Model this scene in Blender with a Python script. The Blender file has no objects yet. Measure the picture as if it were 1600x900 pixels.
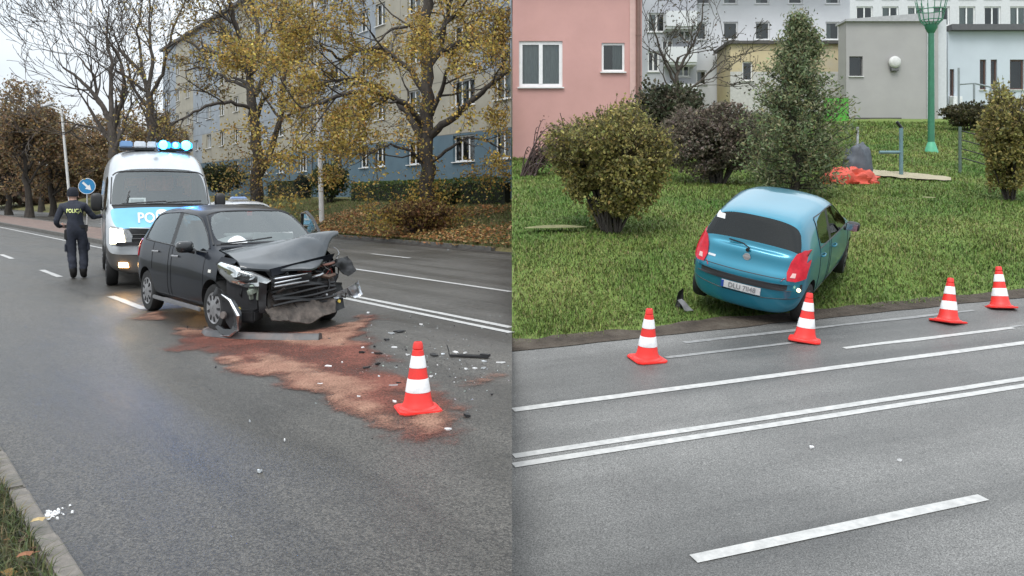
import bpy, bmesh, math, random
import numpy as np
from mathutils import Vector, Matrix, Euler, noise
from mathutils.bvhtree import BVHTree
random.seed(7); np.random.seed(7)
SC = bpy.context.scene
COL = SC.collection
PI = math.pi
# ------------------------------------------------------------------ camera
F = 1333.0; EYE = 1.62; VH = 305.0          # focal length in px of a 1600 wide picture, eye height, horizon row
cd = bpy.data.cameras.new('camera'); cam = bpy.data.objects.new('camera', cd); COL.objects.link(cam)
cam.location = (0, 0, EYE); cam.rotation_euler = (math.radians(90), 0, 0)
cd.sensor_width = 36; cd.lens = 36 * F / 1600; cd.shift_y = -(450 - VH) / 1600
cd.clip_start = 0.05; cd.clip_end = 2000
SC.camera = cam
# ------------------------------------------------------------------ sky, sun, exposure
SUN_EL, SUN_AZ = math.radians(56), math.radians(200)
w = bpy.data.worlds.new('World'); SC.world = w; w.use_nodes = True
nt = w.node_tree; nt.nodes.clear()
def nn(nt, t, **kw):
    n = nt.nodes.new(t)
    for k, v in kw.items(): setattr(n, k, v)
    return n
sky = nn(nt, 'ShaderNodeTexSky', sky_type='NISHITA', sun_disc=False, sun_elevation=SUN_EL, sun_rotation=SUN_AZ)
sky.air_density = 1.0; sky.dust_density = 6.0; sky.ozone_density = 1.0
hsv = nn(nt, 'ShaderNodeHueSaturation'); hsv.inputs['Saturation'].default_value = 0.45
tc = nn(nt, 'ShaderNodeTexCoord'); mp = nn(nt, 'ShaderNodeMapping'); mp.inputs['Scale'].default_value = (1.5, 1.5, 4)
ns = nn(nt, 'ShaderNodeTexNoise'); ns.inputs['Scale'].default_value = 1.6; ns.inputs['Detail'].default_value = 5
rp = nn(nt, 'ShaderNodeValToRGB')
rp.color_ramp.elements[0].position = .32; rp.color_ramp.elements[0].color = (6.6, 7.4, 8.2, 1)
rp.color_ramp.elements[1].position = .68; rp.color_ramp.elements[1].color = (9.6, 10.1, 10.5, 1)
mx = nn(nt, 'ShaderNodeMix', data_type='RGBA'); mx.inputs['Factor'].default_value = .82   # cloud cover over the blue
bg = nn(nt, 'ShaderNodeBackground'); bg.inputs['Strength'].default_value = 0.092
ow = nn(nt, 'ShaderNodeOutputWorld')
L = nt.links.new
L(sky.outputs[0], hsv.inputs['Color']); L(tc.outputs['Generated'], mp.inputs[0]); L(mp.outputs[0], ns.inputs['Vector']); L(ns.outputs['Fac'], rp.inputs[0])
sx = nn(nt, 'ShaderNodeSeparateXYZ'); mr = nn(nt, 'ShaderNodeMapRange'); mr.inputs['To Min'].default_value = .78; mr.inputs['To Max'].default_value = 2.0   # an overcast sky is brightest overhead
cm = nn(nt, 'ShaderNodeVectorMath', operation='SCALE'); L(tc.outputs['Generated'], sx.inputs[0]); L(sx.outputs['Z'], mr.inputs['Value']); L(rp.outputs[0], cm.inputs[0]); L(mr.outputs[0], cm.inputs['Scale'])
L(hsv.outputs[0], mx.inputs['A']); L(cm.outputs[0], mx.inputs['B']); L(mx.outputs['Result'], bg.inputs['Color']); L(bg.outputs[0], ow.inputs[0])
sd = bpy.data.lights.new('sun', 'SUN'); sd.energy = 1.0; sd.angle = math.radians(25); sd.color = (1, .97, .93)
so = bpy.data.objects.new('sun', sd); COL.objects.link(so); so.rotation_euler = (math.radians(90) - SUN_EL, 0, math.radians(180) - SUN_AZ)
vs = SC.view_settings; vs.view_transform = 'Standard'; vs.look = 'None'; vs.gamma = 1; vs.use_curve_mapping = False
vs.exposure = 0.66
SC.cycles.max_bounces = 8; SC.cycles.transparent_max_bounces = 16; SC.cycles.use_denoising = True
# ------------------------------------------------------------------ helpers
def srgb(r, g, b):
    return tuple((c / 255 / 12.92 if c / 255 <= .04045 else ((c / 255 + .055) / 1.055) ** 2.4) for c in (r, g, b))
def link(o, parent=None):
    COL.objects.link(o)
    if parent is not None: o.parent = parent
    return o
def thing(name, label, cat, loc=(0, 0, 0), rotz=0.0, group=None):
    o = bpy.data.objects.new(name, None); link(o); o.location = loc; o.rotation_euler = (0, 0, rotz); o.empty_display_size = .2
    o['label'] = label; o['category'] = cat
    if group: o['group'] = group
    return o
def tag(o, label, cat, group=None, kind=None):
    if label: o['label'] = label
    if cat: o['category'] = cat
    if group: o['group'] = group
    if kind: o['kind'] = kind
    return o
def copy_tree(o, parent=None):
    c = o.copy(); link(c); c.parent = parent
    for ch in list(o.children): copy_tree(ch, c)
    return c
class MB:
    """collects shapes; build() links them as one mesh object"""
    def __init__(s): s.v = []; s.f = []; s.m = []
    def add(s, vs, fs, m=0):
        n = len(s.v); s.v += [tuple(p) for p in vs]; s.f += [tuple(n + i for i in f) for f in fs]; s.m += [m] * len(fs); return s
    def box(s, c, size, m=0, rot=None, taper=1.0):
        x, y, z = size[0] / 2, size[1] / 2, size[2] / 2; M = rot if rot is not None else Matrix.Identity(3)
        P = [(-x, -y, -z), (x, -y, -z), (x, y, -z), (-x, y, -z), (-x * taper, -y * taper, z), (x * taper, -y * taper, z), (x * taper, y * taper, z), (-x * taper, y * taper, z)]
        c = Vector(c)
        return s.add([c + M @ Vector(p) for p in P], [(0, 3, 2, 1), (4, 5, 6, 7), (0, 1, 5, 4), (1, 2, 6, 5), (2, 3, 7, 6), (3, 0, 4, 7)], m)
    def box2(s, a, b, m=0):
        return s.box([(a[i] + b[i]) / 2 for i in range(3)], [abs(b[i] - a[i]) for i in range(3)], m)
    def tube(s, pts, rad, n=8, m=0, cap=True):
        pts = [Vector(p) for p in pts]
        if not hasattr(rad, '__len__'): rad = [rad] * len(pts)
        vs = []; fs = []; up = Vector((.13, .21, .97))
        for i, p in enumerate(pts):
            d = (pts[min(i + 1, len(pts) - 1)] - pts[max(i - 1, 0)])
            if d.length < 1e-9: d = Vector((0, 0, 1))
            d.normalize(); a = d.cross(up)
            if a.length < .05: a = d.cross(Vector((1, 0, 0)))
            a.normalize(); b = d.cross(a)
            for k in range(n):
                t = 2 * PI * k / n; vs.append(p + (a * math.cos(t) + b * math.sin(t)) * rad[i])
        for i in range(len(pts) - 1):
            for k in range(n):
                k2 = (k + 1) % n; fs.append((i * n + k, i * n + k2, (i + 1) * n + k2, (i + 1) * n + k))
        if cap: fs.append(tuple(range(n))[::-1]); fs.append(tuple((len(pts) - 1) * n + k for k in range(n)))
        return s.add(vs, fs, m)
    def lathe(s, prof, c=(0, 0, 0), n=24, m=0, axis='Z', cap=True):
        """prof: list of (r, h) along the axis"""
        vs = []; fs = []
        for r, h in prof:
            for k in range(n):
                t = 2 * PI * k / n; x, y = r * math.cos(t), r * math.sin(t)
                vs.append({'Z': (x, y, h), 'Y': (x, h, y), 'X': (h, x, y)}[axis])
        for i in range(len(prof) - 1):
            for k in range(n):
                k2 = (k + 1) % n; fs.append((i * n + k, i * n + k2, (i + 1) * n + k2, (i + 1) * n + k))
        if cap: fs.append(tuple(range(n))[::-1]); fs.append(tuple((len(prof) - 1) * n + k for k in range(n)))
        return s.add([Vector(c) + Vector(v) for v in vs], fs, m)
    def prism(s, poly, axis, a, b, m=0):
        """2D polygon extruded along an axis from a to b. axis 'X': poly is (y,z); 'Y': (x,z); 'Z': (x,y)"""
        def P(p, h): return {'X': (h, p[0], p[1]), 'Y': (p[0], h, p[1]), 'Z': (p[0], p[1], h)}[axis]
        n = len(poly); vs = [P(p, a) for p in poly] + [P(p, b) for p in poly]
        fs = [tuple(range(n))[::-1], tuple(range(n, 2 * n))] + [(i, (i + 1) % n, n + (i + 1) % n, n + i) for i in range(n)]
        return s.add(vs, fs, m)
    def build(s, name, mats, parent=None, smooth=None, bevel=0, fix=True):
        me = bpy.data.meshes.new(name); me.from_pydata(s.v, [], s.f)
        if not isinstance(mats, (list, tuple)): mats = [mats]
        for m in mats: me.materials.append(m)
        if len(mats) > 1: me.polygons.foreach_set('material_index', s.m)
        if fix or bevel:
            bm = bmesh.new(); bm.from_mesh(me)
            if bevel: bmesh.ops.bevel(bm, geom=bm.edges[:], offset=bevel, segments=2, affect='EDGES', clamp_overlap=True)
            if fix: bmesh.ops.recalc_face_normals(bm, faces=bm.faces)
            bm.to_mesh(me); bm.free()
        if smooth is not None:
            me.polygons.foreach_set('use_smooth', [True] * len(me.polygons))
            me.set_sharp_from_angle(angle=math.radians(smooth))
        return link(bpy.data.objects.new(name, me), parent)
def np_mesh(name, V, Fq, mat, parent=None, col=None, smooth=False):
    """fast mesh of equal sided faces. col: per-vertex colour"""
    V = np.asarray(V, np.float32); Fq = np.asarray(Fq, np.int32); k = Fq.shape[1]
    me = bpy.data.meshes.new(name)
    me.vertices.add(len(V)); me.vertices.foreach_set('co', V.ravel())
    me.loops.add(Fq.size); me.loops.foreach_set('vertex_index', Fq.ravel())
    me.polygons.add(len(Fq)); me.polygons.foreach_set('loop_start', np.arange(0, Fq.size, k, dtype=np.int32))
    me.update(calc_edges=True)
    if smooth: me.polygons.foreach_set('use_smooth', np.ones(len(Fq), bool))
    for m in (mat if isinstance(mat, (list, tuple)) else [mat]): me.materials.append(m)
    if col is not None:
        a = me.color_attributes.new('Col', 'FLOAT_COLOR', 'POINT')
        c = np.ones((len(V), 4), np.float32); c[:, :3] = col; a.data.foreach_set('color', c.ravel())
    return link(bpy.data.objects.new(name, me), parent)
# ------------------------------------------------------------------ materials
MATS = {}
def mat(name, col, rough=.6, metal=0., var=.12, scale=6., bump=0., bscale=60., spec=.5, coat=0., emit=None, estr=0., stretch=(1, 1, 1), dirt=None, dirt_amt=0., alpha=None):
    if name in MATS: return MATS[name]
    m = bpy.data.materials.new(name); m.use_nodes = True; nt = m.node_tree; L = nt.links.new
    b = nt.nodes['Principled BSDF']; b.inputs['Roughness'].default_value = rough; b.inputs['Metallic'].default_value = metal
    b.inputs['Specular IOR Level'].default_value = spec; b.inputs['Coat Weight'].default_value = coat; b.inputs['Coat Roughness'].default_value = .06
    tc = nn(nt, 'ShaderNodeTexCoord'); mp = nn(nt, 'ShaderNodeMapping'); mp.inputs['Scale'].default_value = stretch; L(tc.outputs['Object'], mp.inputs[0])
    n1 = nn(nt, 'ShaderNodeTexNoise'); n1.inputs['Scale'].default_value = scale; n1.inputs['Detail'].default_value = 6; L(mp.outputs[0], n1.inputs['Vector'])
    r = nn(nt, 'ShaderNodeValToRGB'); r.color_ramp.elements[0].position = .3; r.color_ramp.elements[1].position = .7
    r.color_ramp.elements[0].color = tuple(max(0, c * (1 - var)) for c in col) + (1,); r.color_ramp.elements[1].color = tuple(min(1, c * (1 + var)) for c in col) + (1,)
    L(n1.outputs['Fac'], r.inputs[0]); out = r.outputs[0]
    if dirt:
        n2 = nn(nt, 'ShaderNodeTexNoise'); n2.inputs['Scale'].default_value = scale * .6; n2.inputs['Detail'].default_value = 8; n2.inputs['Roughness'].default_value = .7; L(tc.outputs['Object'], n2.inputs['Vector'])
        r2 = nn(nt, 'ShaderNodeValToRGB'); r2.color_ramp.elements[0].position = .45; r2.color_ramp.elements[1].position = .7
        r2.color_ramp.elements[0].color = (0, 0, 0, 1); r2.color_ramp.elements[1].color = (dirt_amt,) * 3 + (1,)
        L(n2.outputs['Fac'], r2.inputs[0]); x = nn(nt, 'ShaderNodeMix', data_type='RGBA'); L(r2.outputs[0], x.inputs['Factor']); L(out, x.inputs['A']); x.inputs['B'].default_value = tuple(dirt) + (1,); out = x.outputs['Result']
    L(out, b.inputs['Base Color'])
    if bump:
        n3 = nn(nt, 'ShaderNodeTexNoise'); n3.inputs['Scale'].default_value = bscale; n3.inputs['Detail'].default_value = 4; L(mp.outputs[0], n3.inputs['Vector'])
        bp = nn(nt, 'ShaderNodeBump'); bp.inputs['Strength'].default_value = bump; bp.inputs['Distance'].default_value = .02; L(n3.outputs['Fac'], bp.inputs['Height']); L(bp.outputs[0], b.inputs['Normal'])
    if emit: b.inputs['Emission Color'].default_value = tuple(emit) + (1,); b.inputs['Emission Strength'].default_value = estr
    MATS[name] = m; return m
def glass_mat(name, tint=(.5, .55, .55), refl=.12, rough=.03):
    if name in MATS: return MATS[name]
    m = bpy.data.materials.new(name); m.use_nodes = True; nt = m.node_tree; L = nt.links.new; nt.nodes.clear()
    o = nn(nt, 'ShaderNodeOutputMaterial'); t = nn(nt, 'ShaderNodeBsdfTransparent'); t.inputs[0].default_value = tuple(tint) + (1,)
    g = nn(nt, 'ShaderNodeBsdfGlossy'); g.inputs['Roughness'].default_value = rough; g.inputs['Color'].default_value = (.9, .95, .95, 1)
    lw = nn(nt, 'ShaderNodeFresnel'); lw.inputs['IOR'].default_value = 1.5
    a = nn(nt, 'ShaderNodeMath', operation='ADD'); a.inputs[1].default_value = refl; a.use_clamp = True
    x = nn(nt, 'ShaderNodeMixShader'); L(lw.outputs[0], a.inputs[0]); L(a.outputs[0], x.inputs[0]); L(t.outputs[0], x.inputs[1]); L(g.outputs[0], x.inputs[2]); L(x.outputs[0], o.inputs[0])
    MATS[name] = m; return m
def leaf_mat(name, trans=.35, rough=.6):
    m = bpy.data.materials.new(name); m.use_nodes = True; nt = m.node_tree; L = nt.links.new
    b = nt.nodes['Principled BSDF']; o = nt.nodes['Material Output']; b.inputs['Roughness'].default_value = rough; b.inputs['Specular IOR Level'].default_value = .25
    a = nn(nt, 'ShaderNodeAttribute'); a.attribute_name = 'Col'; L(a.outputs['Color'], b.inputs['Base Color'])
    t = nn(nt, 'ShaderNodeBsdfTranslucent'); L(a.outputs['Color'], t.inputs[0])
    x = nn(nt, 'ShaderNodeMixShader'); x.inputs[0].default_value = trans; L(b.outputs[0], x.inputs[1]); L(t.outputs[0], x.inputs[2]); L(x.outputs[0], o.inputs[0])
    return m
LEAF = leaf_mat('leaf'); GRASSM = leaf_mat('grass_blade', .25)
def soften(m):            # blades are lit mostly like the turf they make up
    nt = m.node_tree; g = nn(nt, 'ShaderNodeNewGeometry'); a = nn(nt, 'ShaderNodeVectorMath', operation='MULTIPLY_ADD'); a.inputs[1].default_value = (.35, .35, .35); a.inputs[2].default_value = (0, 0, .8)
    n = nn(nt, 'ShaderNodeVectorMath', operation='NORMALIZE'); nt.links.new(g.outputs['Normal'], a.inputs[0]); nt.links.new(a.outputs[0], n.inputs[0]); nt.links.new(n.outputs[0], nt.nodes['Principled BSDF'].inputs['Normal'])
soften(GRASSM)
def asphalt(name, ang, base, wet, seed, rough0=.28, rough1=.62, rb=1.0, gr=1.0):
    """damp asphalt: aggregate grain, long streaks along the lane, damp and drier patches"""
    m = bpy.data.materials.new(name); m.use_nodes = True; nt = m.node_tree; L = nt.links.new
    b = nt.nodes['Principled BSDF']; tc = nn(nt, 'ShaderNodeTexCoord')
    mp = nn(nt, 'ShaderNodeMapping'); mp.inputs['Rotation'].default_value = (0, 0, ang); mp.inputs['Location'].default_value = (seed, seed * 2, 0); L(tc.outputs['Object'], mp.inputs[0])
    st = nn(nt, 'ShaderNodeMapping'); st.inputs['Scale'].default_value = (.05, .9, 1); L(mp.outputs[0], st.inputs[0])
    def noi(vec, sc, det, rgh=.55):
        n = nn(nt, 'ShaderNodeTexNoise'); n.inputs['Scale'].default_value = sc; n.inputs['Detail'].default_value = det; n.inputs['Roughness'].default_value = rgh; L(vec, n.inputs['Vector']); return n.outputs['Fac']
    def ramp(fac, p0, c0, p1, c1):
        r = nn(nt, 'ShaderNodeValToRGB'); r.color_ramp.elements[0].position = p0; r.color_ramp.elements[1].position = p1; r.color_ramp.elements[0].color = c0; r.color_ramp.elements[1].color = c1; L(fac, r.inputs[0]); return r.outputs[0]
    def mul(a, bb, f=1.0):
        x = nn(nt, 'ShaderNodeMix', data_type='RGBA', blend_type='MULTIPLY'); x.inputs['Factor'].default_value = f; L(a, x.inputs['A']); L(bb, x.inputs['B']); return x.outputs['Result']
    g = lambda v: (v, v, v, 1)
    grain = noi(mp.outputs[0], 95, 4, .8); grain2 = noi(mp.outputs[0], 260, 2, .7)
    streak = noi(st.outputs[0], 1.5, 5); patch = noi(mp.outputs[0], .38, 6, .6)
    vo = nn(nt, 'ShaderNodeTexVoronoi'); vo.inputs['Scale'].default_value = 95; L(mp.outputs[0], vo.inputs['Vector'])
    c = ramp(patch, .35, tuple(k * .74 for k in base) + (1,), .66, tuple(k * 1.22 for k in base) + (1,))
    c = mul(c, ramp(streak, .36, g(.70), .62, g(1.22)))
    c = mul(c, ramp(grain, .38, g(.45), .64, g(1.65)))
    c = mul(c, ramp(grain2, .32, g(.5), .68, g(1.65)))
    vc = nn(nt, 'ShaderNodeTexVoronoi'); vc.inputs['Scale'].default_value = 78; L(mp.outputs[0], vc.inputs['Vector']); sc_ = nn(nt, 'ShaderNodeSeparateColor'); L(vc.outputs['Color'], sc_.inputs[0])
    c = mul(c, ramp(sc_.outputs[0], .05, g(1 - .48 * gr), .95, g(1 + .62 * gr)))
    st2 = ramp(vo.outputs['Distance'], .0, g(1.5), .35, g(.95)); c = mul(c, st2, .6)
    L(c, b.inputs['Base Color'])
    rr = nn(nt, 'ShaderNodeMapRange'); rr.inputs['From Min'].default_value = .36; rr.inputs['From Max'].default_value = .64; rr.inputs['To Min'].default_value = rough0; rr.inputs['To Max'].default_value = rough1
    ad = nn(nt, 'ShaderNodeMath', operation='ADD'); hf = nn(nt, 'ShaderNodeMath', operation='MULTIPLY'); hf.inputs[1].default_value = .5; L(patch, ad.inputs[0]); L(streak, ad.inputs[1]); L(ad.outputs[0], hf.inputs[0]); L(hf.outputs[0], rr.inputs[0]); L(rr.outputs[0], b.inputs['Roughness'])
    bp = nn(nt, 'ShaderNodeBump'); bp.inputs['Strength'].default_value = .5 * rb; bp.inputs['Distance'].default_value = .007
    a2 = nn(nt, 'ShaderNodeMath', operation='ADD'); L(grain2, a2.inputs[0]); L(vo.outputs['Distance'], a2.inputs[1]); L(a2.outputs[0], bp.inputs['Height']); L(bp.outputs[0], b.inputs['Normal'])
    b.inputs['Specular IOR Level'].default_value = wet
    return m
def soil_mat(name, c1, c2, c3, sc=.6):
    m = bpy.data.materials.new(name); m.use_nodes = True; nt = m.node_tree; L = nt.links.new
    b = nt.nodes['Principled BSDF']; b.inputs['Roughness'].default_value = .9; b.inputs['Specular IOR Level'].default_value = .2; tc = nn(nt, 'ShaderNodeTexCoord')
    n = nn(nt, 'ShaderNodeTexNoise'); n.inputs['Scale'].default_value = sc; n.inputs['Detail'].default_value = 9; n.inputs['Roughness'].default_value = .68; L(tc.outputs['Object'], n.inputs['Vector'])
    r = nn(nt, 'ShaderNodeValToRGB'); r.color_ramp.elements[0].position = .34; r.color_ramp.elements[0].color = c1 + (1,); r.color_ramp.elements[1].position = .68; r.color_ramp.elements[1].color = c3 + (1,)
    e = r.color_ramp.elements.new(.5); e.color = c2 + (1,)
    L(n.outputs['Fac'], r.inputs[0]); L(r.outputs[0], b.inputs['Base Color'])
    n2 = nn(nt, 'ShaderNodeTexNoise'); n2.inputs['Scale'].default_value = 18; n2.inputs['Detail'].default_value = 6; L(tc.outputs['Object'], n2.inputs['Vector'])
    bp = nn(nt, 'ShaderNodeBump'); bp.inputs['Strength'].default_value = .8; bp.inputs['Distance'].default_value = .06; L(n2.outputs['Fac'], bp.inputs['Height']); L(bp.outputs[0], b.inputs['Normal'])
    return m
BLACKPL = mat('black_plastic', (.009, .009, .010), .45, bump=.15, bscale=200, var=.3)
RUBBER = mat('rubber', (.014, .014, .014), .75, bump=.3, bscale=90, var=.3)
DARKIN = mat('dark_interior', (.02, .02, .022), .8, var=.3)
CHROME = mat('chrome', (.75, .76, .78), .12, 1., var=.05)
ALU = mat('dull_aluminium', (.42, .43, .44), .42, .8, var=.2, scale=14)
ROADPAINT = mat('road_paint', (.43, .425, .41), .5, var=.16, scale=16, dirt=(.24, .24, .235), dirt_amt=.5, bump=.08, bscale=120)
ROADPAINT_WORN = mat('worn_road_paint', (.24, .24, .235), .55, var=.2, scale=16, dirt=(.14, .14, .14), dirt_amt=1., bump=.2, bscale=120)
WHITEPL = mat('white_plastic', (.75, .75, .74), .4, var=.05)
BARK = mat('dark_bark', (.046, .038, .031), .9, var=.4, scale=10, bump=.8, bscale=24, stretch=(1, 1, .3))
BARK2 = mat('grey_bark', (.07, .058, .048), .9, var=.4, scale=10, bump=.8, bscale=24, stretch=(1, 1, .3))
# ------------------------------------------------------------------ terrain
NL = (.788, .616); DL = (.616, -.788)       # left road: across (away from the kerb we stand by) and along (towards us)
NR = (-.346, .938); DR = (.938, .346)       # right road: across and along
def pL(t, q): return (NL[0] * q + DL[0] * t, NL[1] * q + DL[1] * t)
def pR(t, q): return (NR[0] * q + DR[0] * t, NR[1] * q + DR[1] * t)
def sm(a, b, x):
    t = min(1, max(0, (x - a) / (b - a))); return t * t * (3 - 2 * t)
def zl(x, y):
    q = NL[0] * x + NL[1] * y
    if q < 14.75: return 0.0
    z = .10 + max(0, q - 15.0) * .19 if q < 21.5 else 1.335 + (q - 21.5) * .04
    if q < 14.95: z = .10
    return z + .05 * noise.noise(Vector((x * .3, y * .3, 0)))
_yk = [0, 12, 17, 24, 36, 50, 60, 80]; _ek = [0, 0, .19, .30, .68, 1.58, 2.3, 3.0]
def zr_plane(x, y): return -1.08 + .105 * y
def zr(x, y):
    q = NR[0] * x + NR[1] * y
    z = zr_plane(x, y)
    if q > 8.8:
        z += float(np.interp(y, _yk, _ek)) + .38 * sm(8.95, 11.3, q) - .05 * sm(8.8, 8.95, q) + .06 * noise.noise(Vector((x * .5, y * .5, 3))) * sm(8.9, 10, q)
    return z
def ground(x, y): return zl(x, y) if x < 0 else zr(x, y)
def ray(u, v, y): return Vector(((u - 800) / F * y, y, EYE - (v - VH) / F * y))
def hit(u, v, ymax=140):
    y = 3.0
    f = lambda y: ray(u, v, y).z - ground((u - 800) / F * y, y)
    while y < ymax and f(y) > 0: y *= 1.02
    a, b = y / 1.02, y
    for _ in range(30):
        c = (a + b) / 2
        if f(c) > 0: a = c
        else: b = c
    p = ray(u, v, b); return p
def sheet(name, mat_, fx, us, vs, parent=None, kind='structure', smooth=True):
    V = [fx(u, v) for v in vs for u in us]; n = len(us)
    Fq = [(j * n + i, j * n + i + 1, (j + 1) * n + i + 1, (j + 1) * n + i) for j in range(len(vs) - 1) for i in range(n - 1)]
    o = np_mesh(name, V, Fq, mat_, parent, smooth=smooth)
    me = o.data
    if me.polygons[0].normal.z < 0: me.flip_normals()
    if kind: o['kind'] = kind
    return o
ASPH_L = asphalt('damp_asphalt', math.radians(52), (.052, .048, .042), .5, 0)
ASPH_R = asphalt('grey_asphalt', math.radians(-20.2), (.112, .110, .105), .4, 5, .4, .7, .5, .2)
lx = [-110, -90, -75, -60, -50, -42, -36, -30, -26, -22, -19, -16, -14, -12, -10, -8, -7, -6, -5, -4, -3, -2, -1, 0]
sheet('road', ASPH_L, lambda x, q: (x, (q - NL[0] * x) / NL[1], 0.0), lx, [.7, 1.2, 3, 6, 9, 12, 14.9])
rx = [0, .5, 1, 2, 3, 4, 5, 6, 7, 8, 10, 12, 15, 20, 30, 50]
sheet('road', ASPH_R, lambda x, q: (x, (q - NR[0] * x) / NR[1], zr_plane(x, (q - NR[0] * x) / NR[1])), rx, [-6, -3, 0, 3, 6, 8.92])
LAWN_L = soil_mat('leafy_lawn', (.085, .095, .035), (.12, .115, .048), (.165, .12, .06), .5)
LAWN_R = soil_mat('green_lawn', (.120, .185, .042), (.145, .205, .052), (.185, .210, .075), .7)
MUD = soil_mat('mud', (.040, .032, .025), (.070, .056, .044), (.10, .085, .068), 2.5)
qs = [14.92, 15.0, 15.2, 15.6, 16, 16.6, 17.2, 18, 19, 20, 21, 21.5, 23, 25, 28, 32, 40, 60]
def lawnL(x, q):
    y = (q - NL[0] * x) / NL[1]; return (x, y, zl(x, y) if q > 14.93 else -.03)
lxx = list(np.linspace(-110, -40, 20)) + list(np.linspace(-38, 0, 60))
sheet('lawn', LAWN_L, lawnL, lxx, qs)
def lawnR(x, q):
    y = (q - NR[0] * x) / NR[1]; return (x, y, zr(x, y) if q > 8.81 else zr_plane(x, y) - .06)
rxx = list(np.linspace(0, 14, 71)) + list(np.linspace(14.4, 60, 60))
sheet('lawn', LAWN_R, lawnR, rxx, [8.8] + list(np.linspace(8.86, 11, 24)) + list(np.linspace(11.2, 30, 60)) + [32, 34, 37, 40, 45, 50, 60])
# muddy shoulder at the edge of the right road, torn edge
def mudR(t, k):
    e = [8.80 + .05 * noise.noise(Vector((t * 1.7, 0, 0))) - .03, 8.9, 9.05, 9.2 + .16 * noise.noise(Vector((t * .9, 4, 0))) + .12 * noise.noise(Vector((t * 3.1, 9, 0)))][k]
    x, y = pR(t, e); return (x, y, (zr_plane(x, y) if e < 8.82 else max(zr(x, y), zr_plane(x, y))) + .008)
sheet('mud_shoulder', MUD, mudR, list(np.linspace(3.08, 22, 160)), [0, 1, 2, 3])
# earth face where the two levels meet
V = []; Fq = []
ys = np.linspace(-2, 60, 200)
for y in ys:
    a, b = zl(-.001, y), zr(0.0, y); V += [(0, y, min(a, b) - .3), (0, y, max(a, b) - .002)]
np_mesh('earth_bank', V, [(2 * i, 2 * i + 1, 2 * i + 3, 2 * i + 2) for i in range(len(ys) - 1)], MUD)['kind'] = 'structure'
# ------------------------------------------------------------------ road markings (flat paint 4 mm above the asphalt)
def marking(side, t0, t1, q, wd, m=None, segs=None, rag=0.0, q1=None):
    n = segs or max(2, int(abs(t1 - t0) / .5)); V = []; P = pL if side == 'L' else pR
    for i in range(n + 1):
        t = t0 + (t1 - t0) * i / n; qq = q if q1 is None else q + (q1 - q) * i / n
        for s in (-1, 1):
            j = rag * noise.noise(Vector((t * 4, s * 9, q)))
            x, y = P(t, qq + s * wd / 2 + j); V.append((x, y, (0 if side == 'L' else zr_plane(x, y)) + .005))
    o = np_mesh('road_marking', V, [(2 * i, 2 * i + 2, 2 * i + 3, 2 * i + 1) for i in range(n)], m or ROADPAINT)
    if o.data.polygons[0].normal.z < 0: o.data.flip_normals()
    o['kind'] = 'structure'; return o
TS = lambda q: -(q * NL[0]) / DL[0] - .02     # where a line at q meets x = 0
def tseam(q): return (0 - NL[0] * q) / DL[0] - .01
marking('L', -60, tseam(6.18), 6.18, .11, rag=.012)
marking('L', -16.0, tseam(6.42), 6.42, .11, rag=.012)
marking('L', -22.5, tseam(8.8), 8.8, .12, rag=.012)
for k in range(-9, 1): marking('L', -20.8 + 6.1 * k, -18.8 + 6.1 * k, 3.35, .12, rag=.012)
marking('L', -14.7, -12.76, 3.35, .12, rag=.012)
marking('L', -8.6, -6.8, 3.35, .12, rag=.02)
marking('L', -70, -27, 9.75, .12)
for k in range(-4, 2): marking('L', -20.95 + 8 * k, -18.9 + 8 * k, 11.45, .12, rag=.012)
def tseamR(q): return (0 - NR[0] * q) / DR[0] + .01
marking('R', tseamR(7.09), 24, 7.09, .10, rag=.008)
marking('R', tseamR(6.16), 24, 6.155, .085, rag=.008)
marking('R', tseamR(6.0), 24, 6.00, .085, rag=.008)
marking('R', 2.77, 5.08, 4.39, .095, rag=.006)
marking('R', 8.9, 12.5, 4.39, .095, rag=.006)
marking('R', 5.2, 9.6, 8.44, .085, ROADPAINT_WORN, rag=.03)
marking('R', 4.7, 6.4, 8.0, .07, ROADPAINT_WORN, rag=.02)
marking('R', 6.75, 9.3, 7.62, .08, ROADPAINT, rag=.02)
marking('R', 9.3, 11.5, 7.66, .06, ROADPAINT_WORN, rag=.02)
# ------------------------------------------------------------------ kerb by the camera, far kerb
CONC = mat('kerb_concrete', (.17, .15, .13), .75, var=.2, scale=9, bump=.5, bscale=70, dirt=(.07, .07, .06), dirt_amt=.8)
CONC2 = mat('mossy_kerb_concrete', (.10, .095, .085), .8, var=.25, scale=9, bump=.5, bscale=70)
rotL = Matrix.Rotation(math.atan2(DL[1], DL[0]), 3, 'Z')
kerb = thing('kerb', 'low concrete kerb of long stones beside the near left grass', 'kerb', (0, 0, 0)); kerb['kind'] = 'structure'
t = -30.0; rk = random.Random(3)
while t < -.9:
    if t < -14: ln = 2.0
    else: ln = .80
    x, y = pL(t + ln / 2, .715 + rk.uniform(-.006, .006)); b = MB()
    b.box((0, 0, 0), (ln - .012, .105, .22), rot=rotL)
    o = b.build('kerbstone', CONC, kerb, smooth=30, bevel=.012); o.location = (x, y, -.045 + rk.uniform(-.006, .006)); o.rotation_euler = (0, rk.uniform(-.006, .006), rk.uniform(-.006, .006))
    t += ln
VERGE = soil_mat('verge_soil', (.030, .032, .014), (.050, .050, .022), (.085, .060, .030), 2.0)
sheet('verge', VERGE, lambda t, q: pL(t, q) + (.045 + .03 * noise.noise(Vector((t * 2, q * 3, 0))) - (.05 if q > .6 else 0),), list(np.linspace(-30, -.6, 90)), list(np.linspace(-6, .66, 26)))
fk = thing('kerb', 'dark mossy kerb along the leaf covered lawn across the road', 'kerb', (0, 0, 0)); fk['kind'] = 'structure'
t = -18.9
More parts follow.
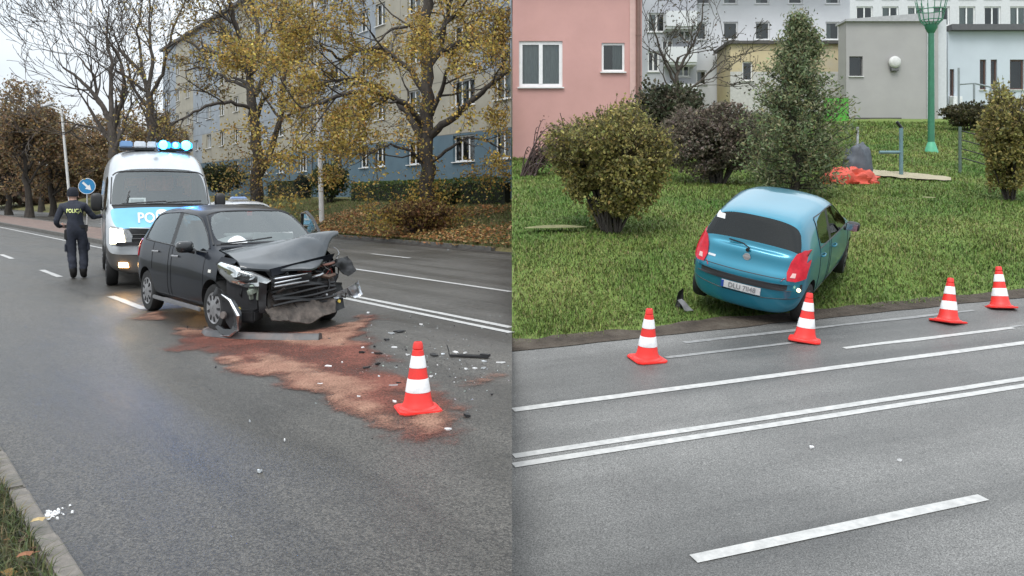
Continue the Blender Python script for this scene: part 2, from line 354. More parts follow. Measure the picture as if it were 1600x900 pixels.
while t > -60:
    ln = 1.0; t -= ln
    x, y = pL(t + ln / 2, 14.86)
    if x > -.62: continue
    b = MB(); b.box((x, y, -.02), (ln - .02, .16, .26), rot=rotL); b.build('kerbstone', CONC2, fk)
# gutter of dark wet leaves in front of it
GUT = mat('gutter_dirt', (.035, .030, .025), .7, var=.5, scale=5, bump=.8, bscale=40)
def gut(t, k):
    e = [14.30 + .22 * noise.noise(Vector((t * .8, 2, 0))), 14.6, 14.80][k]; x, y = pL(t, e); return (x, y, .006)
sheet('gutter', GUT, gut, list(np.linspace(-60, -18.6, 200)), [0, 1, 2])
# ------------------------------------------------------------------ leaves, blades and scatter
def leaf_quads(P, size, cols, rng, flat=0.0, aspect=.62, up=None):
    """diamond shaped leaves at points P: returns V, F, C"""
    n = len(P); P = np.asarray(P, float)
    a = rng.normal(size=(n, 3)); a[:, 2] *= (1 - flat); a /= np.linalg.norm(a, axis=1, keepdims=True) + 1e-9
    b = rng.normal(size=(n, 3)); b[:, 2] *= (1 - flat); b -= a * (a * b).sum(1, keepdims=True); b /= np.linalg.norm(b, axis=1, keepdims=True) + 1e-9
    s = (size * rng.uniform(.65, 1.35, n))[:, None]
    nrm = np.cross(a, b)
    V = np.stack([P - a * s * .5, P + b * s * .5 * aspect + nrm * s * .08, P + a * s * .5, P - b * s * .5 * aspect + nrm * s * .08], 1).reshape(-1, 3)
    Fq = np.arange(4 * n).reshape(n, 4)
    C = np.repeat(cols, 4, axis=0)
    return V, Fq, C
def pick(rng, n, palette, wts=None, jit=.25):
    pal = np.array(palette, float); i = rng.choice(len(pal), n, p=(np.array(wts) / sum(wts)) if wts is not None else None)
    return np.clip(pal[i] * (1 + jit * rng.normal(size=(n, 1))) * (1 + .06 * rng.normal(size=(n, 3))), .004, 1)
def leaves(name, P, size, palette, parent=None, seed=0, flat=0.0, wts=None, kind=None, aspect=.62, jit=.25, shade=None):
    rng = np.random.default_rng(seed); c = pick(rng, len(P), palette, wts, jit)
    V, Fq, C = leaf_quads(P, size, c, rng, flat, aspect)
    o = np_mesh(name, V, Fq, LEAF, parent, col=C)
    if kind: o['kind'] = kind
    return o
def blades(name, P, h, wd, palette, seed=0, lean=.5, parent=None, kind='stuff', wts=None, jit=.25, tint=None):
    """grass blades: bent three-vertex-wide slips rising from points P"""
    rng = np.random.default_rng(seed); n = len(P); P = np.asarray(P, float); c = pick(rng, n, palette, wts, jit)
    if tint is not None: c = np.clip(c * tint, .004, 1)
    t = rng.uniform(0, 2 * PI, n); d = np.stack([np.cos(t), np.sin(t), np.zeros(n)], 1); s = np.stack([-np.sin(t), np.cos(t), np.zeros(n)], 1)
    H = (np.asarray(h) * rng.uniform(.5, 1.4, n))[:, None]; W = (np.asarray(wd) * rng.uniform(.7, 1.3, n))[:, None]; l = (lean * rng.uniform(.1, 1.2, n))[:, None]
    up = np.array([0, 0, 1.0])
    m = P + up * H * .6 + d * H * l * .3; e = P + up * H * (1 - .25 * l) + d * H * l
    V = np.stack([P - s * W / 2, P + s * W / 2, m + s * W * .4, m - s * W * .4, e], 1).reshape(-1, 3)
    k = np.arange(n)[:, None] * 5
    T = np.concatenate([k + [0, 1, 2], k + [0, 2, 3], k + [3, 2, 4]], 0)
    o = np_mesh(name, V, T, GRASSM, parent, col=np.repeat(c, 5, axis=0)); o['kind'] = kind; return o
rng = np.random.default_rng(11)
GREENS = [(.146, .228, .046), (.164, .240, .054), (.124, .200, .042), (.195, .230, .070), (.225, .215, .092)]
# right bank: dense near the road, thinner with distance, tufty
P = []; Hh = []
for i in range(330000):
    y = 9.2 + 38 * rng.random() ** 1.9; x = rng.uniform(0.01, .62 * y + .6)
    q = NR[0] * x + NR[1] * y
    if q < 9.0 + .12 * noise.noise(Vector((x * 2, y * 2, 0))): continue
    n_ = noise.noise(Vector((x * .9, y * .9, 7))); n2 = noise.noise(Vector((x * 3.2, y * 3.2, 1)))
    if q < 9.35 and rng.random() < .55: continue
    P.append((x, y, zr(x, y) - .01)); Hh.append(.062 + .05 * max(-.3, n_) + .022 * max(0, n2) + .0022 * (y - 9))
P = np.array(P); Hh = np.array(Hh)
tn = np.array([noise.noise(Vector((p[0] * .45, p[1] * .30, 21))) + .5 * noise.noise(Vector((p[0] * 1.4, p[1] * .9, 4))) for p in P])[:, None]
blades('grass', P, Hh, .011 + .0011 * (P[:, 1] - 9), GREENS, 5, tint=1 + tn * np.array([[.55, .25, .45]]), lean=1.1, wts=[4, 4, 3, 3, 1], jit=.12)
# left verge by the kerb
P = []
for i in range(9000):
    t = rng.uniform(-7, -2.2); q = .665 - 1.2 * rng.random() ** 1.5
    x, y = pL(t, q); P.append((x, y, .035))
blades('grass', P, .085, .006, [(.06, .085, .025), (.09, .10, .035), (.14, .12, .06), (.05, .06, .03)], 6, lean=1.3)
P = [pL(rng.uniform(-7, -2.2), rng.uniform(-.4, .65)) + (.075,) for i in range(260)]
leaves('fallen_leaves', P, .055, [(.20, .10, .03), (.12, .06, .03), (.30, .20, .06), (.08, .05, .03)], None, 8, .7, kind='stuff')
# left lawn: short grass and leaf litter
P = []; Hh = []
for i in range(60000):
    q = 14.98 + 7 * rng.random() ** 1.3; x = rng.uniform(-16, -.02); y = (q - NL[0] * x) / NL[1]
    P.append((x, y, zl(x, y) - .01))
blades('grass', P, .10, .026, [(.11, .13, .04), (.15, .15, .055), (.17, .14, .07), (.10, .14, .04)], 9, lean=.9)
P = []
for i in range(26000):
    q = 14.7 + 5.8 * rng.random(); x = rng.uniform(-18, -.03); y = (q - NL[0] * x) / NL[1]
    dn = noise.noise(Vector((x * .35, y * .35, 2))); dist = math.hypot(x + 3.2, y - 31.6)
    if rng.random() > .30 + .8 * dn + .9 * math.exp(-dist / 3.5) - .10 * (q - 15): continue
    P.append((x, y, zl(x, y) + .085 + .05 * rng.random()))
leaves('fallen_leaves', P, .11, [(.36, .18, .065), (.30, .13, .055), (.42, .27, .10), (.20, .10, .05), (.46, .32, .16)], None, 10, .75, kind='stuff')
# ------------------------------------------------------------------ buildings
PANE = glass_mat('window_pane', (.55, .60, .60), .03)
FRAMEW = mat('window_frame_white', (.74, .74, .73), .45, var=.05)
FRAMEB = mat('window_frame_brown', (.10, .055, .045), .5, var=.1)
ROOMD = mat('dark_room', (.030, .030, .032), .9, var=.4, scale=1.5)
CURT = mat('net_curtain', (.50, .52, .50), .9, var=.15, scale=10, stretch=(6, 1, .4))
SILL = mat('window_sill', (.66, .66, .65), .5, var=.08)
def facade(name, parent, mats, x0, x1, z0, z1, holes, matf, xs=(), zs=(), reveal=.16, y=0.0):
    """wall skin in the plane y with real openings; holes: (x0, x1, z0, z1)"""
    X = sorted(set([x0, x1] + [round(h[k], 4) for h in holes for k in (0, 1)] + [a for a in xs if x0 < a < x1])); Z = sorted(set([z0, z1] + [round(h[k], 4) for h in holes for k in (2, 3)] + [a for a in zs if z0 < a < z1]))
    b = MB()
    for i in range(len(X) - 1):
        for j in range(len(Z) - 1):
            cx, cz = (X[i] + X[i + 1]) / 2, (Z[j] + Z[j + 1]) / 2
            if any(h[0] < cx < h[1] and h[2] < cz < h[3] for h in holes): continue
            b.add([(X[i], y, Z[j]), (X[i + 1], y, Z[j]), (X[i + 1], y, Z[j + 1]), (X[i], y, Z[j + 1])], [(0, 1, 2, 3)], matf(cx, cz))
    for h in holes:
        a, c, d, e = h; m = matf((a + c) / 2, (d + e) / 2); r = y + reveal + .10
        for q in ([(a, y, d), (a, y, e), (a, r, e), (a, r, d)], [(c, y, d), (c, r, d), (c, r, e), (c, y, e)], [(a, y, e), (c, y, e), (c, r, e), (a, r, e)], [(a, y, d), (a, r, d), (c, r, d), (c, y, d)]): b.add(q, [(0, 1, 2, 3)], m)
    return b.build(name, mats, parent, fix=False)
def window(parent, h, frame=None, mull=1, curtain=0, fw=.07, reveal=.12, y=0.0, sill=True, rnd=None, transom=False):
    a, c, d, e = h; frame = frame or FRAMEW; b = MB(); yy = y + reveal
    b.box2((a, yy, d), (a + fw, yy + .06, e)); b.box2((c - fw, yy, d), (c, yy + .06, e))
    b.box2((a + fw, yy, e - fw), (c - fw, yy + .06, e)); b.box2((a + fw, yy, d), (c - fw, yy + .06, d + fw))
    for k in range(mull):
        xm = a + (c - a) * (k + 1) / (mull + 1); b.box2((xm - fw * .55, yy - .012, d + fw), (xm + fw * .55, yy + .05, e - fw))
    if transom: b.box2((a + fw, yy - .008, e - .42), (c - fw, yy + .045, e - .36))
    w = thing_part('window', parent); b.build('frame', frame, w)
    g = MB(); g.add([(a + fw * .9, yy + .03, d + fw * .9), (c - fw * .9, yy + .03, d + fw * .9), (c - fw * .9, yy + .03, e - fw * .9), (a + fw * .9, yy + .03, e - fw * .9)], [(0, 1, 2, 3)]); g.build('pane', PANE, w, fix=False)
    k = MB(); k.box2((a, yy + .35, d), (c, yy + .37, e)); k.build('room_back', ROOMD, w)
    if curtain:
        n = 22; q = MB(); cx0, cx1 = (a + .08, c - .08) if curtain == 1 else ((a + .08, a + (c - a) * .45) if curtain == 2 else (a + (c - a) * .5, c - .08))
        vs = []; 
        for i in range(n + 1):
            x = cx0 + (cx1 - cx0) * i / n; yo = yy + .16 + .025 * math.sin(i * 1.9)
            vs += [(x, yo, d + .05), (x, yo, e - .03)]
        q.add(vs, [(2 * i, 2 * i + 2, 2 * i + 3, 2 * i + 1) for i in range(n)]); q.build('curtain', CURT, w, fix=False)
    if sill:
        s = MB(); s.box2((a - .05, y - .09, d - .05), (c + .05, y + reveal - .002, d - .008)); s.build('sill', SILL, w)
    return w
def thing_part(name, parent):
    e = bpy.data.objects.new(name, None); link(e, parent); e.empty_display_size = .1; return e
def shell(parent, mats, x0, x1, dep, z0, z1, mi=0, y=.02):
    """side, back walls and top of a block behind its facade"""
    b = MB(); D = dep
    b.add([(x0, y, z0), (x0, D, z0), (x0, D, z1), (x0, y, z1)], [(0, 3, 2, 1)][0:1] and [(0, 1, 2, 3)], mi); b.add([(x1, y, z0), (x1, y, z1), (x1, D, z1), (x1, D, z0)], [(0, 1, 2, 3)], mi)
    b.add([(x0, D, z0), (x1, D, z0), (x1, D, z1), (x0, D, z1)], [(0, 1, 2, 3)], mi)
    return b.build('side_wall', mats, parent)
# long apartment block on the left
BLUE = mat('blue_render', (.075, .125, .160), .85, var=.10, scale=1.2, bump=.2, bscale=60, dirt=(.10, .14, .17), dirt_amt=.5)
CREAM = mat('cream_render', (.31, .29, .235), .85, var=.10, scale=1.0, bump=.2, bscale=60, dirt=(.24, .225, .185), dirt_amt=.6)
PALEB = mat('pale_blue_render', (.25, .28, .31), .85, var=.10, scale=1.0, bump=.2, bscale=60)
ROOFT = mat('roof_trim', (.07, .065, .06), .7)
S_END = 70.4; ab = thing('apartment_block', 'long five storey cream apartment block with blue ground floor behind the yellow tree', 'apartment block', (-39.85, 97.4, 0), math.atan2(-.825, .566))
cols = [(.69, 1.5, 1), (4.26, 2.1, 2), (9.6, 1.5, 1), (13.8, 1.3, 1), (16.1, 1.25, 1), (20.3, 1.5, 1), (22.6, .75, 0), (26.5, 1.7, 2), (31.2, 1.4, 1), (34.6, .8, 0), (38.2, 1.7, 2), (42.5, 1.4, 1), (46.8, 1.4, 1), (51.2, 1.7, 2), (55.5, .8, 0), (59.3, 1.5, 1), (63.5, 1.5, 1), (67.6, 1.4, 1)]
holes = []; wins = []
rw = random.Random(5)
for s, wd, mu in cols:
    for r in range(5):
        z = 3.32 + 2.8 * r; hgt = 1.32 if wd > 1 else 1.0
        x = S_END - s; hh = (x - wd / 2, x + wd / 2, z, z + hgt)
        if hh[1] > S_END - .03: hh = (hh[0], S_END - .06, z, z + hgt)
        holes.append(hh); wins.append((hh, mu))
pale = [(S_END - 24.2, S_END - 21.3), (S_END - 36.2, S_END - 32.6), (S_END - 57, S_END - 53.6)]
def mf(x, z):
    if z < 4.75: return 0
    if any(a < x < b for a, b in pale) or z > 14.0 and int(x / 5.6) % 2 == 0: return 2
    if int(x * .18) % 3 == 0 and z > 8: return 2
    return 1
facade('facade', ab, [BLUE, CREAM, PALEB], 0, S_END, 0.0, 18.0, holes, mf, xs=[a for p in pale for a in p] + [S_END - 5.6 * k for k in range(1, 13)], zs=[4.75] + [7.5 + 2.8 * k for k in range(4)])
shell(ab, [CREAM], 0, S_END, 5.6, 0, 18.0)
b = MB(); b.box2((-.3, -.35, 18.0), (S_END, 5.9, 18.28)); b.build('roof_edge', ROOFT, ab)
b = MB()
for k in range(1, 13): b.box2((S_END - 5.6 * k - .015, -.004, 4.8), (S_END - 5.6 * k + .015, .01, 17.98))
for k in range(5): b.box2((0, -.005, 4.74 + 2.8 * k), (S_END, .01, 4.77 + 2.8 * k))
b.build('panel_joint', mat('joint_grey', (.16, .15, .13), .9), ab)['kind'] = 'stuff'
for hh, mu in wins:
    if hh[2] > 12 and hh[0] > S_END - 8: continue
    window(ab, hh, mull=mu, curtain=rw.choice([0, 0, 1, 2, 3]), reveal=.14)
b = MB(); b.tube([(S_END - 24.6, -.08, 1), (S_END - 24.6, -.08, 18)], .06, 8); b.build('downpipe', mat('zinc', (.20, .21, .22), .5, .5), ab)
# pink house on the right
PINK = mat('pink_render', (.52, .295, .265), .85, var=.05, scale=.8, bump=.25, bscale=50, dirt=(.44, .25, .22), dirt_amt=.5)
PINKL = mat('pale_pink_trim', (.56, .38, .34), .85, var=.06)
PIPE = mat('brown_pipe', (.17, .095, .075), .5)
hy = 30.0; X = lambda u, y: (u - 800) / F * y
Z = lambda v, y: EYE - (v - VH) / F * y
ph = thing('pink_house', 'pink rendered house behind the olive bush on the left of the slope', 'house', (0, hy, 0))
hl = [(X(811, hy), X(879, hy), Z(136, hy), Z(64, hy)), (X(940, hy), X(976, hy), Z(112, hy), Z(67, hy))]
facade('wall', ph, [PINK], .02, X(1003, hy), 1.6, 9.2, hl, lambda x, z: 0, reveal=.1)
shell(ph, [PINK], .02, X(1003, hy), 8, 1.6, 9.2)
b = MB(); b.box2((-.0, -.4, 9.2), (X(1003, hy) + .35, 8.3, 9.45)); b.build('roof', ROOFT, ph)
window(ph, hl[0], mull=1, curtain=1, fw=.12, reveal=.06); window(ph, hl[1], mull=0, curtain=3, fw=.075, reveal=.06)
b = MB(); b.box2((X(984, hy), -.03, 1.7), (X(993, hy), -.001, 9.1)); b.build('corner_trim', PINKL, ph)
b = MB(); b.tube([(X(997, hy), -.09, 1.7), (X(997, hy), -.09, 9.1)], .075, 10)
for zz in (3.2, 5.2, 7.2): b.lathe([(.09, zz), (.09, zz + .05)], (X(997, hy), -.09, 0), 10)
b.build('downpipe', PIPE, ph, smooth=40)
# pale apartment building far behind the right trees
WALLG = mat('pale_grey_render', (.64, .65, .665), .85, var=.06, scale=.6, dirt=(.54, .55, .57), dirt_amt=.5)
WALLD = mat('grey_render', (.40, .41, .44), .85, var=.10, scale=.6)
ay = 58.0; pb = thing('apartment_building', 'pale grey apartment building with small dark windows beyond the bushes', 'apartment building', (0, ay, 0))
def W4(u0, u1, v0, v1, y): return (X(u0, y), X(u1, y), Z(v1, y), Z(v0, y))
ha = [W4(1130, 1153, 34, 62, ay), W4(1180, 1203, 34, 62, ay), W4(1088, 1104, 34, 62, ay), W4(1232, 1254, 34, 62, ay), W4(1130, 1153, 96, 124, ay), W4(1088, 1104, 110, 132, ay), W4(1290, 1312, 34, 62, ay)]
ha += [W4(u, u + 22, -22, 6, ay) for u in (1088, 1130, 1180, 1232, 1290)]
facade('wall', pb, [WALLG, WALLD], X(1085, ay), X(1328, ay), 4.5, 16.5, ha, lambda x, z: 0)
shell(pb, [WALLG], X(1085, ay), X(1328, ay), 10, 4.5, 16.5)
for h in ha: window(pb, h, mull=0, fw=.09, curtain=rw.choice([0, 2]))
hb = [W4(1012, 1030, 80, 112, ay - 1.5), W4(1034, 1052, 62, 92, ay - 1.5), W4(1060, 1080, 34, 64, ay - 1.5), W4(1012, 1040, 20, 50, ay - 1.5), W4(1058, 1078, 88, 120, ay - 1.5)]
facade('stair_bay', pb, [WALLD], X(985, ay - 1.5), X(1088, ay - 1.5), 4.5, 16.5, hb, lambda x, z: 0, y=-1.5)
b = MB(); b.box2((X(1088, ay - 1.5) - .001, -1.5, 4.5), (X(1088, ay - 1.5) + .02, .4, 16.5)); b.build('side_wall', WALLD, pb)
for h in hb: window(pb, h, mull=1, fw=.1, curtain=rw.choice([0, 1, 2]), y=-1.5)
for v in (76, 134, 20):
    b = MB(); z = Z(v, ay - 2.5); b.box2((X(1030, ay), -2.7, z - .9), (X(1076, ay), -2.62, z + .1)); b.box2((X(1030, ay), -2.62, z - 1.05), (X(1076, ay), -1.5, z - .9))
    b.box2((X(1030, ay), -2.62, z - .9), (X(1030, ay) + .08, -1.5, z + .1)); b.box2((X(1076, ay) - .08, -2.62, z - .9), (X(1076, ay), -1.5, z + .1)); b.build('balcony', WALLG, pb)
b = MB(); b.box2((X(985, ay), -2, 16.5), (X(1328, ay), 10.4, 16.8)); b.build('roof_edge', ROOFT, pb)
# far block whose windows show above the low buildings at the top right
fy = 74.0; fb = thing('apartment_building', 'white far apartment building glimpsed above the low grey roofs top right', 'apartment building', (0, fy, 0))
hf = [W4(u, u + 26, v, v + 30, fy) for u in range(1338, 1660, 40) for v in (-32, 10, 52, 94)]
facade('wall', fb, [mat('offwhite_render', (.54, .55, .56), .85, var=.06)], X(1300, fy), X(1700, fy), 6, 24, hf, lambda x, z: 0); shell(fb, [WALLG], X(1300, fy), X(1700, fy), 9, 6, 24)
for h in hf: window(fb, h, mull=1, fw=.1, curtain=rw.choice([0, 1, 2]))
for u in (1372, 1452, 1532, 1612):
    z_ = Z(50, fy); b = MB(); b.box2((X(u, fy), -1.0, z_ - 1.0), (X(u + 34, fy), -.92, z_ + .05)); b.box2((X(u, fy), -.92, z_ - 1.1), (X(u + 34, fy), -.003, z_ - .98)); b.build('balcony', mat('balcony_grey', (.34, .35, .37), .8), fb)
# low cream building
YEL = mat('cream_yellow_render', (.52, .43, .27), .85, var=.08, scale=.7, dirt=(.42, .39, .33), dirt_amt=.7)
cy = 54.0; cb = thing('low_building', 'low cream yellow building half hidden by the tall green tree', 'building', (0, cy, 0))
hc = [W4(1160, 1176, 96, 126, cy)]
facade('wall', cb, [YEL, mat('grey_white_render', (.46, .45, .43), .85)], X(1141, cy), X(1330, cy), 4.5, Z(69, cy), hc, lambda x, z: 1 if z < Z(112, cy) else 0, zs=[Z(112, cy)])
window(cb, hc[0], mull=0, fw=.08)
shell(cb, [YEL], X(1141, cy), X(1330, cy), 3.5, 4.5, Z(69, cy))
b = MB(); b.box2((X(1141, cy) - .2, -.25, Z(69, cy)), (X(1330, cy), 3.7, Z(69, cy) + .18)); b.build('roof_edge', ROOFT, cb)
# grey block with one small window and a wall unit
GREYW = mat('grey_wall', (.34, .33, .32), .85, var=.05, scale=.7, bump=.15, bscale=50, dirt=(.29, .285, .28), dirt_amt=.5)
gy = 50.0; ra = math.radians(-6)
gb = thing('grey_building', 'plain grey flat roofed building with one small dark window behind the green pole', 'building', (X(1322, gy), gy, 0), 0)
gw = X(1466, gy) - X(1322, gy); gx = lambda u: X(u, gy) - X(1322, gy)
hg = [(gx(1327), gx(1348), Z(119, gy), Z(88, gy))]
topz = Z(34, gy)
facade('wall', gb, [GREYW, mat('plinth_grey', (.36, .35, .33), .85)], 0, gw, 4.6, topz, hg, lambda x, z: 1 if z < Z(186, gy) else 0, zs=[Z(186, gy)])
shell(gb, [GREYW], 0, gw, 1.2, 4.6, topz); window(gb, hg[0], mull=0, fw=.06, frame=mat('dark_frame', (.10, .10, .10), .5))
b = MB(); b.prism([(-.1, topz), (gw + .1, topz), (gw + .1, topz + .55), (-.1, topz + .12)], 'Y', -.2, 1.4); b.build('parapet', mat('light_flashing', (.36, .36, .37), .5), gb)
b = MB(); b.box2((gx(1448), -.05, 5.4), (gx(1460), -.001, topz - .02)); b.build('pilaster', mat('mid_grey_wall', (.40, .41, .42), .8), gb)
b = MB(); b.box2((gx(1466) + .01, .3, 4.6), (gx(1483), .9, topz + .2)); b.build('corner_strip', mat('white_grey_wall', (.52, .54, .56), .8, var=.05), gb)
b = MB(); b.box2((0.02, -.06, Z(187, gy)), (gx(1408), -.02, Z(184, gy))); b.build('ledge', ROOFT, gb)
ac = thing('wall_unit', 'round pale dish shaped unit hung on the grey building wall', 'wall unit', (X(1396, gy), gy, Z(101, gy)))
b = MB(); b.lathe([(.02, -.34), (.22, -.33), (.33, -.27), (.36, -.18), (.30, -.10)], (0, 0, .12), 20, axis='Y'); b.build('dish', mat('dish_white', (.55, .55, .53), .5), ac, smooth=50)
b = MB(); b.box((0, -.12, -.22), (.42, .22, .36)); b.box((0, -.04, .05), (.12, .1, .5)); b.build('bracket_box', mat('bracket_grey', (.12, .12, .12), .6), ac, bevel=.02)  # even dark grey box and bracket below the dish
# pale blue building further right
PBL = mat('pale_blue_wall', (.48, .53, .58), .85, var=.05, scale=.7)
by = 52.0; bb = thing('pale_blue_building', 'pale blue building with dark eaves and brown windows at the far right', 'building', (0, by, 0))
hp = [W4(1484, 1491, 108, 150, by), W4(1531, 1541, 93, 140, by), W4(1548, 1558, 93, 140, by), W4(1578, 1600, 93, 140, by)]
facade('wall', bb, [PBL], X(1481, by), X(1660, by), 4.8, Z(46, by), hp, lambda x, z: 0); shell(bb, [PBL], X(1481, by), X(1660, by), 7, 4.8, Z(46, by))
for h in hp: window(bb, h, mull=0, fw=.09, frame=FRAMEB)
b = MB(); b.box2((X(1481, by), -.5, Z(49, by)), (X(1660, by), 7.4, Z(40, by))); b.build('eaves', mat('dark_eaves', (.085, .085, .09), .6), bb)
b = MB(); b.box2((X(1482, by), -.6, 6.0), (X(1496, by), -.1, Z(152, by))); b.build('meter_box', mat('box_white', (.66, .67, .68), .6), bb, bevel=.02)
gp = thing('green_board', 'bright green board standing between the tree and grey building', 'board', (X(1302, 49), 48.6, 0))
b = MB(); zz = [Z(195, 48.6), Z(153, 48.6)]; b.box2((-.70, -.03, zz[0]), (.72, .03, zz[1])); b.build('board', mat('bright_green', (.075, .32, .03), .5, var=.06), gp, bevel=.01)
b = MB()
for xx in (-.6, .6): b.box2((xx - .04, .03, zz[0] - 1.0), (xx + .04, .1, zz[1] - .1))
b.build('post', ALU, gp)
# ------------------------------------------------------------------ trees, bushes, hedges
def grow(rnd, p, d, ln, r, depth, out, tips, bend=.25, up=.12, kids=(2, 3), spread=.6, shrink=.68, segs=5, inside=None, gn=.0):
    """recursive branch: polylines with radii into out, twig points into tips"""
    pts = [p.copy()]; rad = [r]; d = d.normalized(); r1 = r * (.55 if depth else .25)
    for i in range(segs):
        d = (d + Vector((rnd.gauss(0, bend), rnd.gauss(0, bend), rnd.gauss(0, bend) + up)) * .5).normalized()
        p = p + d * (ln / segs)
        if inside and not inside(p): break
        pts.append(p.copy()); rad.append(r + (r1 - r) * (i + 1) / segs)
    if len(pts) < 2: return
    out.append((pts, rad, depth))
    if depth <= 1:
        for q in pts[1:]: tips.append((q, d))
    if depth == 0: return
    n = rnd.randint(*kids)
    for k in range(n):
        i = rnd.randint(max(1, len(pts) // 2 - (1 if depth < 3 else 0)), len(pts) - 1) if k else len(pts) - 1
        a = Vector((rnd.gauss(0, 1), rnd.gauss(0, 1), rnd.gauss(0, .6))); a -= d * a.dot(d)
        nd = (d + a.normalized() * spread * rnd.uniform(.5, 1.3)).normalized()
        grow(rnd, pts[i], nd, ln * shrink * rnd.uniform(.75, 1.2), max(rad[i] * rnd.uniform(.55, .78), .004), depth - 1, out, tips, bend, up, kids, spread, shrink, segs, inside, gn)
def tubes_np(polys, mul=1.0, rmin=.006):
    V = []; Fq = []; off = 0
    for pts, rad, depth in polys:
        n = 7 if depth >= 4 else (5 if depth >= 2 else 3)
        P = np.array([tuple(p) for p in pts]); R = np.maximum(np.array(rad) * mul, rmin)
        T = np.gradient(P, axis=0); T /= np.linalg.norm(T, axis=1, keepdims=True) + 1e-9
        A = np.cross(T, np.array([.21, .13, .95])); A /= np.linalg.norm(A, axis=1, keepdims=True) + 1e-6; B = np.cross(T, A)
        th = np.arange(n) * 2 * PI / n
        ring = P[:, None] + (A[:, None] * np.cos(th)[None, :, None] + B[:, None] * np.sin(th)[None, :, None]) * R[:, None, None]
        V.append(ring.reshape(-1, 3)); m = len(P)
        i, k = np.meshgrid(np.arange(m - 1), np.arange(n), indexing='ij'); k2 = (k + 1) % n
        Fq.append(np.stack([i * n + k, i * n + k2, (i + 1) * n + k2, (i + 1) * n + k], -1).reshape(-1, 4) + off); off += m * n
    return np.concatenate(V), np.concatenate(Fq)
def tree(name, label, base, limbs, seed, depth=3, leafn=0, lsize=.12, pal=None, wts=None, bark=None, sub=(3, 5), ln=2.2, spread=.8, up=.1, inside=None, group=None, rmin=.008, trunk_top=None, kids=(2, 3), leafr=.35, droop=0.0, extra_tips=None, bend=.28, leaf_test=None, cat='tree'):
    """limbs: list of (points, r0, r1) in world space, the first is the trunk"""
    rnd = random.Random(seed); root = thing(name, label, cat, base, 0, group); B = Vector(base)
    tr = []; br = []; tips = []
    for li, (pts, r0, r1) in enumerate(limbs):
        pts = [Vector(p) for p in pts]; fine = []
        for i in range(len(pts) - 1):
            for k in range(4):
                a = k / 4; q = pts[i].lerp(pts[i + 1], a); fine.append(q + Vector([rnd.gauss(0, .025 * (pts[i + 1] - pts[i]).length) for _ in range(3)]) * (1 if (i or k) else 0))
        fine.append(pts[-1]); rad = [r0 + (r1 - r0) * i / (len(fine) - 1) for i in range(len(fine))]
        (tr if li == 0 else br).append((fine, rad, 5))
        if li == 0: rad[0] *= 1.5; rad[1] *= 1.12
        m = rnd.randint(*sub) + (2 if li else 0)
        for k in range(m):
            i = rnd.randint(int(len(fine) * (.45 if li == 0 else .3)), len(fine) - 1) if k else len(fine) - 1
            d = (fine[min(i + 1, len(fine) - 1)] - fine[max(i - 1, 0)]).normalized()
            a = Vector((rnd.gauss(0, 1), rnd.gauss(0, 1), rnd.gauss(0, .7))); a -= d * a.dot(d)
            nd = (d * .7 + a.normalized() * spread).normalized()
            grow(rnd, fine[i], nd, ln * rnd.uniform(.6, 1.2), max(rad[i] * .5, .02), depth, br, tips, bend, up - droop, kids, .65, .7, 4, inside)
    V, Fq = tubes_np(tr); o = np_mesh('trunk', V - np.array(base), Fq, bark or BARK, root, smooth=True)
    V, Fq = tubes_np(br, rmin=rmin); np_mesh('branches', V - np.array(base), Fq, bark or BARK, root, smooth=True)
    if leafn:
        rg = np.random.default_rng(seed); T = np.array([tuple(t[0]) for t in tips]); i = rg.integers(0, len(T), leafn)
        P = T[i] + rg.normal(size=(leafn, 3)) * leafr
        if extra_tips is not None: P = np.concatenate([P, extra_tips])
        if leaf_test is not None: P = P[[leaf_test(p) for p in P]]
        leaves('crown', P - np.array(base), lsize, pal, root, seed + 1, wts=wts)
    return root
def limb(y, pts, r0, r1, dys=None):
    """limb through picture rows and columns at depth y with depth offsets"""
    return ([ray(u, v, y + (dys[i] if dys else 0)) for i, (u, v) in enumerate(pts)], r0, r1)
left_only = lambda p: p.x < -.06
YELLOWS = [(.42, .295, .065), (.35, .235, .055), (.28, .23, .07), (.48, .36, .10), (.22, .14, .05), (.35, .20, .055)]
OCHRES = [(.30, .21, .06), (.24, .165, .055), (.20, .165, .06), (.36, .27, .08), (.16, .10, .045)]
BROWNS = [(.25, .165, .095), (.20, .14, .09), (.29, .20, .105), (.18, .15, .095), (.23, .185, .10), (.32, .20, .085)]
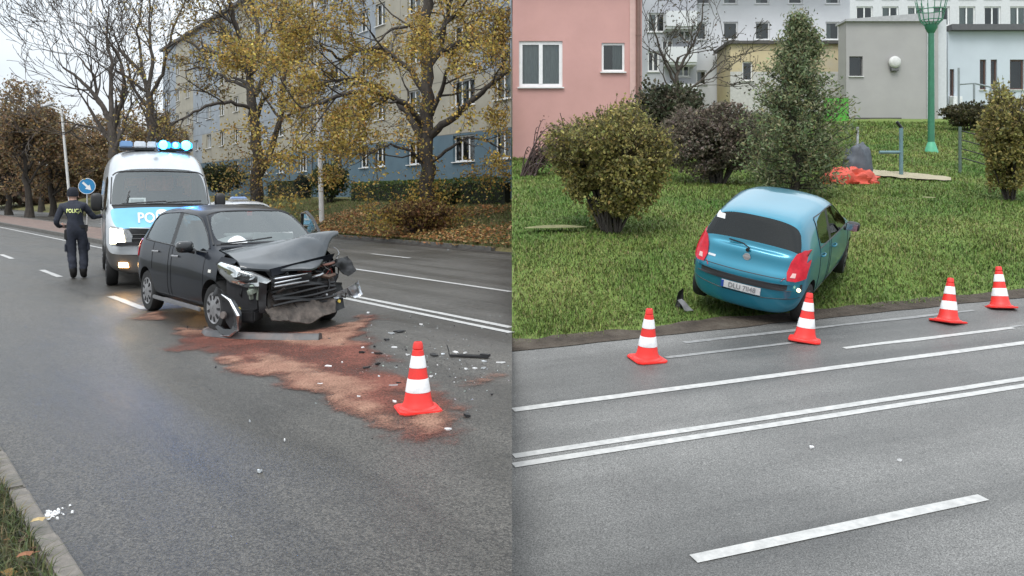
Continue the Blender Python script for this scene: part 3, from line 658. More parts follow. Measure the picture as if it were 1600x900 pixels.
# the big yellow tree
b0 = hit(668, 357); ty = b0.y
lm = [limb(ty, [(668, 362), (668, 300), (666, 230), (666, 185), (668, 120), (667, 60), (668, -10), (672, -60)], .30, .17),
      limb(ty, [(668, 215), (700, 190), (735, 158), (770, 130), (795, 108)], .16, .05, [0, -.4, -.8, -1.2, -1.4]),
      limb(ty, [(664, 225), (645, 190), (625, 160), (590, 135), (555, 122), (525, 126)], .15, .05, [0, .3, .8, 1.0, .8, .6]),
      limb(ty, [(662, 200), (640, 165), (600, 145), (550, 143), (505, 160), (470, 168)], .13, .04, [0, -.8, -1.6, -2.2, -2.6, -3.0]),
      limb(ty, [(667, 150), (640, 110), (600, 75), (560, 78), (535, 95), (500, 70)], .12, .04, [0, .5, .8, 1, 1, .5]),
      limb(ty, [(668, 110), (690, 75), (696, 40), (705, 0), (712, -40)], .13, .06, [0, .3, .3, .5, .6]),
      limb(ty, [(667, 95), (710, 70), (745, 62), (785, 55)], .10, .04, [0, .6, 1, 1.2]),
      limb(ty, [(674, 180), (690, 140), (698, 110), (720, 90)], .10, .04, [0, -.5, -1, -1.4]),
      limb(ty, [(667, 60), (640, 40), (612, 45), (590, 65)], .08, .03, [0, -.5, -1, -1.3]),
      limb(ty, [(668, 260), (640, 235), (610, 225), (590, 235)], .07, .03, [0, -.6, -.9, -1.0]),
      limb(ty, [(670, 255), (705, 230), (730, 215), (760, 218)], .07, .03, [0, -.4, -.6, -.6])]
rg = np.random.default_rng(77)
ivy = np.array([tuple(Vector(ray(668, 330 - 90 * rg.random(), ty)) + Vector((rg.normal() * .30, rg.normal() * .30, rg.normal() * .1))) for _ in range(500)] +
               [tuple(b0 + Vector((rg.normal() * .75, rg.normal() * .6, .15 + abs(rg.normal()) * .75))) for _ in range(1500)])
tree('yellow_tree', 'wide autumn tree with thin yellow leaves and dark trunk standing on the leafy lawn', tuple(b0 - Vector((0, 0, .12))), lm, 21, depth=4, leafn=42000, lsize=.105, pal=YELLOWS, wts=[4, 4, 4, 3, 2, 2], ln=1.7, spread=.9, up=.04, inside=left_only, kids=(2, 3), leafr=.15, extra_tips=ivy,
     leaf_test=lambda p: p[0] < -.05 and (p[2] < 8.2 or (hash((round(p[0] * 50), round(p[2] * 50))) % 10) < 4))
# forked tree in front of the block
b1 = hit(399, 322); ty = 36.0; b1 = Vector(((399 - 800) / F * ty, ty, ground((399 - 800) / F * ty, ty)))
lm = [limb(ty, [(399, 345), (403, 290), (402, 240), (396, 190), (392, 150), (390, 118)], .30, .17),
      limb(ty, [(391, 120), (372, 95), (345, 85), (310, 75), (275, 50)], .13, .04, [0, .5, 1, 1.2, 1.5]),
      limb(ty, [(390, 115), (380, 70), (365, 30), (350, -20)], .14, .06, [0, -.4, -.6, -.8]),
      limb(ty, [(390, 115), (405, 75), (400, 30), (395, -30)], .14, .06, [0, .4, .8, 1]),
      limb(ty, [(398, 150), (420, 105), (450, 75), (480, 55), (505, 50)], .12, .04, [0, .4, .8, 1, 1.2]),
      limb(ty, [(402, 285), (428, 225), (440, 170), (444, 110), (440, 50), (450, -10)], .16, .06, [0, .4, .6, .9, 1, 1.2]),
      limb(ty, [(396, 170), (360, 160), (320, 165), (285, 185), (262, 195)], .09, .03, [0, -.8, -1.2, -1.5, -1.5]),
      limb(ty, [(394, 140), (360, 125), (320, 105), (290, 110)], .09, .03, [0, .6, 1, 1.4]),
      limb(ty, [(440, 160), (470, 140), (492, 150), (515, 172)], .07, .03, [.6, .4, .2, 0])]
fol = np.array([tuple(ray(399 + 42 * rg.normal(), 262 + 34 * rg.normal(), ty - rg.random())) for _ in range(1800)])
tree('forked_tree', 'tall forked half bare tree with ochre leaves low on its trunk behind the van', tuple(b1 - Vector((0, 0, .1))), lm, 22, depth=4, leafn=9500, lsize=.115, pal=OCHRES, ln=1.8, spread=.9, up=.08, inside=left_only, leafr=.16, kids=(2, 3), extra_tips=fol)
# bare trees against the sky
ty = 46.0; b2 = Vector(((182 - 800) / F * ty, ty, 0.0))
lm = [limb(ty, [(182, 352), (182, 290), (178, 225), (174, 190)], .33, .22),
      limb(ty, [(174, 195), (160, 165), (140, 140), (120, 120), (98, 105)], .16, .05),
      limb(ty, [(174, 190), (172, 150), (176, 100), (165, 55), (170, 10)], .15, .04, [0, .5, .6, .8, 1]),
      limb(ty, [(176, 200), (190, 160), (195, 120), (185, 80), (160, 50)], .14, .04, [0, -.5, -1, -1, -1]),
      limb(ty, [(174, 190), (152, 150), (145, 115), (125, 90)], .12, .04, [0, .8, 1, 1.4]),
      limb(ty, [(180, 215), (150, 200), (120, 195), (100, 210)], .10, .03, [0, .5, .7, 1])]
tree('bare_tree', 'leafless dark tree with spreading branches rising behind the van cab', tuple(b2), lm, 23, depth=4, ln=2.6, spread=.75, up=.14, bark=BARK2, rmin=.013, kids=(2, 3))
ty = 52.0; b3 = Vector(((237 - 800) / F * ty, ty, 0.0))
lm = [limb(ty, [(240, 350), (238, 250), (234, 180), (232, 145)], .30, .20),
      limb(ty, [(232, 145), (222, 115), (205, 95), (185, 75), (178, 50)], .14, .04),
      limb(ty, [(232, 140), (238, 90), (232, 40), (236, -10)], .14, .04, [0, .5, .8, 1]),
      limb(ty, [(234, 150), (255, 115), (262, 75), (275, 35), (290, 0)], .13, .04, [0, -.5, -1, -1, -1]),
      limb(ty, [(230, 135), (220, 95), (215, 50), (222, 5)], .12, .04, [0, 1, 1.4, 1.5])]
tree('bare_tree', 'bare grey tree with upswept twigs next to the end of the apartment block', tuple(b3), lm, 24, depth=4, ln=2.6, spread=.7, up=.16, bark=BARK2, rmin=.014, kids=(2, 3))
# brown leaved trees on the far left: (u trunk, depth, top row, seed, half width px, label)
for i, (u, ty, tv, sd_, hw, lab) in enumerate([(46, 62, 118, 31, 46, 'tall brown leaved tree at the far left edge of the road'), (84, 66, 185, 32, 34, 'rust brown tree behind the distant street lamp'),
        (14, 70, 165, 33, 34, 'dull orange tree cut by the left picture edge'), (118, 74, 225, 34, 30, 'small rusty tree behind the round blue sign'), (150, 78, 215, 35, 30, 'low dull brown tree left of the leafless van tree'), (212, 70, 150, 36, 34, 'brown leaved tree right behind the van roof lights'), (300, 90, 190, 37, 40, 'pale brown tree in front of the far block corner'), (65, 82, 140, 38, 38, 'dark brown tree in the second row of the far left'), (180, 88, 200, 39, 40, 'olive brown tree filling the gap behind the van tree')]):
    x = (u - 800) / F * ty; base = Vector((x, ty, 0.0)); topz = Z(tv, ty) * .84; rr = random.Random(sd_)
    hwm = hw / F * ty
    lm = [([base - Vector((0, 0, .1)), base + Vector((rr.uniform(-.3, .3), 0, topz * .35)), base + Vector((rr.uniform(-.5, .5), 0, topz * .62)), base + Vector((rr.uniform(-.6, .6), 0, topz * .9))], .26, .08)]
    for k in range(7):
        a = rr.uniform(0, 2 * PI); z0 = topz * rr.uniform(.25, .65); d = hwm * rr.uniform(.6, 1.0)
        lm.append(([base + Vector((0, 0, z0)), base + Vector((math.cos(a) * d * .5, math.sin(a) * d * .5, z0 + topz * .12)), base + Vector((math.cos(a) * d, math.sin(a) * d, z0 + topz * .24))], .10, .03))
    tree('brown_tree', lab, tuple(base), lm, sd_, depth=3, leafn=9000, lsize=.22, pal=BROWNS, ln=topz * .15, spread=.9, up=.06, leafr=.30, rmin=.018, group='brown autumn trees along the left background')
# distant wood closing the end of the road
P = []
for i in range(9000):
    u = rng.uniform(-60, 345); v = 318 - (30 + 85 * (.5 + .5 * noise.noise(Vector((u * .02, 1, 0))))) * rng.random() ** .8; y = rng.uniform(95, 108); P.append(tuple(ray(u, v, y)))
leaves('far_wood', P, 1.0, [(.14, .105, .08), (.18, .125, .085), (.12, .105, .075), (.21, .15, .09)], None, 50, kind='stuff')
# hedge, shrubs on the left lawn
TWIG = mat('twig', (.10, .08, .055), .85, var=.3)
def bush(name, label, cat, c, rx, ry, rz, n, size, pal, seed, z0=.0, stems=14, wts=None, group=None, squash=None, cone=0.0, twig=None, jit=.3, flat=0, stem_mat=None):
    rg = np.random.default_rng(seed); root = thing(name, label, cat, tuple(c), 0, group)
    d = rg.normal(size=(n * 2, 3)); d /= np.linalg.norm(d, axis=1, keepdims=True); r = rg.random(n * 2) ** .42
    ctr = np.array([0, 0, z0 + rz]); Q = d * r[:, None]
    lump = np.array([.80 + .30 * noise.noise(Vector(q) * 1.9 + Vector((seed, 0, 0))) + .13 * noise.noise(Vector(q) * 5.1) for q in d])
    Q *= lump[:, None]
    k = np.array([noise.noise(Vector(q) * 3.3 + Vector((0, seed, 0))) for q in Q]) > -.22
    Q = Q[k][:n]
    if cone: Q[:, :2] *= (1 - cone * (1 - (Q[:, 2:3] + 1) / 2))
    if squash: Q[:, 2] = np.clip(Q[:, 2], -1, squash)
    P = Q * np.array([rx, ry, rz]) + ctr
    P = P[P[:, 2] > .02]
    leaves('foliage', P, size, pal, root, seed, wts=wts, jit=jit, flat=flat)
    rnd = random.Random(seed); polys = []
    for i in range(stems):
        a = rnd.uniform(0, 2 * PI); e = Vector((math.cos(a) * rx * rnd.uniform(.15, .62), math.sin(a) * ry * rnd.uniform(.15, .62), z0 + rz * rnd.uniform(.9, 1.8)))
        s = Vector((math.cos(a) * .07 * rx, math.sin(a) * .07 * ry, -.05)); m = s.lerp(e, .5) + Vector((rnd.gauss(0, .08), rnd.gauss(0, .08), .12)) * rx
        polys.append(([s, s.lerp(m, .5), m, m.lerp(e, .5), e], [.014 * rx + .004, .012 * rx + .004, .010 * rx + .003, .007 * rx + .002, .004], 2))
    V, Fq = tubes_np(polys); np_mesh('stems', V, Fq, stem_mat or BARK, root, smooth=True)
    polys = []                                                        # fine shoots standing out of the outline
    for i in range(int(26 * stems)):
        d = Vector((rnd.gauss(0, 1), rnd.gauss(0, 1), abs(rnd.gauss(0, 1)) * .9)).normalized(); l = .80 + .30 * noise.noise(d * 1.9 + Vector((seed, 0, 0)))
        k = (1 - cone * (1 - (d.z + 1) / 2)); a0 = Vector((d.x * rx * k * l * .7, d.y * ry * k * l * .7, z0 + rz + d.z * rz * l * .7)); e = Vector((d.x * rx * k * l, d.y * ry * k * l, z0 + rz + min(d.z, squash or 1) * rz * l)) * 1.0; e += (e - a0) * rnd.uniform(.1, .55) + Vector((rnd.gauss(0, .03), rnd.gauss(0, .03), rnd.gauss(.02, .03)))
        polys.append(([a0, a0.lerp(e, .5) + Vector((0, 0, .015)), e], [.006, .004, .002], 1))
    V, Fq = tubes_np(polys, rmin=.003); np_mesh('twigs', V, Fq, TWIG, root)
    tp = np.array([tuple(Vector(p[0][1]).lerp(p[0][2], rnd.random() * 1.02)) for p in polys for _ in range(3)]); leaves('outer_leaves', tp, size * .9, pal, root, seed + 3, wts=wts, jit=jit)
    return root
HEDGE = [(.058, .100, .028), (.085, .128, .034), (.045, .072, .022), (.12, .145, .042)]
def hedge(label, u0, u1, q, hgt, seed, dep=.9, pal=HEDGE):
    P = []; rg = np.random.default_rng(seed); n0 = hit_q(u0, q); n1 = hit_q(u1, q); ln_ = (n1 - n0).length; root = thing('hedge', label, 'hedge', tuple(n0))
    n = int(ln_ * 900); s = rg.random(n); dz = rg.random(n); w = rg.uniform(-dep / 2, dep / 2, n)
    nv = Vector((NL[0], NL[1], 0))
    for i in range(n):
        p = n0.lerp(n1, s[i]) + nv * w[i]
        top = hgt * (1 + .09 * noise.noise(Vector((p.x * 1.2, p.y * 1.2, 0)))); z = ground(p.x, p.y) + top * (1 - (1 - dz[i]) ** 1.5 if rg.random() < .6 else dz[i])
        if abs(w[i]) < dep * .36 and dz[i] < .7: continue
        if p.x > -.04: continue
        P.append((p.x - n0.x, p.y - n0.y, z - n0.z))
    leaves('foliage', P, .10, pal, root, seed)
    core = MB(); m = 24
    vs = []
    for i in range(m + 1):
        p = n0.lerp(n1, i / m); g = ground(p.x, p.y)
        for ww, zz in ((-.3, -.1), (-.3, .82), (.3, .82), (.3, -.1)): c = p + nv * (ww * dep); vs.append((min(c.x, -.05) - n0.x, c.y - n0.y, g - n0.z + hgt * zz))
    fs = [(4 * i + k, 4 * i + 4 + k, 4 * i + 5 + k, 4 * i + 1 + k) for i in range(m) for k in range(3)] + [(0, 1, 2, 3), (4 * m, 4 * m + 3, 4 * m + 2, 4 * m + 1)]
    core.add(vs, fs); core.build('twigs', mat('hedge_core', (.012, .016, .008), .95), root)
    return root
def hit_q(u, q):
    k = (u - 800) / F; y = q / (NL[0] * k + NL[1]); return Vector((k * y, y, ground(min(k * y, -.001), y)))
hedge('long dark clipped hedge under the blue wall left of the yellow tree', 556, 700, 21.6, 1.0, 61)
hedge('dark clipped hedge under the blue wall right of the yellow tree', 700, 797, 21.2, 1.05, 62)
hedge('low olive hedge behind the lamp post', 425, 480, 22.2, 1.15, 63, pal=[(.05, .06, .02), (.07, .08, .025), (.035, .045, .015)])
c = hit_q(515, 20.8); bush('round_shrub', 'rounded dense green shrub beside the lamp post', 'shrub', c, 1.25, 1.1, 1.15, 5200, .12, [(.035, .055, .018), (.055, .075, .022), (.025, .04, .014), (.08, .095, .03)], 64)
c = hit_q(473, 22.0); bush('small_shrub', 'small dark evergreen shrub left of the lamp post', 'shrub', c, .55, .5, .75, 1500, .10, [(.014, .024, .018), (.02, .032, .022)], 65)
c = hit_q(345, 24); bush('dark_shrub', 'dark green shrub mass behind the van mirror', 'shrub', c, 2.6, 1.5, 1.5, 5200, .16, [(.022, .035, .014), (.035, .05, .018), (.05, .05, .02)], 66)
c = hit_q(690, 20.4); bush('low_shrub', 'straggly low shrub with pale leaves at the hedge foot', 'shrub', c, 1.5, .5, .5, 900, .11, [(.10, .12, .05), (.16, .17, .08), (.05, .07, .02)], 67)
c = hit_q(652, 15.8); bush('undergrowth', 'reddish brown brambles around the foot of the yellow tree', 'brambles', c, 1.45, .8, .62, 2600, .10, [(.16, .08, .045), (.22, .12, .06), (.36, .25, .08), (.12, .07, .04), (.40, .29, .09)], 68, stems=26)
# right side plants
def at(u, v): return hit(u, v)
OLIVE = [(.26, .235, .075), (.32, .285, .09), (.20, .19, .065), (.14, .135, .06), (.36, .30, .105)]
c = at(955, 364); bush('olive_bush', 'round olive yellow bush left of the blue car', 'bush', c, 1.62, 1.35, 1.20, 34000, .066, OLIVE, 71, z0=.0, cone=.46, stems=34)
c = at(1578, 316); bush('olive_bush', 'olive yellow bush with dark stems cut by the right picture edge', 'bush', c, .95, 1.1, 1.35, 16000, .075, OLIVE, 72, z0=.0, cone=.40, stems=24)
c = at(1122, 290); bush('brown_hedge', 'dull brown purple hedge mass between pink house and green tree', 'hedge', c, 1.85, 1.2, 1.2, 20000, .085, [(.165, .130, .110), (.19, .155, .12), (.135, .13, .09), (.22, .18, .14)], 73, stems=40, squash=.8)
c = at(1046, 262); bush('dark_shrub', 'dark green shrub under the grey balconies', 'shrub', c, 1.5, 1.1, 1.5, 6000, .15, [(.060, .075, .040), (.08, .085, .05), (.10, .09, .06)], 74, squash=.8)
c = at(1515, 205); bush('dry_shrub', 'dry brown green shrub below the pale blue wall', 'shrub', c, 1.5, .9, .75, 2600, .15, [(.05, .055, .025), (.10, .09, .04), (.07, .06, .03)], 76)
# bramble canes at the seam side of the pink house
c = at(812, 275); rnd = random.Random(9); root = thing('brambles', 'arching bare bramble canes in front of the pink wall', 'brambles', tuple(c)); polys = []
for i in range(46):
    s = Vector((rnd.uniform(.02, .5), rnd.uniform(-.4, .4), 0)); h_ = rnd.uniform(.7, 2.0); e = Vector((min(1.5, s.x + rnd.uniform(.1, 1.2)), rnd.uniform(-.6, .3), h_ * rnd.uniform(.2, .9)))
    m = s.lerp(e, .45) + Vector((0, 0, h_ * .6)); pts = []
    for k in range(8): t = k / 7; pts.append(s * (1 - t) ** 2 + m * 2 * t * (1 - t) + e * t * t)
    polys.append((pts, [.02 - .0018 * k for k in range(8)], 2))
V, Fq = tubes_np(polys); np_mesh('canes', V, Fq, mat('bramble', (.075, .050, .045), .8, var=.3), root)
P = np.array([tuple(p + Vector((abs(rnd.gauss(0, .1)), rnd.gauss(0, .1), rnd.gauss(0, .1)))) for pl in polys for p in pl[0] for _ in range(2) if rnd.random() < .8]); P[:, 0] = np.abs(P[:, 0])
leaves('foliage', P, .075, [(.09, .05, .04), (.07, .07, .03), (.12, .08, .05)], root, 77)
# bare tree in front of the far grey balconies
ty = 46; u0 = 1060; bz = ground((u0 - 800) / F * ty, ty); base = Vector(((u0 - 800) / F * ty, ty, bz))
lm = [limb(ty, [(1060, 230), (1062, 180), (1058, 130), (1060, 90)], .16, .09), limb(ty, [(1060, 140), (1040, 100), (1025, 60), (1015, 20)], .09, .03), limb(ty, [(1059, 110), (1080, 75), (1095, 40), (1100, 0)], .09, .03), limb(ty, [(1060, 160), (1090, 130), (1112, 110), (1130, 95)], .08, .03)]
tree('bare_tree', 'thin bare tree with grey twigs in front of the grey balconies', tuple(base), lm, 41, depth=3, ln=1.7, spread=.8, up=.1, bark=BARK2, rmin=.016, leafn=900, lsize=.14, pal=[(.10, .085, .06), (.07, .065, .045)])
# tall loose green tree (willow like, narrow crown)
c = at(1240, 312); hgt = Z(25, c.y) - c.z; rg = np.random.default_rng(81); rnd = random.Random(81)
root = thing('green_tree', 'tall narrow grey green tree with ragged sprays behind the blue car', 'tree', tuple(c)); polys = []; P = []
tp = []
for k in range(12): t_ = k / 11; tp.append(Vector((.05 * math.sin(k * .9) + .10 * t_, .05 * math.cos(k), hgt * t_ - .05)))
polys_t = [(tp, [.11 * (1 - .9 * k / 11) + .006 for k in range(12)], 5)]
for i in range(300):
    t_ = .06 + .93 * (i / 300) ** .9; k = t_ * 11; p0 = tp[int(k)].lerp(tp[min(11, int(k) + 1)], k - int(k))
    R = (1.62 * min(1, .55 + t_ * 1.6) * (1 - t_) ** .95 + .14) * rnd.uniform(.5, 1.1)
    if rnd.random() < .08: R *= 1.25
    a = rnd.uniform(0, 2 * PI); rise = rnd.uniform(.25, .75)
    e = p0 + Vector((math.cos(a) * R, math.sin(a) * R, R * rise * (.6 + .8 * t_))); m = p0.lerp(e, .55) + Vector((0, 0, -.12 * R)); pts = [p0, p0.lerp(m, .6), m, m.lerp(e, .5), e]
    polys.append((pts, [.020, .016, .012, .008, .004], 1))
    for j in range(int(42 + 46 * R)):
        s_ = rnd.random() ** .6; kk = s_ * 3.99; q = pts[int(kk)].lerp(pts[int(kk) + 1], kk - int(kk)); P.append((q.x + rnd.gauss(0, .085), q.y + rnd.gauss(0, .085), q.z + rnd.gauss(0, .085)))
V, Fq = tubes_np(polys_t); np_mesh('trunk', V, Fq, BARK, root, smooth=True)
V, Fq = tubes_np(polys); np_mesh('branches', V, Fq, BARK, root)
leaves('crown', P, .095, [(.150, .195, .095), (.19, .225, .115), (.12, .165, .08), (.25, .255, .15), (.22, .205, .10)], root, 82, aspect=.36, jit=.32)
# ------------------------------------------------------------------ vehicles
def cage(stations, matfn, bulge0=.05, bulge1=.05):
    """stations: (x, [p1..p8], zb, ztop); each p is (y, z) or (dx, y, z). returns verts, faces, mats"""
    rings = []
    for x, ps, zb, zt in stations:
        h = [(x, 0, zb)] + [((x, p[0], p[1]) if len(p) == 2 else (x + p[0], p[1], p[2])) for p in ps]
        dx9 = h[-1][0]
        h.append((dx9, 0, zt)); rings.append(h)
    N = len(rings[0]); V = []; Fc = []; M = []; idx = []
    for h in rings:
        row = []
        for j in range(N): V.append(h[j]); row.append(len(V) - 1)           # left half, +y
        rrow = [row[0]] + [None] * (N - 2) + [row[-1]]
        for j in range(1, N - 1): V.append((h[j][0], -h[j][1], h[j][2])); rrow[j] = len(V) - 1
        idx.append((row, rrow))
    for i in range(len(rings) - 1):
        for j in range(N - 1):
            a, b = idx[i][0], idx[i + 1][0]; Fc.append((a[j], b[j], b[j + 1], a[j + 1])); M.append(matfn(i, j, 1))
            a, b = idx[i][1], idx[i + 1][1]; Fc.append((a[j], a[j + 1], b[j + 1], b[j])); M.append(matfn(i, j, -1))
    for end, bu in ((0, -bulge0), (len(rings) - 1, bulge1)):
        h = rings[end]; l, r = idx[end]; prev = None
        for j in range(N):
            if j in (0, N - 1): cols = None; c = [l[j]] * 5
            else:
                c = [l[j]]
                for k, s in ((.6, .75), (0, 1), (-.6, .75)): V.append((h[j][0] + bu * s, h[j][1] * k, h[j][2])); c.append(len(V) - 1)
                c.append(r[j])
            if prev is not None:
                for k in range(4):
                    f = [prev[k], prev[k + 1], c[k + 1], c[k]]; f = [v for n_, v in enumerate(f) if v not in f[:n_]]
                    if len(f) > 2: Fc.append(tuple(f if end else f[::-1])); M.append(matfn('end0' if end == 0 else 'end1', j - 1, 1 if k < 2 else -1))
            prev = c
    return V, Fc, M
def body(root, stations, matfn, mats, names, arches, sub=3, deform=None, drop=(), bulge0=.05, bulge1=.05, crease=None, well=None, split_x=0.0, paint=()):
    V, Fc, M = cage(stations, matfn, bulge0, bulge1)
    me = bpy.data.meshes.new('body'); me.from_pydata(V, [], Fc)
    for m in mats: me.materials.append(m)
    me.polygons.foreach_set('material_index', M)
    bm = bmesh.new(); bm.from_mesh(me); bmesh.ops.recalc_face_normals(bm, faces=bm.faces)
    cl = bm.edges.layers.float.new('crease_edge')
    for e in bm.edges:
        ms = {f.material_index for f in e.link_faces}
        if len(ms) > 1 and not all(k_ in paint for k_ in ms): e[cl] = .55
        if crease: 
            k = crease(e.verts[0].co, e.verts[1].co)
            if k: e[cl] = k
    bm.to_mesh(me); bm.free()
    o = link(bpy.data.objects.new('body', me)); o.modifiers.new('s', 'SUBSURF').levels = sub; o.modifiers['s'].render_levels = sub
    cut = None
    if arches:
        b = MB()
        for x, z, r, y0, y1 in arches:
            for s in (1, -1): b.lathe([(r, s * y0), (r, s * y1)], (x, 0, z), 40, axis='Y')
        cut = b.build('cutter', mats[0]); cut.data.materials.clear()
        for m in mats: cut.data.materials.append(m)
        cut.data.polygons.foreach_set('material_index', [well] * len(cut.data.polygons))
        md = o.modifiers.new('b', 'BOOLEAN'); md.operation = 'DIFFERENCE'; md.object = cut; md.solver = 'EXACT'
    dg = bpy.context.evaluated_depsgraph_get(); ev = o.evaluated_get(dg); me2 = bpy.data.meshes.new_from_object(ev)
    bpy.data.objects.remove(o); bpy.data.meshes.remove(me)
    if cut: bpy.data.objects.remove(cut)
    bm = bmesh.new(); bm.from_mesh(me2)
    if deform:
        for v in bm.verts: v.co = deform(v.co.copy())
    bmesh.ops.recalc_face_normals(bm, faces=bm.faces)
    bvh = BVHTree.FromBMesh(bm); res = {}
    for k, nm in enumerate(names):
        for side in ((0,) if not nm or nm[0] not in '*#' else ((1, -1) if nm[0] == '*' else (1, -1, 2, -2))):
            def off_side(f):
                if not side: return False
                c = f.calc_center_median(); sg = 1 if side > 0 else -1
                return c.y * sg < 0 or (nm[0] == '#' and (c.x > split_x) != (abs(side) == 1))
            b2 = bm.copy(); dl = [f for f in b2.faces if f.material_index != k or off_side(f)]
            bmesh.ops.delete(b2, geom=dl, context='FACES')
            if nm and len(b2.faces) and k not in drop:
                m2 = bpy.data.meshes.new(nm); b2.to_mesh(m2); m2.materials.clear(); m2.materials.append(mats[k])
                m2.polygons.foreach_set('material_index', [0] * len(m2.polygons)); m2.polygons.foreach_set('use_smooth', [True] * len(m2.polygons)); m2.set_sharp_from_angle(angle=math.radians(42))
                nm_ = nm.strip('*#'); m2.name = nm_; res[(nm_, side)] = link(bpy.data.objects.new(nm_, m2), root)
            b2.free()
    bm.free(); return res, bvh
AX = {'+X': ((6, 0, 0), (-1, 0, 0)), '-X': ((-7, 0, 0), (1, 0, 0)), '+Y': ((0, 4, 0), (0, -1, 0)), '-Y': ((0, -4, 0), (0, 1, 0)), '+Z': ((0, 0, 5), (0, 0, -1))}
def proj(bvh, ax, a, b, off=0.0):
    o, d = AX[ax]; o = Vector(o); d = Vector(d)
    if ax[1] == 'X': o = Vector((o.x, a, b))
    elif ax[1] == 'Y': o = Vector((a, o.y, b))
    else: o = Vector((a, b, o.z))
    h = bvh.ray_cast(o, d)
    if h[0] is None:
        h = bvh.find_nearest(o + d * 4.0); 
    n = h[1]
    if n.dot(d) > 0: n = -n
    return h[0] + n * off - d * off * .3
def patch(name, parent, bvh, outline, ax, m, off=.006, rings=4, sub=4, edge=-.01, smooth=50):
    cx = sum(p[0] for p in outline) / len(outline); cy = sum(p[1] for p in outline) / len(outline); pts = []
    for i, p in enumerate(outline):
        q = outline[(i + 1) % len(outline)]
        for k in range(sub): pts.append((p[0] + (q[0] - p[0]) * k / sub, p[1] + (q[1] - p[1]) * k / sub))
    n = len(pts); b = MB(); V = [proj(bvh, ax, cx, cy, off)]; Fq = []
    for r in range(1, rings + 1):
        s = r / rings
        for p in pts: V.append(proj(bvh, ax, cx + (p[0] - cx) * s, cy + (p[1] - cy) * s, off))
    for p in pts: V.append(proj(bvh, ax, p[0], p[1], edge))
    for k in range(n): Fq.append((0, 1 + k, 1 + (k + 1) % n))
    for r in range(rings):
        for k in range(n): Fq.append((1 + r * n + k, 1 + (r + 1) * n + k, 1 + (r + 1) * n + (k + 1) % n, 1 + r * n + (k + 1) % n))
    b.add(V, Fq); return b.build(name, m, parent, smooth=smooth)
def seam(bvh, lines, ax, b, r=.0045, step=.05):
    for ln in lines:
        P = []
        for i in range(len(ln) - 1):
            n = max(1, int(math.dist(ln[i], ln[i + 1]) / step))
            for k in range(n): t = k / n; P.append((ln[i][0] + (ln[i + 1][0] - ln[i][0]) * t, ln[i][1] + (ln[i + 1][1] - ln[i][1]) * t))
        P.append(ln[-1]); b.tube([proj(bvh, ax, p[0], p[1], .0005) for p in P], r, 4)
def text2d(txt, size, bold=False, spacing=1.0):
    c = bpy.data.curves.new('lettering', 'FONT'); c.body = txt; c.size = size; c.align_x = 'CENTER'; c.align_y = 'CENTER'; c.space_character = spacing; c.resolution_u = 3
    if bold: c.offset = size * .02
    o = link(bpy.data.objects.new('lettering', c)); dg = bpy.context.evaluated_depsgraph_get(); me = bpy.data.meshes.new_from_object(o.evaluated_get(dg))
    V = [(v.co.x, v.co.y) for v in me.vertices]; Fq = [tuple(p.vertices) for p in me.polygons]; bpy.data.objects.remove(o); bpy.data.meshes.remove(me); return V, Fq
def letter_patch(name, parent, bvh, txt, size, ax, c, m, off=.006, mirror=1, bold=True, sy=1.0):
    V, Fq = text2d(txt, size, bold); b = MB(); b.add([proj(bvh, ax, c[0] + mirror * x, c[1] + y * sy, off) for x, y in V], Fq); return b.build(name, m, parent, fix=False)
def wheel(parent, x, y, z, R, wd, side, rim_m, spokes=9, style='cap', tilt=0, steer=0):
    w_ = bpy.data.objects.new('wheel', None); link(w_, parent); w_.location = (x, y, z); w_.rotation_euler = (tilt, 0, steer); w_.empty_display_size = .1
    h = wd / 2; b = MB()
    b.lathe([(R * .62, -h * .9), (R * .78, -h), (R * .94, -h * .95), (R, -h * .62), (R, h * .62), (R * .94, h * .95), (R * .78, h), (R * .62, h * .9)], (0, 0, 0), 36, axis='Y'); b.build('tyre', RUBBER, w_, smooth=40)
    s = side; b = MB()
    b.lathe([(R * .66, s * h * .80), (R * .645, s * h * .97), (R * .60, s * h * .90), (R * .42, s * h * .98), (R * .20, s * h * 1.06), (R * .10, s * h * 1.10), (.004, s * h * 1.10)], (0, 0, 0), 36, axis='Y', cap=False); b.build('rim', rim_m, w_, smooth=35)
    b = MB()
    for k in range(spokes):
        t = 2 * PI * k / spokes; M = Matrix.Rotation(t, 3, 'Y'); p = M @ Vector((R * .46, s * (h * .99), 0)); b.box(p, (R * .22, h * .12, R * .10), rot=M)
    b.build('rim_slots', DARKIN, w_); return w_
GLASS = glass_mat('car_glass', (.46, .50, .49), .09); GLASS_D = glass_mat('dark_car_glass', (.24, .26, .26), .0)
GLASS_V = glass_mat('van_glass', (.80, .84, .84), .07)
LAMPRED = mat('red_lamp', (.50, .008, .022), .3, var=.2, scale=18, coat=.25, spec=.3); LAMPCLR = mat('clear_lamp', (.74, .76, .78), .22, .15, var=.18, scale=16, coat=1.)
AMBER = mat('amber_lens', (.55, .22, .02), .2)
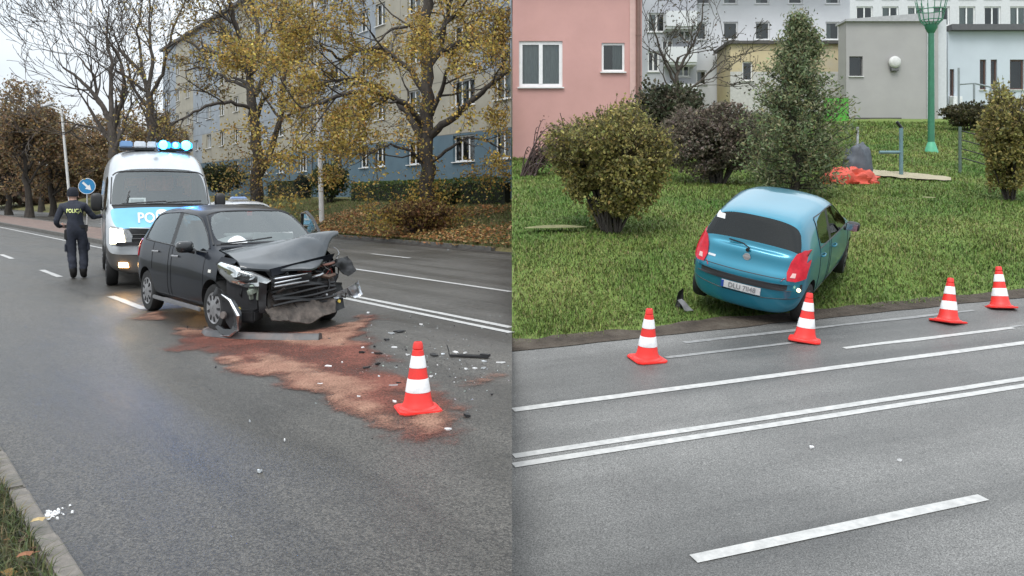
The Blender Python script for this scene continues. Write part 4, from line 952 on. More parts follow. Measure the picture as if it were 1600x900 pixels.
def interior(root, W=.56, zf=.32, seat_x=-.25, rear_x=-1.05, dash_x=.62, dash_z=.88, roof=1.42, m=None, rear=True):
    m = m or DARKIN; g = mat('seat_cloth', (.035, .035, .038), .95, var=.3, scale=20)
    for s in (1, -1):
        st = bpy.data.objects.new('seat', None); link(st, root); st.location = (seat_x, s * W * .58, zf); st.empty_display_size = .1
        b = MB(); b.box((.05, 0, .14), (.50, .46, .18)); b.build('cushion', g, st, bevel=.04, smooth=60)
        b = MB(); b.box((-.26, 0, .48), (.14, .46, .60), rot=Matrix.Rotation(-.22, 3, 'Y')); b.build('backrest', g, st, bevel=.05, smooth=60)
        b = MB(); b.box((-.34, 0, .86), (.10, .26, .18)); b.build('headrest', g, st, bevel=.04, smooth=60)
    if rear:
        b = MB(); b.box((rear_x, 0, zf + .16), (.45, W * 1.9, .2)); b.box((rear_x - .27, 0, zf + .45), (.14, W * 1.9, .52), rot=Matrix.Rotation(-.2, 3, 'Y'))
        for s in (-.55, .55): b.box((rear_x - .34, s * W, zf + .78), (.1, .24, .14))
        b.build('rear_bench', g, root, bevel=.04, smooth=60)
    b = MB(); b.box((dash_x, 0, dash_z - .14), (.42, W * 2.25, .24)); b.build('dashboard', m, root, bevel=.06, smooth=60)
    b = MB(); b.box((-.2, 0, zf - .06), (2.6, W * 2.1, .06)); b.build('floor_pan', m, root)
    sw = MB(); c = Vector((dash_x - .34, W * .58, dash_z - .02)); M = Matrix.Rotation(.5, 3, 'Y'); sw.tube([c + M @ Vector((0, math.cos(t) * .18, math.sin(t) * .18)) for t in [2 * PI * k / 20 for k in range(21)]], .016, 6, cap=False); sw.tube([c + M @ Vector((0, -.18, 0)), c, c + M @ Vector((0, .18, 0))], .018, 6); sw.build('steering_wheel', m, root, smooth=60)
def mirror_unit(parent, x, y, z, s, size, m, arm=.1):
    mr = bpy.data.objects.new('mirror', None); link(mr, parent); mr.location = (x, y, z); mr.empty_display_size = .1
    b = MB(); V = []; nu, nv = 18, 10; pw = lambda c, e: math.copysign(abs(c) ** e, c)
    for j in range(nv + 1):
        f = -PI / 2 + PI * j / nv
        for i in range(nu): t = 2 * PI * i / nu; V.append((size[0] * .5 * pw(math.cos(f), .6) * pw(math.cos(t), .6), s * arm + size[1] * .5 * pw(math.cos(f), .6) * pw(math.sin(t), .6), size[2] * .5 * pw(math.sin(f), .6)))
    b.add(V, [(j * nu + i, j * nu + (i + 1) % nu, (j + 1) * nu + (i + 1) % nu, (j + 1) * nu + i) for j in range(nv) for i in range(nu)]); b.build('mirror_shell', m, mr, smooth=60)
    b = MB(); b.box((-size[0] * .5 - .003, s * arm, 0), (.006, size[1] * .78, size[2] * .74)); b.build('mirror_glass', CHROME, mr)
    b = MB(); b.tube([(0.02, 0, -size[2] * .4), (.0, s * arm * .6, -size[2] * .3)], [.035, .03], 8); b.build('mirror_arm', BLACKPL, mr); return mr
def sheet_metal(name, parent, c, nu, nv, amp, seed, m, freq=6, thick=.012, fold=0):
    """crumpled bilinear panel with thickness; c: four corners"""
    c = [Vector(p) for p in c]; n = (c[1] - c[0]).cross(c[3] - c[0]).normalized(); V = []; b = MB()
    for j in range(nv + 1):
        for i in range(nu + 1):
            s, t = i / nu, j / nv; p = c[0] * (1 - s) * (1 - t) + c[1] * s * (1 - t) + c[2] * s * t + c[3] * (1 - s) * t
            d = noise.noise(p * freq + Vector((seed, 0, 0))) + .5 * abs(noise.noise(p * freq * 2.3 + Vector((0, seed, 0)))) + (fold * math.sin(s * 9 + seed) if fold else 0)
            V.append(p + n * amp * d + Vector((noise.noise(p * freq + Vector((9, seed, 2))), noise.noise(p * freq + Vector((1, 3, seed))), 0)) * amp * .5)
    k = len(V); V2 = V + [p - n * thick for p in V]; w_ = nu + 1; Fq = []
    for j in range(nv):
        for i in range(nu):
            a = j * w_ + i; Fq.append((a, a + 1, a + w_ + 1, a + w_)); Fq.append((k + a, k + a + w_, k + a + w_ + 1, k + a + 1))
    ring = [i for i in range(nu)] + [j * w_ + nu for j in range(nv)] + [nv * w_ + i for i in range(nu, 0, -1)] + [j * w_ for j in range(nv, 0, -1)]
    for i in range(len(ring)): a, d = ring[i], ring[(i + 1) % len(ring)]; Fq.append((a, k + a, k + d, d))
    b.add(V2, Fq); return b.build(name, m, parent, smooth=35)
# ---- the crashed black hatchback
PBLACK = mat('black_paint', (.004, .006, .011), .30, 0, var=.25, scale=3, coat=.33, spec=.10, dirt=(.02, .02, .02), dirt_amt=.2)
WELL = mat('wheel_well', (.008, .008, .008), .9)
st = [
 (-1.80, [(.50, .42), (.64, .45), (.68, .62), (.64, .82), (.60, .90), (.555, .945), (.48, .965), (.25, .975)], .42, .98),
 (-1.73, [(.62, .28), (.775, .36), (.80, .64), (.765, .90), (.72, .985), (.62, 1.04), (.55, 1.055), (.28, 1.065)], .26, 1.07),
 (-1.50, [(.68, .22), (.81, .32), (.828, .64), (.805, .91), (.77, 1.01), (.61, 1.275), (.54, 1.345), (.30, 1.385)], .21, 1.395),
 (-1.36, [(.68, .20), (.815, .30), (.832, .64), (.808, .90), (.775, 1.0), (.622, 1.318), (.552, 1.395), (.30, 1.43)], .19, 1.44),
 (-.95, [(.68, .19), (.818, .28), (.834, .64), (.808, .89), (.778, .985), (.638, 1.372), (.568, 1.438), (.30, 1.475)], .18, 1.485),
 (-.30, [(.68, .19), (.818, .27), (.834, .64), (.806, .875), (.782, .965), (.645, 1.395), (.575, 1.458), (.30, 1.49)], .18, 1.50),
 (-.18, [(.68, .19), (.818, .27), (.834, .64), (.806, .87), (.782, .962), (.645, 1.392), (.575, 1.456), (.30, 1.488)], .18, 1.498),
 (.25, [(.68, .19), (.818, .27), (.834, .64), (.806, .865), (.782, .952), (.634, 1.362), (.572, 1.43), (.30, 1.462)], .18, 1.472),
 (.42, [(.68, .19), (.818, .27), (.834, .64), (.805, .86), (.78, .948), (.618, 1.315), (.562, 1.39), (.30, 1.425)], .18, 1.435),
 (.96, [(.68, .20), (.82, .28), (.834, .64), (.80, .84), (.772, .925), (.722, .985), (.68, 1.01), (.36, 1.03)], .19, 1.035),
 (1.10, [(.68, .20), (.82, .29), (.834, .64), (.795, .83), (.762, .905), (.70, .955), (.655, .975), (.35, .99)], .20, .995),
 (1.36, [(.68, .21), (.81, .30), (.825, .64), (.785, .80), (.745, .875), (.675, .92), (.62, .935), (.33, .95)], .21, .955),
 (1.60, [(.62, .22), (.74, .30), (.76, .60), (.73, .74), (.69, .80), (.62, .84), (.56, .86), (.30, .88)], .22, .885),
 (1.80, [(.52, .24), (.62, .30), (.65, .50), (.62, .64), (.58, .70), (.52, .73), (.48, .745), (.28, .76)], .24, .765)]
# material slots of the shell
M_BODY, M_WS, M_SW, M_RG, M_PIL, M_WELL, M_VOID, M_FEND = range(8)
def mfn(i, j, s):
    if i == 'end0': return M_BODY
    if i == 'end1': return M_VOID
    if i == 1 and j >= 7: return M_RG
    if i == 8 and j >= 7: return M_WS
    if j == 5 and i in (3, 4): return M_SW
    if j == 5 and i in (6, 7, 8): return M_SW
    if j == 5 and i == 5: return M_PIL
    if i >= 10 and j >= 6: return M_VOID
    if j in (2, 3, 4) and i in (6, 7, 8): return 7
    if j in (2, 3, 4) and i == 4: return 8
    if i >= 11: return M_VOID
    if i >= 11 and j <= 2: return M_VOID
    if i >= 12: return M_VOID
    return M_BODY
car = thing('crashed_car', 'black hatchback with wrecked front end and buckled bonnet standing in the road', 'car', (-3.72, 11.55, 0), math.atan2(-.765, .644))
mats = [PBLACK, GLASS, GLASS, GLASS, BLACKPL, WELL, WELL, PBLACK, PBLACK]
def crush(p):
    if p.x > 1.0 and p.y > 0: p.x -= (p.x - 1.0) * .35 * sm(.1, .7, p.y); p.z += .03 * noise.noise(p * 6)
    return p
parts, bvh = body(car, st, mfn, mats, ['body', 'windscreen', '*side_window', 'rear_window', '*door_pillar', '#wheel_well', '', '*front_door', '*rear_door'], [(1.225, .29, .335, .50, 1.0), (-1.225, .29, .335, .50, 1.0)], deform=crush, drop=(M_VOID,), well=M_WELL, paint=(0, 7, 8))
HUB = mat('silver_hubcap', (.40, .40, .41), .35, .6, var=.12, scale=8, dirt=(.10, .09, .085), dirt_amt=.7)
wheel(car, -1.225, -.72, .285, .285, .17, -1, HUB); wheel(car, -1.225, .72, .285, .285, .17, 1, HUB)
wheel(car, 1.235, -.715, .285, .285, .17, -1, HUB, steer=.06); wheel(car, 1.16, .70, .285, .285, .17, 1, HUB, steer=-.1)
interior(car)
b = MB(); b.lathe([(.005, .19)] + [(.27 * math.sin(k * PI / 22), .15 * math.cos(k * PI / 22) + .04) for k in range(1, 22)] + [(.005, -.11)], (.76, -.36, .91), 28); o = b.build('airbag', mat('airbag_cloth', (.72, .73, .74), .9, var=.06), car, smooth=60)
for v in o.data.vertices: v.co += Vector((0, 0, 1)) * .03 * noise.noise(v.co * 6)
b = MB(); b.box((.80, .15, 1.06), (.05, .55, .16)); b.box((.55, -.1, 1.10), (.3, .5, .03), rot=Matrix.Rotation(.1, 3, 'Y')); b.build('dash_papers', mat('paper_pale', (.50, .52, .52), .8), car, bevel=.01)
b = MB(); b.box((.47, .02, 1.32), (.03, .24, .07)); b.build('rear_view_mirror', BLACKPL, car, bevel=.01)
b = MB(); b.box((.455, -.02, 1.375), (.004, .07, .06)); b.build('windscreen_sticker', mat('sticker_red', (.5, .06, .05), .5), car)
# rubber strips round the glass, door gaps, handles, sill strip
b = MB()
door = [[(-.18, .30), (-.18, .6), (-.18, .95)], [(-.30, .30), (-.30, .95)], [(.96, .92), (.96, .75), (.96, .50), (.96, .30)], [(-.93, .31), (.96, .30)], [(-.95, .62), (-.95, .98)]]
seam(bvh, door, '-Y', b); seam(bvh, door[:1], '+Y', b)
seam(bvh, [[(-1.36, 1.0), (-.95, .985), (-.3, .965), (.96, .925)], [(-1.37, 1.0), (-1.33, 1.25), (-1.22, 1.33), (-.95, 1.37), (-.25, 1.393), (.25, 1.36), (.42, 1.313), (.72, 1.14), (.96, .97)]], '-Y', b, .010)
b.build('door_gap', BLACKPL, car)
b = MB(); seam(bvh, [[(.40, -.56), (.43, -.3), (.44, 0), (.43, .3), (.40, .56)], [(.98, -.66), (1.0, -.3), (1.0, .3), (.98, .66)]], '+Z', b, .011); seam(bvh, [[(.43, -.57), (.70, -.63), (.96, -.685)], [(.43, .57), (.70, .63), (.96, .685)]], '+Z', b, .013); b.build('windscreen_seal', BLACKPL, car)
for x in (-.02, -.80):
    h = MB(); p = proj(bvh, '-Y', x, .835 if x > -.5 else .86); h.tube([p + Vector((-.09, -.002, 0)), p + Vector((-.06, -.035, 0)), p + Vector((.06, -.035, 0)), p + Vector((.09, -.002, 0))], .013, 6); h.build('door_handle', mat('handle_grey', (.30, .30, .31), .3, .5), parts[('front_door' if x > -.5 else 'rear_door', -1)], smooth=60)
for s in (-1,): mirror_unit(car, .62, -.80, .985, -1, (.13, .21, .145), mat('gloss_black', (.014, .015, .017), .25, coat=.6), .12)
mirror_unit(car, .62, .80, .985, 1, (.13, .21, .145), BLACKPL, .12)
patch('side_repeater', car, bvh, [(1.13, .70), (1.20, .70), (1.20, .735), (1.13, .735)], '-Y', mat('repeater', (.7, .68, .62), .2), .006)
patch('taillight', car, bvh, [(-1.77, .72), (-1.60, .76), (-1.56, .98), (-1.70, 1.0)], '-Y', LAMPRED, .010); patch('taillight', car, bvh, [(-1.77, .72), (-1.60, .76), (-1.56, .98), (-1.70, 1.0)], '+Y', LAMPRED, .010)
b = MB(); b.box((-.0, -.822, .235), (1.75, .03, .05)); b.build('sill_strip', mat('sill_grey', (.16, .16, .165), .4), car, bevel=.008)
b = MB(); b.tube([(1.02, -.62, 1.03), (1.0, -.2, 1.06), (.96, .06, 1.085)], .010, 5); b.build('wiper', BLACKPL, car)
# the open far front door (a door edge and its window frame stand behind the bonnet)
dr = bpy.data.objects.new('door', None); link(dr, car); dr.location = (.93, .83, 0); dr.rotation_euler = (0, 0, math.radians(-9)); dr['label'] = 'far front door standing open'
b = MB(); b.box((-.52, .0, .60), (1.04, .07, .66)); b.build('door_panel', PBLACK, dr, bevel=.03, smooth=50)
fr = [(-.02, 0, .95), (-.28, 0, 1.13), (-.55, 0, 1.30), (-.80, 0, 1.38), (-1.02, 0, 1.36), (-1.05, 0, .95)]
b = MB(); b.tube(fr, .024, 6); b.build('window_frame', BLACKPL, dr, smooth=60)
b = MB(); b.add([(p[0], 0.003, p[2]) for p in fr], [(0, 1, 2, 3, 4, 5)]); b.build('door_glass', GLASS, dr, fix=False)
# front end: near headlight, fender brace, bonnet, grille, engine bay debris
def lp(*a): return Vector(a)
hl_o = [lp(1.35, -.775, .815), lp(1.43, -.765, .85), lp(1.60, -.66, .805), lp(1.78, -.50, .725), lp(1.92, -.35, .64), lp(1.83, -.42, .565), lp(1.69, -.56, .555), lp(1.54, -.69, .61), lp(1.42, -.76, .71)]
hl_o = [p + Vector((.025, -.035, .0)) for p in hl_o]
hd = bpy.data.objects.new('headlight', None); link(hd, car); hd['label'] = 'intact clear headlight beside the torn bumper'
c = sum(hl_o, Vector()) / len(hl_o); c_out = c + Vector((.05, -.06, .01)); V = []; Fq = []; n = len(hl_o)
for r in range(5):
    s = 1 - r / 5
    for p in hl_o: V.append(c.lerp(p, s) + (c_out - c) * (1 - s * s))
V.append(c_out); 
for r in range(4):
    for k in range(n): Fq.append((r * n + k, r * n + (k + 1) % n, (r + 1) * n + (k + 1) % n, (r + 1) * n + k))
for k in range(n): Fq.append((4 * n + k, 4 * n + (k + 1) % n, 5 * n))
lens = glass_mat('lamp_lens', (.90, .92, .92), .05); b = MB(); b.add(V, Fq); b.build('lens', lens, hd, smooth=60, fix=False)
b = MB(); V2 = [p.lerp(c, .25) + Vector((-.03, .03, 0)) for i, p in enumerate(hl_o)] + [c + Vector((-.05, .05, 0))]; b.add(hl_o + V2, [(k, (k + 1) % n, n + (k + 1) % n, n + k) for k in range(n)] + [(n + k, n + (k + 1) % n, 2 * n) for k in range(n)]); b.build('reflector_bowl', LAMPCLR, hd, fix=False)
b = MB(); 
for q, rr in ((lp(1.60, -.62, .72), .055), (lp(1.72, -.52, .68), .045)): b.lathe([(.002, .03), (rr * .7, .025), (rr, 0), (rr, -.05)], q, 16, axis='Y')
b.build('bulb_housing', CHROME, hd, smooth=60)
b = MB(); b.tube(hl_o + [hl_o[0]], .007, 6); b.build('lamp_rim', BLACKPL, hd)
# fender tip wraps over the headlight
sheet_metal('fender_tip', car, [lp(1.33, -.80, .80), lp(1.60, -.685, .83), lp(1.58, -.64, .87), lp(1.33, -.735, .895)], 8, 4, .006, 3, PBLACK, 4)
# pale brackets under the headlight
BRK = mat('pale_bracket', (.26, .30, .25), .6, var=.25, scale=20, dirt=(.07, .06, .05), dirt_amt=.7)
b = MB()
for q, sz, a in ((lp(1.74, -.50, .52), (.05, .20, .06), .3), (lp(1.72, -.54, .49), (.03, .05, .16), .1), (lp(1.76, -.46, .49), (.03, .05, .18), -.1), (lp(1.70, -.47, .535), (.08, .10, .03), .4), (lp(1.60, -.62, .585), (.20, .03, .03), -.6)): b.box(q, sz, rot=Matrix.Rotation(a, 3, 'X') @ Matrix.Rotation(a, 3, 'Z'))
b.build('lamp_bracket', BRK, car, bevel=.006)
def hood_z(x, y):
    base = float(np.interp(x, [1.05, 1.35, 1.6, 1.9], [1.01, .975, .915, .80])) - .05 * (y / .66) ** 2
    lift = sm(-.5, .75, y); ridge = math.exp(-((x - 1.50 - .04 * y) / .22) ** 2)
    return base + lift * (.05 + .24 * ridge) - .10 * lift * sm(1.62, 1.85, x) + .03 * math.exp(-((x - 1.22) / .08) ** 2) * sm(-.6, .2, y)
nu, nv = 46, 40; V = []
for j in range(nv + 1):
    for i in range(nu + 1):
        s, t = i / nu, j / nv; y = -.66 + 1.34 * t; xf = 1.93 - .22 * (abs(y) / .66) ** 2.6 * (1 if y < 0 else .6) - .26 * sm(.0, .7, y); x = 1.07 + (xf - 1.07) * s
        z = hood_z(x, y) + .010 * noise.noise(Vector((x * 7, y * 5, 2))) * sm(-.4, .3, y)
        crease = max(0, .05 - abs((y - .10) - (x - 1.35) * 1.1)) * .6; z -= crease * sm(1.25, 1.5, x)
        if s > .9: z -= .03 * ((s - .9) / .1) ** 1.5
        V.append((x, y + .03 * sm(.3, .7, y) * math.sin(x * 14), z))
w_ = nu + 1; k = len(V); V2 = V + [(p[0], p[1], p[2] - .022) for p in V]; Fq = []
for j in range(nv):
    for i in range(nu): a = j * w_ + i; Fq += [(a, a + 1, a + w_ + 1, a + w_), (k + a, k + a + w_, k + a + w_ + 1, k + a + 1)]
ring = [i for i in range(nu)] + [j * w_ + nu for j in range(nv)] + [nv * w_ + i for i in range(nu, 0, -1)] + [j * w_ for j in range(nv, 0, -1)]
Fq += [(ring[i], k + ring[i], k + ring[(i + 1) % len(ring)], ring[(i + 1) % len(ring)]) for i in range(len(ring))]
b = MB(); b.add(V2, Fq); o = b.build('bonnet', mat('sky_sheen_black', (.030, .036, .042), .30, .3, var=.3, scale=3, coat=.7, dirt=(.09, .095, .10), dirt_amt=.5), car, smooth=40); o['label'] = 'buckled black bonnet folded up at the far side'  # bonnet black greyed in its colour to carry the sky's reflection
# slam panel strip below the bonnet with grille bars
sheet_metal('front_panel', car, [lp(1.92, -.40, .77), lp(1.74, .52, .90), lp(1.70, .50, .82), lp(1.93, -.38, .685)], 16, 5, .010, 5, PBLACK, 4, .02)
for z0, y1 in ((.655, .10), (.605, .02), (.565, .12)):
    b = MB(); pts = [lp(1.955 - .10 * t, -.36 + (y1 + .36) * t, z0 + .030 * t) for t in (0, .25, .5, .75, 1)]; b.tube(pts, [.012, .014, .014, .013, .010], 6); b.build('grille_bar', CHROME if z0 > .58 else ALU, car, smooth=60)
sheet_metal('grille_back', car, [lp(1.91, -.38, .53), lp(1.80, .18, .55), lp(1.80, .18, .70), lp(1.90, -.38, .68)], 12, 6, .03, 27, BLACKPL, 7)
b = MB(); b.box((1.30, .0, .52), (.50, 1.15, .56)); b.box((1.58, -.1, .48), (.30, .9, .42)); o = b.build('engine_bay', mat('engine_black', (.007, .007, .007), .9, var=.5, bump=.6, bscale=30), car, bevel=.05)
sheet_metal('inner_fender', car, [lp(1.30, -.70, .24), lp(1.62, -.60, .24), lp(1.62, -.58, .70), lp(1.30, -.68, .74)], 10, 8, .05, 23, BLACKPL, 5)
# pleated black liner between wheel and bumper
b = MB(); V = []; Fq = []
for i in range(15):
    t = i / 14
    for j in range(6): s = j / 5; V.append((1.50 + .26 * t + .02 * (i % 2), -.74 + .26 * t + .02 * (i % 2), .66 - .48 * s + .03 * t))
for i in range(14):
    for j in range(5): a = i * 6 + j; Fq.append((a, a + 1, a + 7, a + 6))
b.add(V, Fq); b.build('arch_liner', mat('liner_black', (.016, .016, .018), .55, var=.3), car)
RAD = mat('crushed_radiator', (.020, .019, .018), .65, .2, var=.6, scale=14, bump=.5, bscale=60, dirt=(.09, .06, .045), dirt_amt=.5)
sheet_metal('radiator', car, [lp(1.86, -.40, .30), lp(1.66, .58, .30), lp(1.58, .56, .74), lp(1.80, -.36, .60)], 26, 18, .05, 11, RAD, 5)
for i in range(6):
    b = MB(); z0 = .36 + .045 * i; pts = [lp(1.92 - .22 * t + .035 * math.sin(t * 7 + i), -.36 + .92 * t, z0 + .03 * math.sin(t * 5 + i * 1.3) - .02) for t in [k / 9 for k in range(10)]]; b.tube(pts, .016, 5); b.build('lower_grille_slat', mat('grille_black', (.016, .016, .017), .5), car, smooth=60)
DUSTY = mat('dust_coated_plastic', (.085, .070, .060), .85, var=.55, scale=11, bump=.6, bscale=40, dirt=(.05, .045, .04), dirt_amt=.7)
o = sheet_metal('bumper_skin', car, [lp(1.84, -.46, .33), lp(1.70, .56, .36), lp(1.80, .50, .19), lp(1.93, -.40, .20)], 30, 12, .055, 17, DUSTY, 5, .012); o['label'] = 'crumpled dust coated lower bumper skin'
# droop of the skin's lower edge in the middle
for v in o.data.vertices: k_ = 1 - sm(.17, .34, v.co.z); v.co.z -= .085 * k_ * math.exp(-((v.co.y - .02) / .34) ** 2); v.co.x += .10 * k_ * math.exp(-((v.co.y) / .4) ** 2)
sheet_metal('bumper_side', car, [lp(1.84, -.50, .62), lp(1.88, -.42, .60), lp(1.86, -.42, .26), lp(1.82, -.49, .26)], 4, 12, .015, 19, BLACKPL, 6)
b = MB(); pts = [lp(1.72 + .03 * math.sin(k * 1.7), -.36 + .10 * k, .585 + .018 * math.sin(k * 2.1) + .006 * k) for k in range(10)]; b.tube(pts, [.035, .03, .032, .028, .03, .034, .03, .026, .03, .02], 6); b.build('crash_beam', mat('rusty_beam', (.13, .085, .065), .6, .4, var=.4, scale=12), car, smooth=40)
b = MB(); pts = [lp(1.70 + .02 * math.sin(k * 1.3), .05 + .07 * k, .70 + .012 * k) for k in range(8)]; b.tube(pts, .016, 6); b.build('upper_beam', mat('rusty_pipe', (.22, .11, .085), .6, .3, var=.4, scale=12), car, smooth=50)
rnd = random.Random(44)
for i in range(26):
    y0 = rnd.uniform(-.40, .62); z0 = rnd.uniform(.40, .66 + .2 * sm(.1, .6, y0)); p = lp(1.74 - .22 * (y0 + .3) + rnd.uniform(-.05, .08), y0, z0); pts = [p]; d = Vector((rnd.gauss(0, .4), rnd.gauss(0, 1), rnd.gauss(0, .7))).normalized()
    for k in range(5): d = (d + Vector((rnd.gauss(0, .5), rnd.gauss(0, .5), rnd.gauss(0, .5)))).normalized(); p = p + d * .055; pts.append(p)
    b = MB(); b.tube(pts, rnd.choice([.006, .009, .014]), 5); b.build('torn_hose', rnd.choice([BLACKPL, BLACKPL, ALU, RAD]), car, smooth=60)
for i in range(34):
    y0 = rnd.uniform(-.38, .68); z0 = rnd.uniform(.40, .70 + .2 * sm(.2, .6, y0)); c0 = lp(1.74 - .24 * (y0 + .3) + rnd.uniform(-.04, .08), y0, z0); a = Vector((rnd.gauss(0, .4), rnd.gauss(0, 1), rnd.gauss(0, .6))).normalized() * rnd.uniform(.04, .12); e = Vector((rnd.gauss(0, .5), rnd.gauss(0, .4), rnd.gauss(0, 1))).normalized() * rnd.uniform(.03, .09)
    sheet_metal('torn_shard', car, [c0 - a - e, c0 + a - e * .6, c0 + a * .7 + e, c0 - a * .8 + e * .7], 4, 3, .02, i, rnd.choice([BLACKPL, BLACKPL, RAD, RAD, mat('bent_steel', (.16, .15, .145), .45, .7, var=.4), PBLACK]), 12, .006)
# far corner: bent black corner plate, torn silver foil like lamp remains
o = sheet_metal('corner_plate', car, [lp(1.58, .52, .78), lp(1.50, .84, .84), lp(1.56, .94, .66), lp(1.62, .80, .60)], 12, 10, .06, 31, BLACKPL, 6)
b = MB()
sv = mat('torn_silver', (.55, .56, .58), .25, .85, var=.3, scale=12)
sheet_metal('torn_lamp', car, [lp(1.74, .50, .40), lp(1.66, .92, .50), lp(1.62, .90, .34), lp(1.76, .52, .34)], 10, 5, .05, 33, sv, 7, .008)
sheet_metal('torn_lamp', car, [lp(1.70, .72, .46), lp(1.68, .92, .54), lp(1.70, .96, .36), lp(1.72, .84, .32)], 7, 6, .06, 37, sv, 9, .006)
fan = bpy.data.objects.new('cooling_fan', None); link(fan, car); fan.location = (1.70, .30, .53); fan.rotation_euler = (.1, -.15, -.25)
b = MB(); b.lathe([(.15, -.02), (.165, -.02), (.165, .03), (.15, .03)], (0, 0, 0), 26, axis='X', cap=False); b.lathe([(.004, .035), (.045, .03), (.045, -.02)], (0, 0, 0), 14, axis='X'); b.build('shroud', BLACKPL, fan, smooth=40)
for k in range(7):
    b = MB(); M = Matrix.Rotation(2 * PI * k / 7, 3, 'X'); b.box(M @ Vector((0, .095, 0)), (.012, .11, .055), rot=M @ Matrix.Rotation(.5, 3, 'Y')); b.build('blade', mat('fan_grey', (.035, .035, .036), .5), fan)
b = MB(); b.box((1.52, .42, .80), (.14, .16, .12)); b.build('reservoir', mat('milky_plastic', (.30, .31, .29), .4, var=.2), car, bevel=.03, smooth=50)
b = MB(); b.box((1.56, .16, .78), (.10, .22, .05), rot=Matrix.Rotation(.2, 3, 'X')); b.build('fuse_box', BLACKPL, car, bevel=.01)
for k, (y0, z0, y1, z1) in enumerate([(.30, .80, .62, .58), (.20, .74, .56, .66), (.05, .68, .44, .84), (.40, .88, .70, .70), (-.30, .50, .02, .44)]):
    b = MB(); x0 = 1.72 - .18 * (y0 + .3); b.tube([(x0, y0, z0), (x0 + .06, y0 * .6 + y1 * .4, (z0 + z1) / 2 - .07), (x0 + .03, y0 * .3 + y1 * .7, (z0 + z1) / 2 + .02), (x0 - .06, y1, z1)], .011, 5); b.build('cable', BLACKPL if k % 2 else mat('cable_red', (.22, .03, .02), .5), car, smooth=60)
sheet_metal('far_liner', car, [lp(1.66, .50, .16), lp(1.50, .78, .18), lp(1.46, .80, .50), lp(1.62, .52, .54)], 8, 8, .05, 29, BLACKPL, 6)
b = MB(); b.lathe([(.022, 0), (.018, .015)], (1.72, .60, .30), 8, axis='X'); b.build('tow_cap', mat('yellow_cap', (.55, .42, .08), .5), car)
b = MB(); b.lathe([(.024, 0), (.018, .02)], (1.66, -.66, .305), 8, axis='X'); b.build('tow_cap', mat('yellow_cap', (.55, .42, .08), .5), car)
b = MB(); b.box((1.68, -.60, .235), (.30, .34, .14), rot=Matrix.Rotation(-.75, 3, 'Z')); b.build('bumper_remnant', BLACKPL, car, bevel=.02)
# torn fog lamp corner hanging over the front wheel, with its chrome edge
fg = bpy.data.objects.new('bumper_corner', None); link(fg, car); fg.location = (1.80, -.85, .275); fg.rotation_euler = (0, 0, math.radians(22)); fg['label'] = 'torn off bumper corner with chrome edge leaning on the wheel'
pl = [(-.16, .22), (-.06, .20), (.08, .13), (.17, .02), (.17, -.14), (.09, -.235), (-.08, -.21), (-.17, -.10), (-.19, .08)]
b = MB(); pc = [(-.16, .22), (-.06, .215), (.07, .15), (.165, .03), (.165, -.13), (.085, -.235), (-.08, -.225), (-.17, -.15)]; wd_ = [.03, .06, .075, .08, .08, .075, .06, .03]
V = []
for (x, z), w0 in zip(pc, wd_):
    d = Vector((-x, 0, -z)).normalized(); a0 = Vector((x, 0, z)); 
    for p_ in (a0 + Vector((0, -.02, 0)), a0 + d * w0 + Vector((0, .0, 0)), a0 + d * w0 + Vector((0, .03, 0)), a0 + Vector((0, .05, 0))): V.append(p_)
b.add(V, [(4 * k + m_, 4 * k + (m_ + 1) % 4, 4 * k + 4 + (m_ + 1) % 4, 4 * k + 4 + m_) for k in range(7) for m_ in range(4)] + [(0, 1, 2, 3), (31, 30, 29, 28)]); b.build('bezel', mat('gloss_black', (.014, .015, .017), .25, coat=.6), fg, smooth=40)
b = MB(); b.prism([(-.14, .16), (.02, .12), (.10, .02), (.10, -.10), (.02, -.18), (-.06, -.10), (-.10, .02)], 'Y', .03, .05); b.build('backing_plate', mat('liner_black', (.016, .016, .018), .55, var=.3), fg, bevel=.008)
b = MB(); b.tube([(-.06, -.03, .225), (.08, -.035, .165), (.20, -.035, .0), (.18, -.035, -.16), (.07, -.03, -.235), (-.08, -.02, -.24)], [.006, .018, .022, .024, .014, .004], 6); b.build('chrome_edge', CHROME, fg, smooth=60)
b = MB(); b.lathe([(.038, -.03), (.042, -.02), (.042, .0)], (-.05, 0, -.01), 16, axis='Y'); b.build('fog_lamp', mat('lamp_grey', (.16, .14, .13), .3), fg, smooth=50)
sheet_metal('torn_clip', fg, [lp(-.22, -.01, .20), lp(-.02, -.03, .19), lp(-.08, -.02, .28), lp(-.20, .0, .30)], 5, 4, .03, 71, BLACKPL, 9, .008)
# ---- strip of bumper lying on the road in front of the wheel
lip = thing('bumper_strip', 'long grey bumper strip lying on the road below the wrecked front', 'car debris', (0, 0, 0))
sp = [(1.28, -.90), (1.52, -.93), (1.84, -.77), (2.12, -.55), (2.36, -.31), (2.58, -.10)]; Mw = car.matrix_basis.copy() if False else Matrix.Translation(car.location) @ Matrix.Rotation(car.rotation_euler.z, 4, 'Z')
V = []; Fq = []
for i, (x, y) in enumerate(sp):
    p = Mw @ Vector((x, y, 0)); q = sp[min(i + 1, 5)]; r0 = sp[max(i - 1, 0)]; d = (Mw.to_3x3() @ Vector((q[0] - r0[0], q[1] - r0[1], 0))).normalized(); nrm = Vector((-d.y, d.x, 0)); wd = [.05, .08, .09, .09, .10, .06][i]
    for a, z in ((-wd, .006), (-wd * .5, .055 + .006 * i), (wd * .6, .07), (wd, .012)): c = p + nrm * a; V.append((c.x, c.y, z))
for i in range(5):
    for j in range(4): Fq.append((i * 4 + j, i * 4 + (j + 1) % 4, i * 4 + 4 + (j + 1) % 4, i * 4 + 4 + j))
Fq += [(0, 1, 2, 3), (20, 23, 22, 21)]
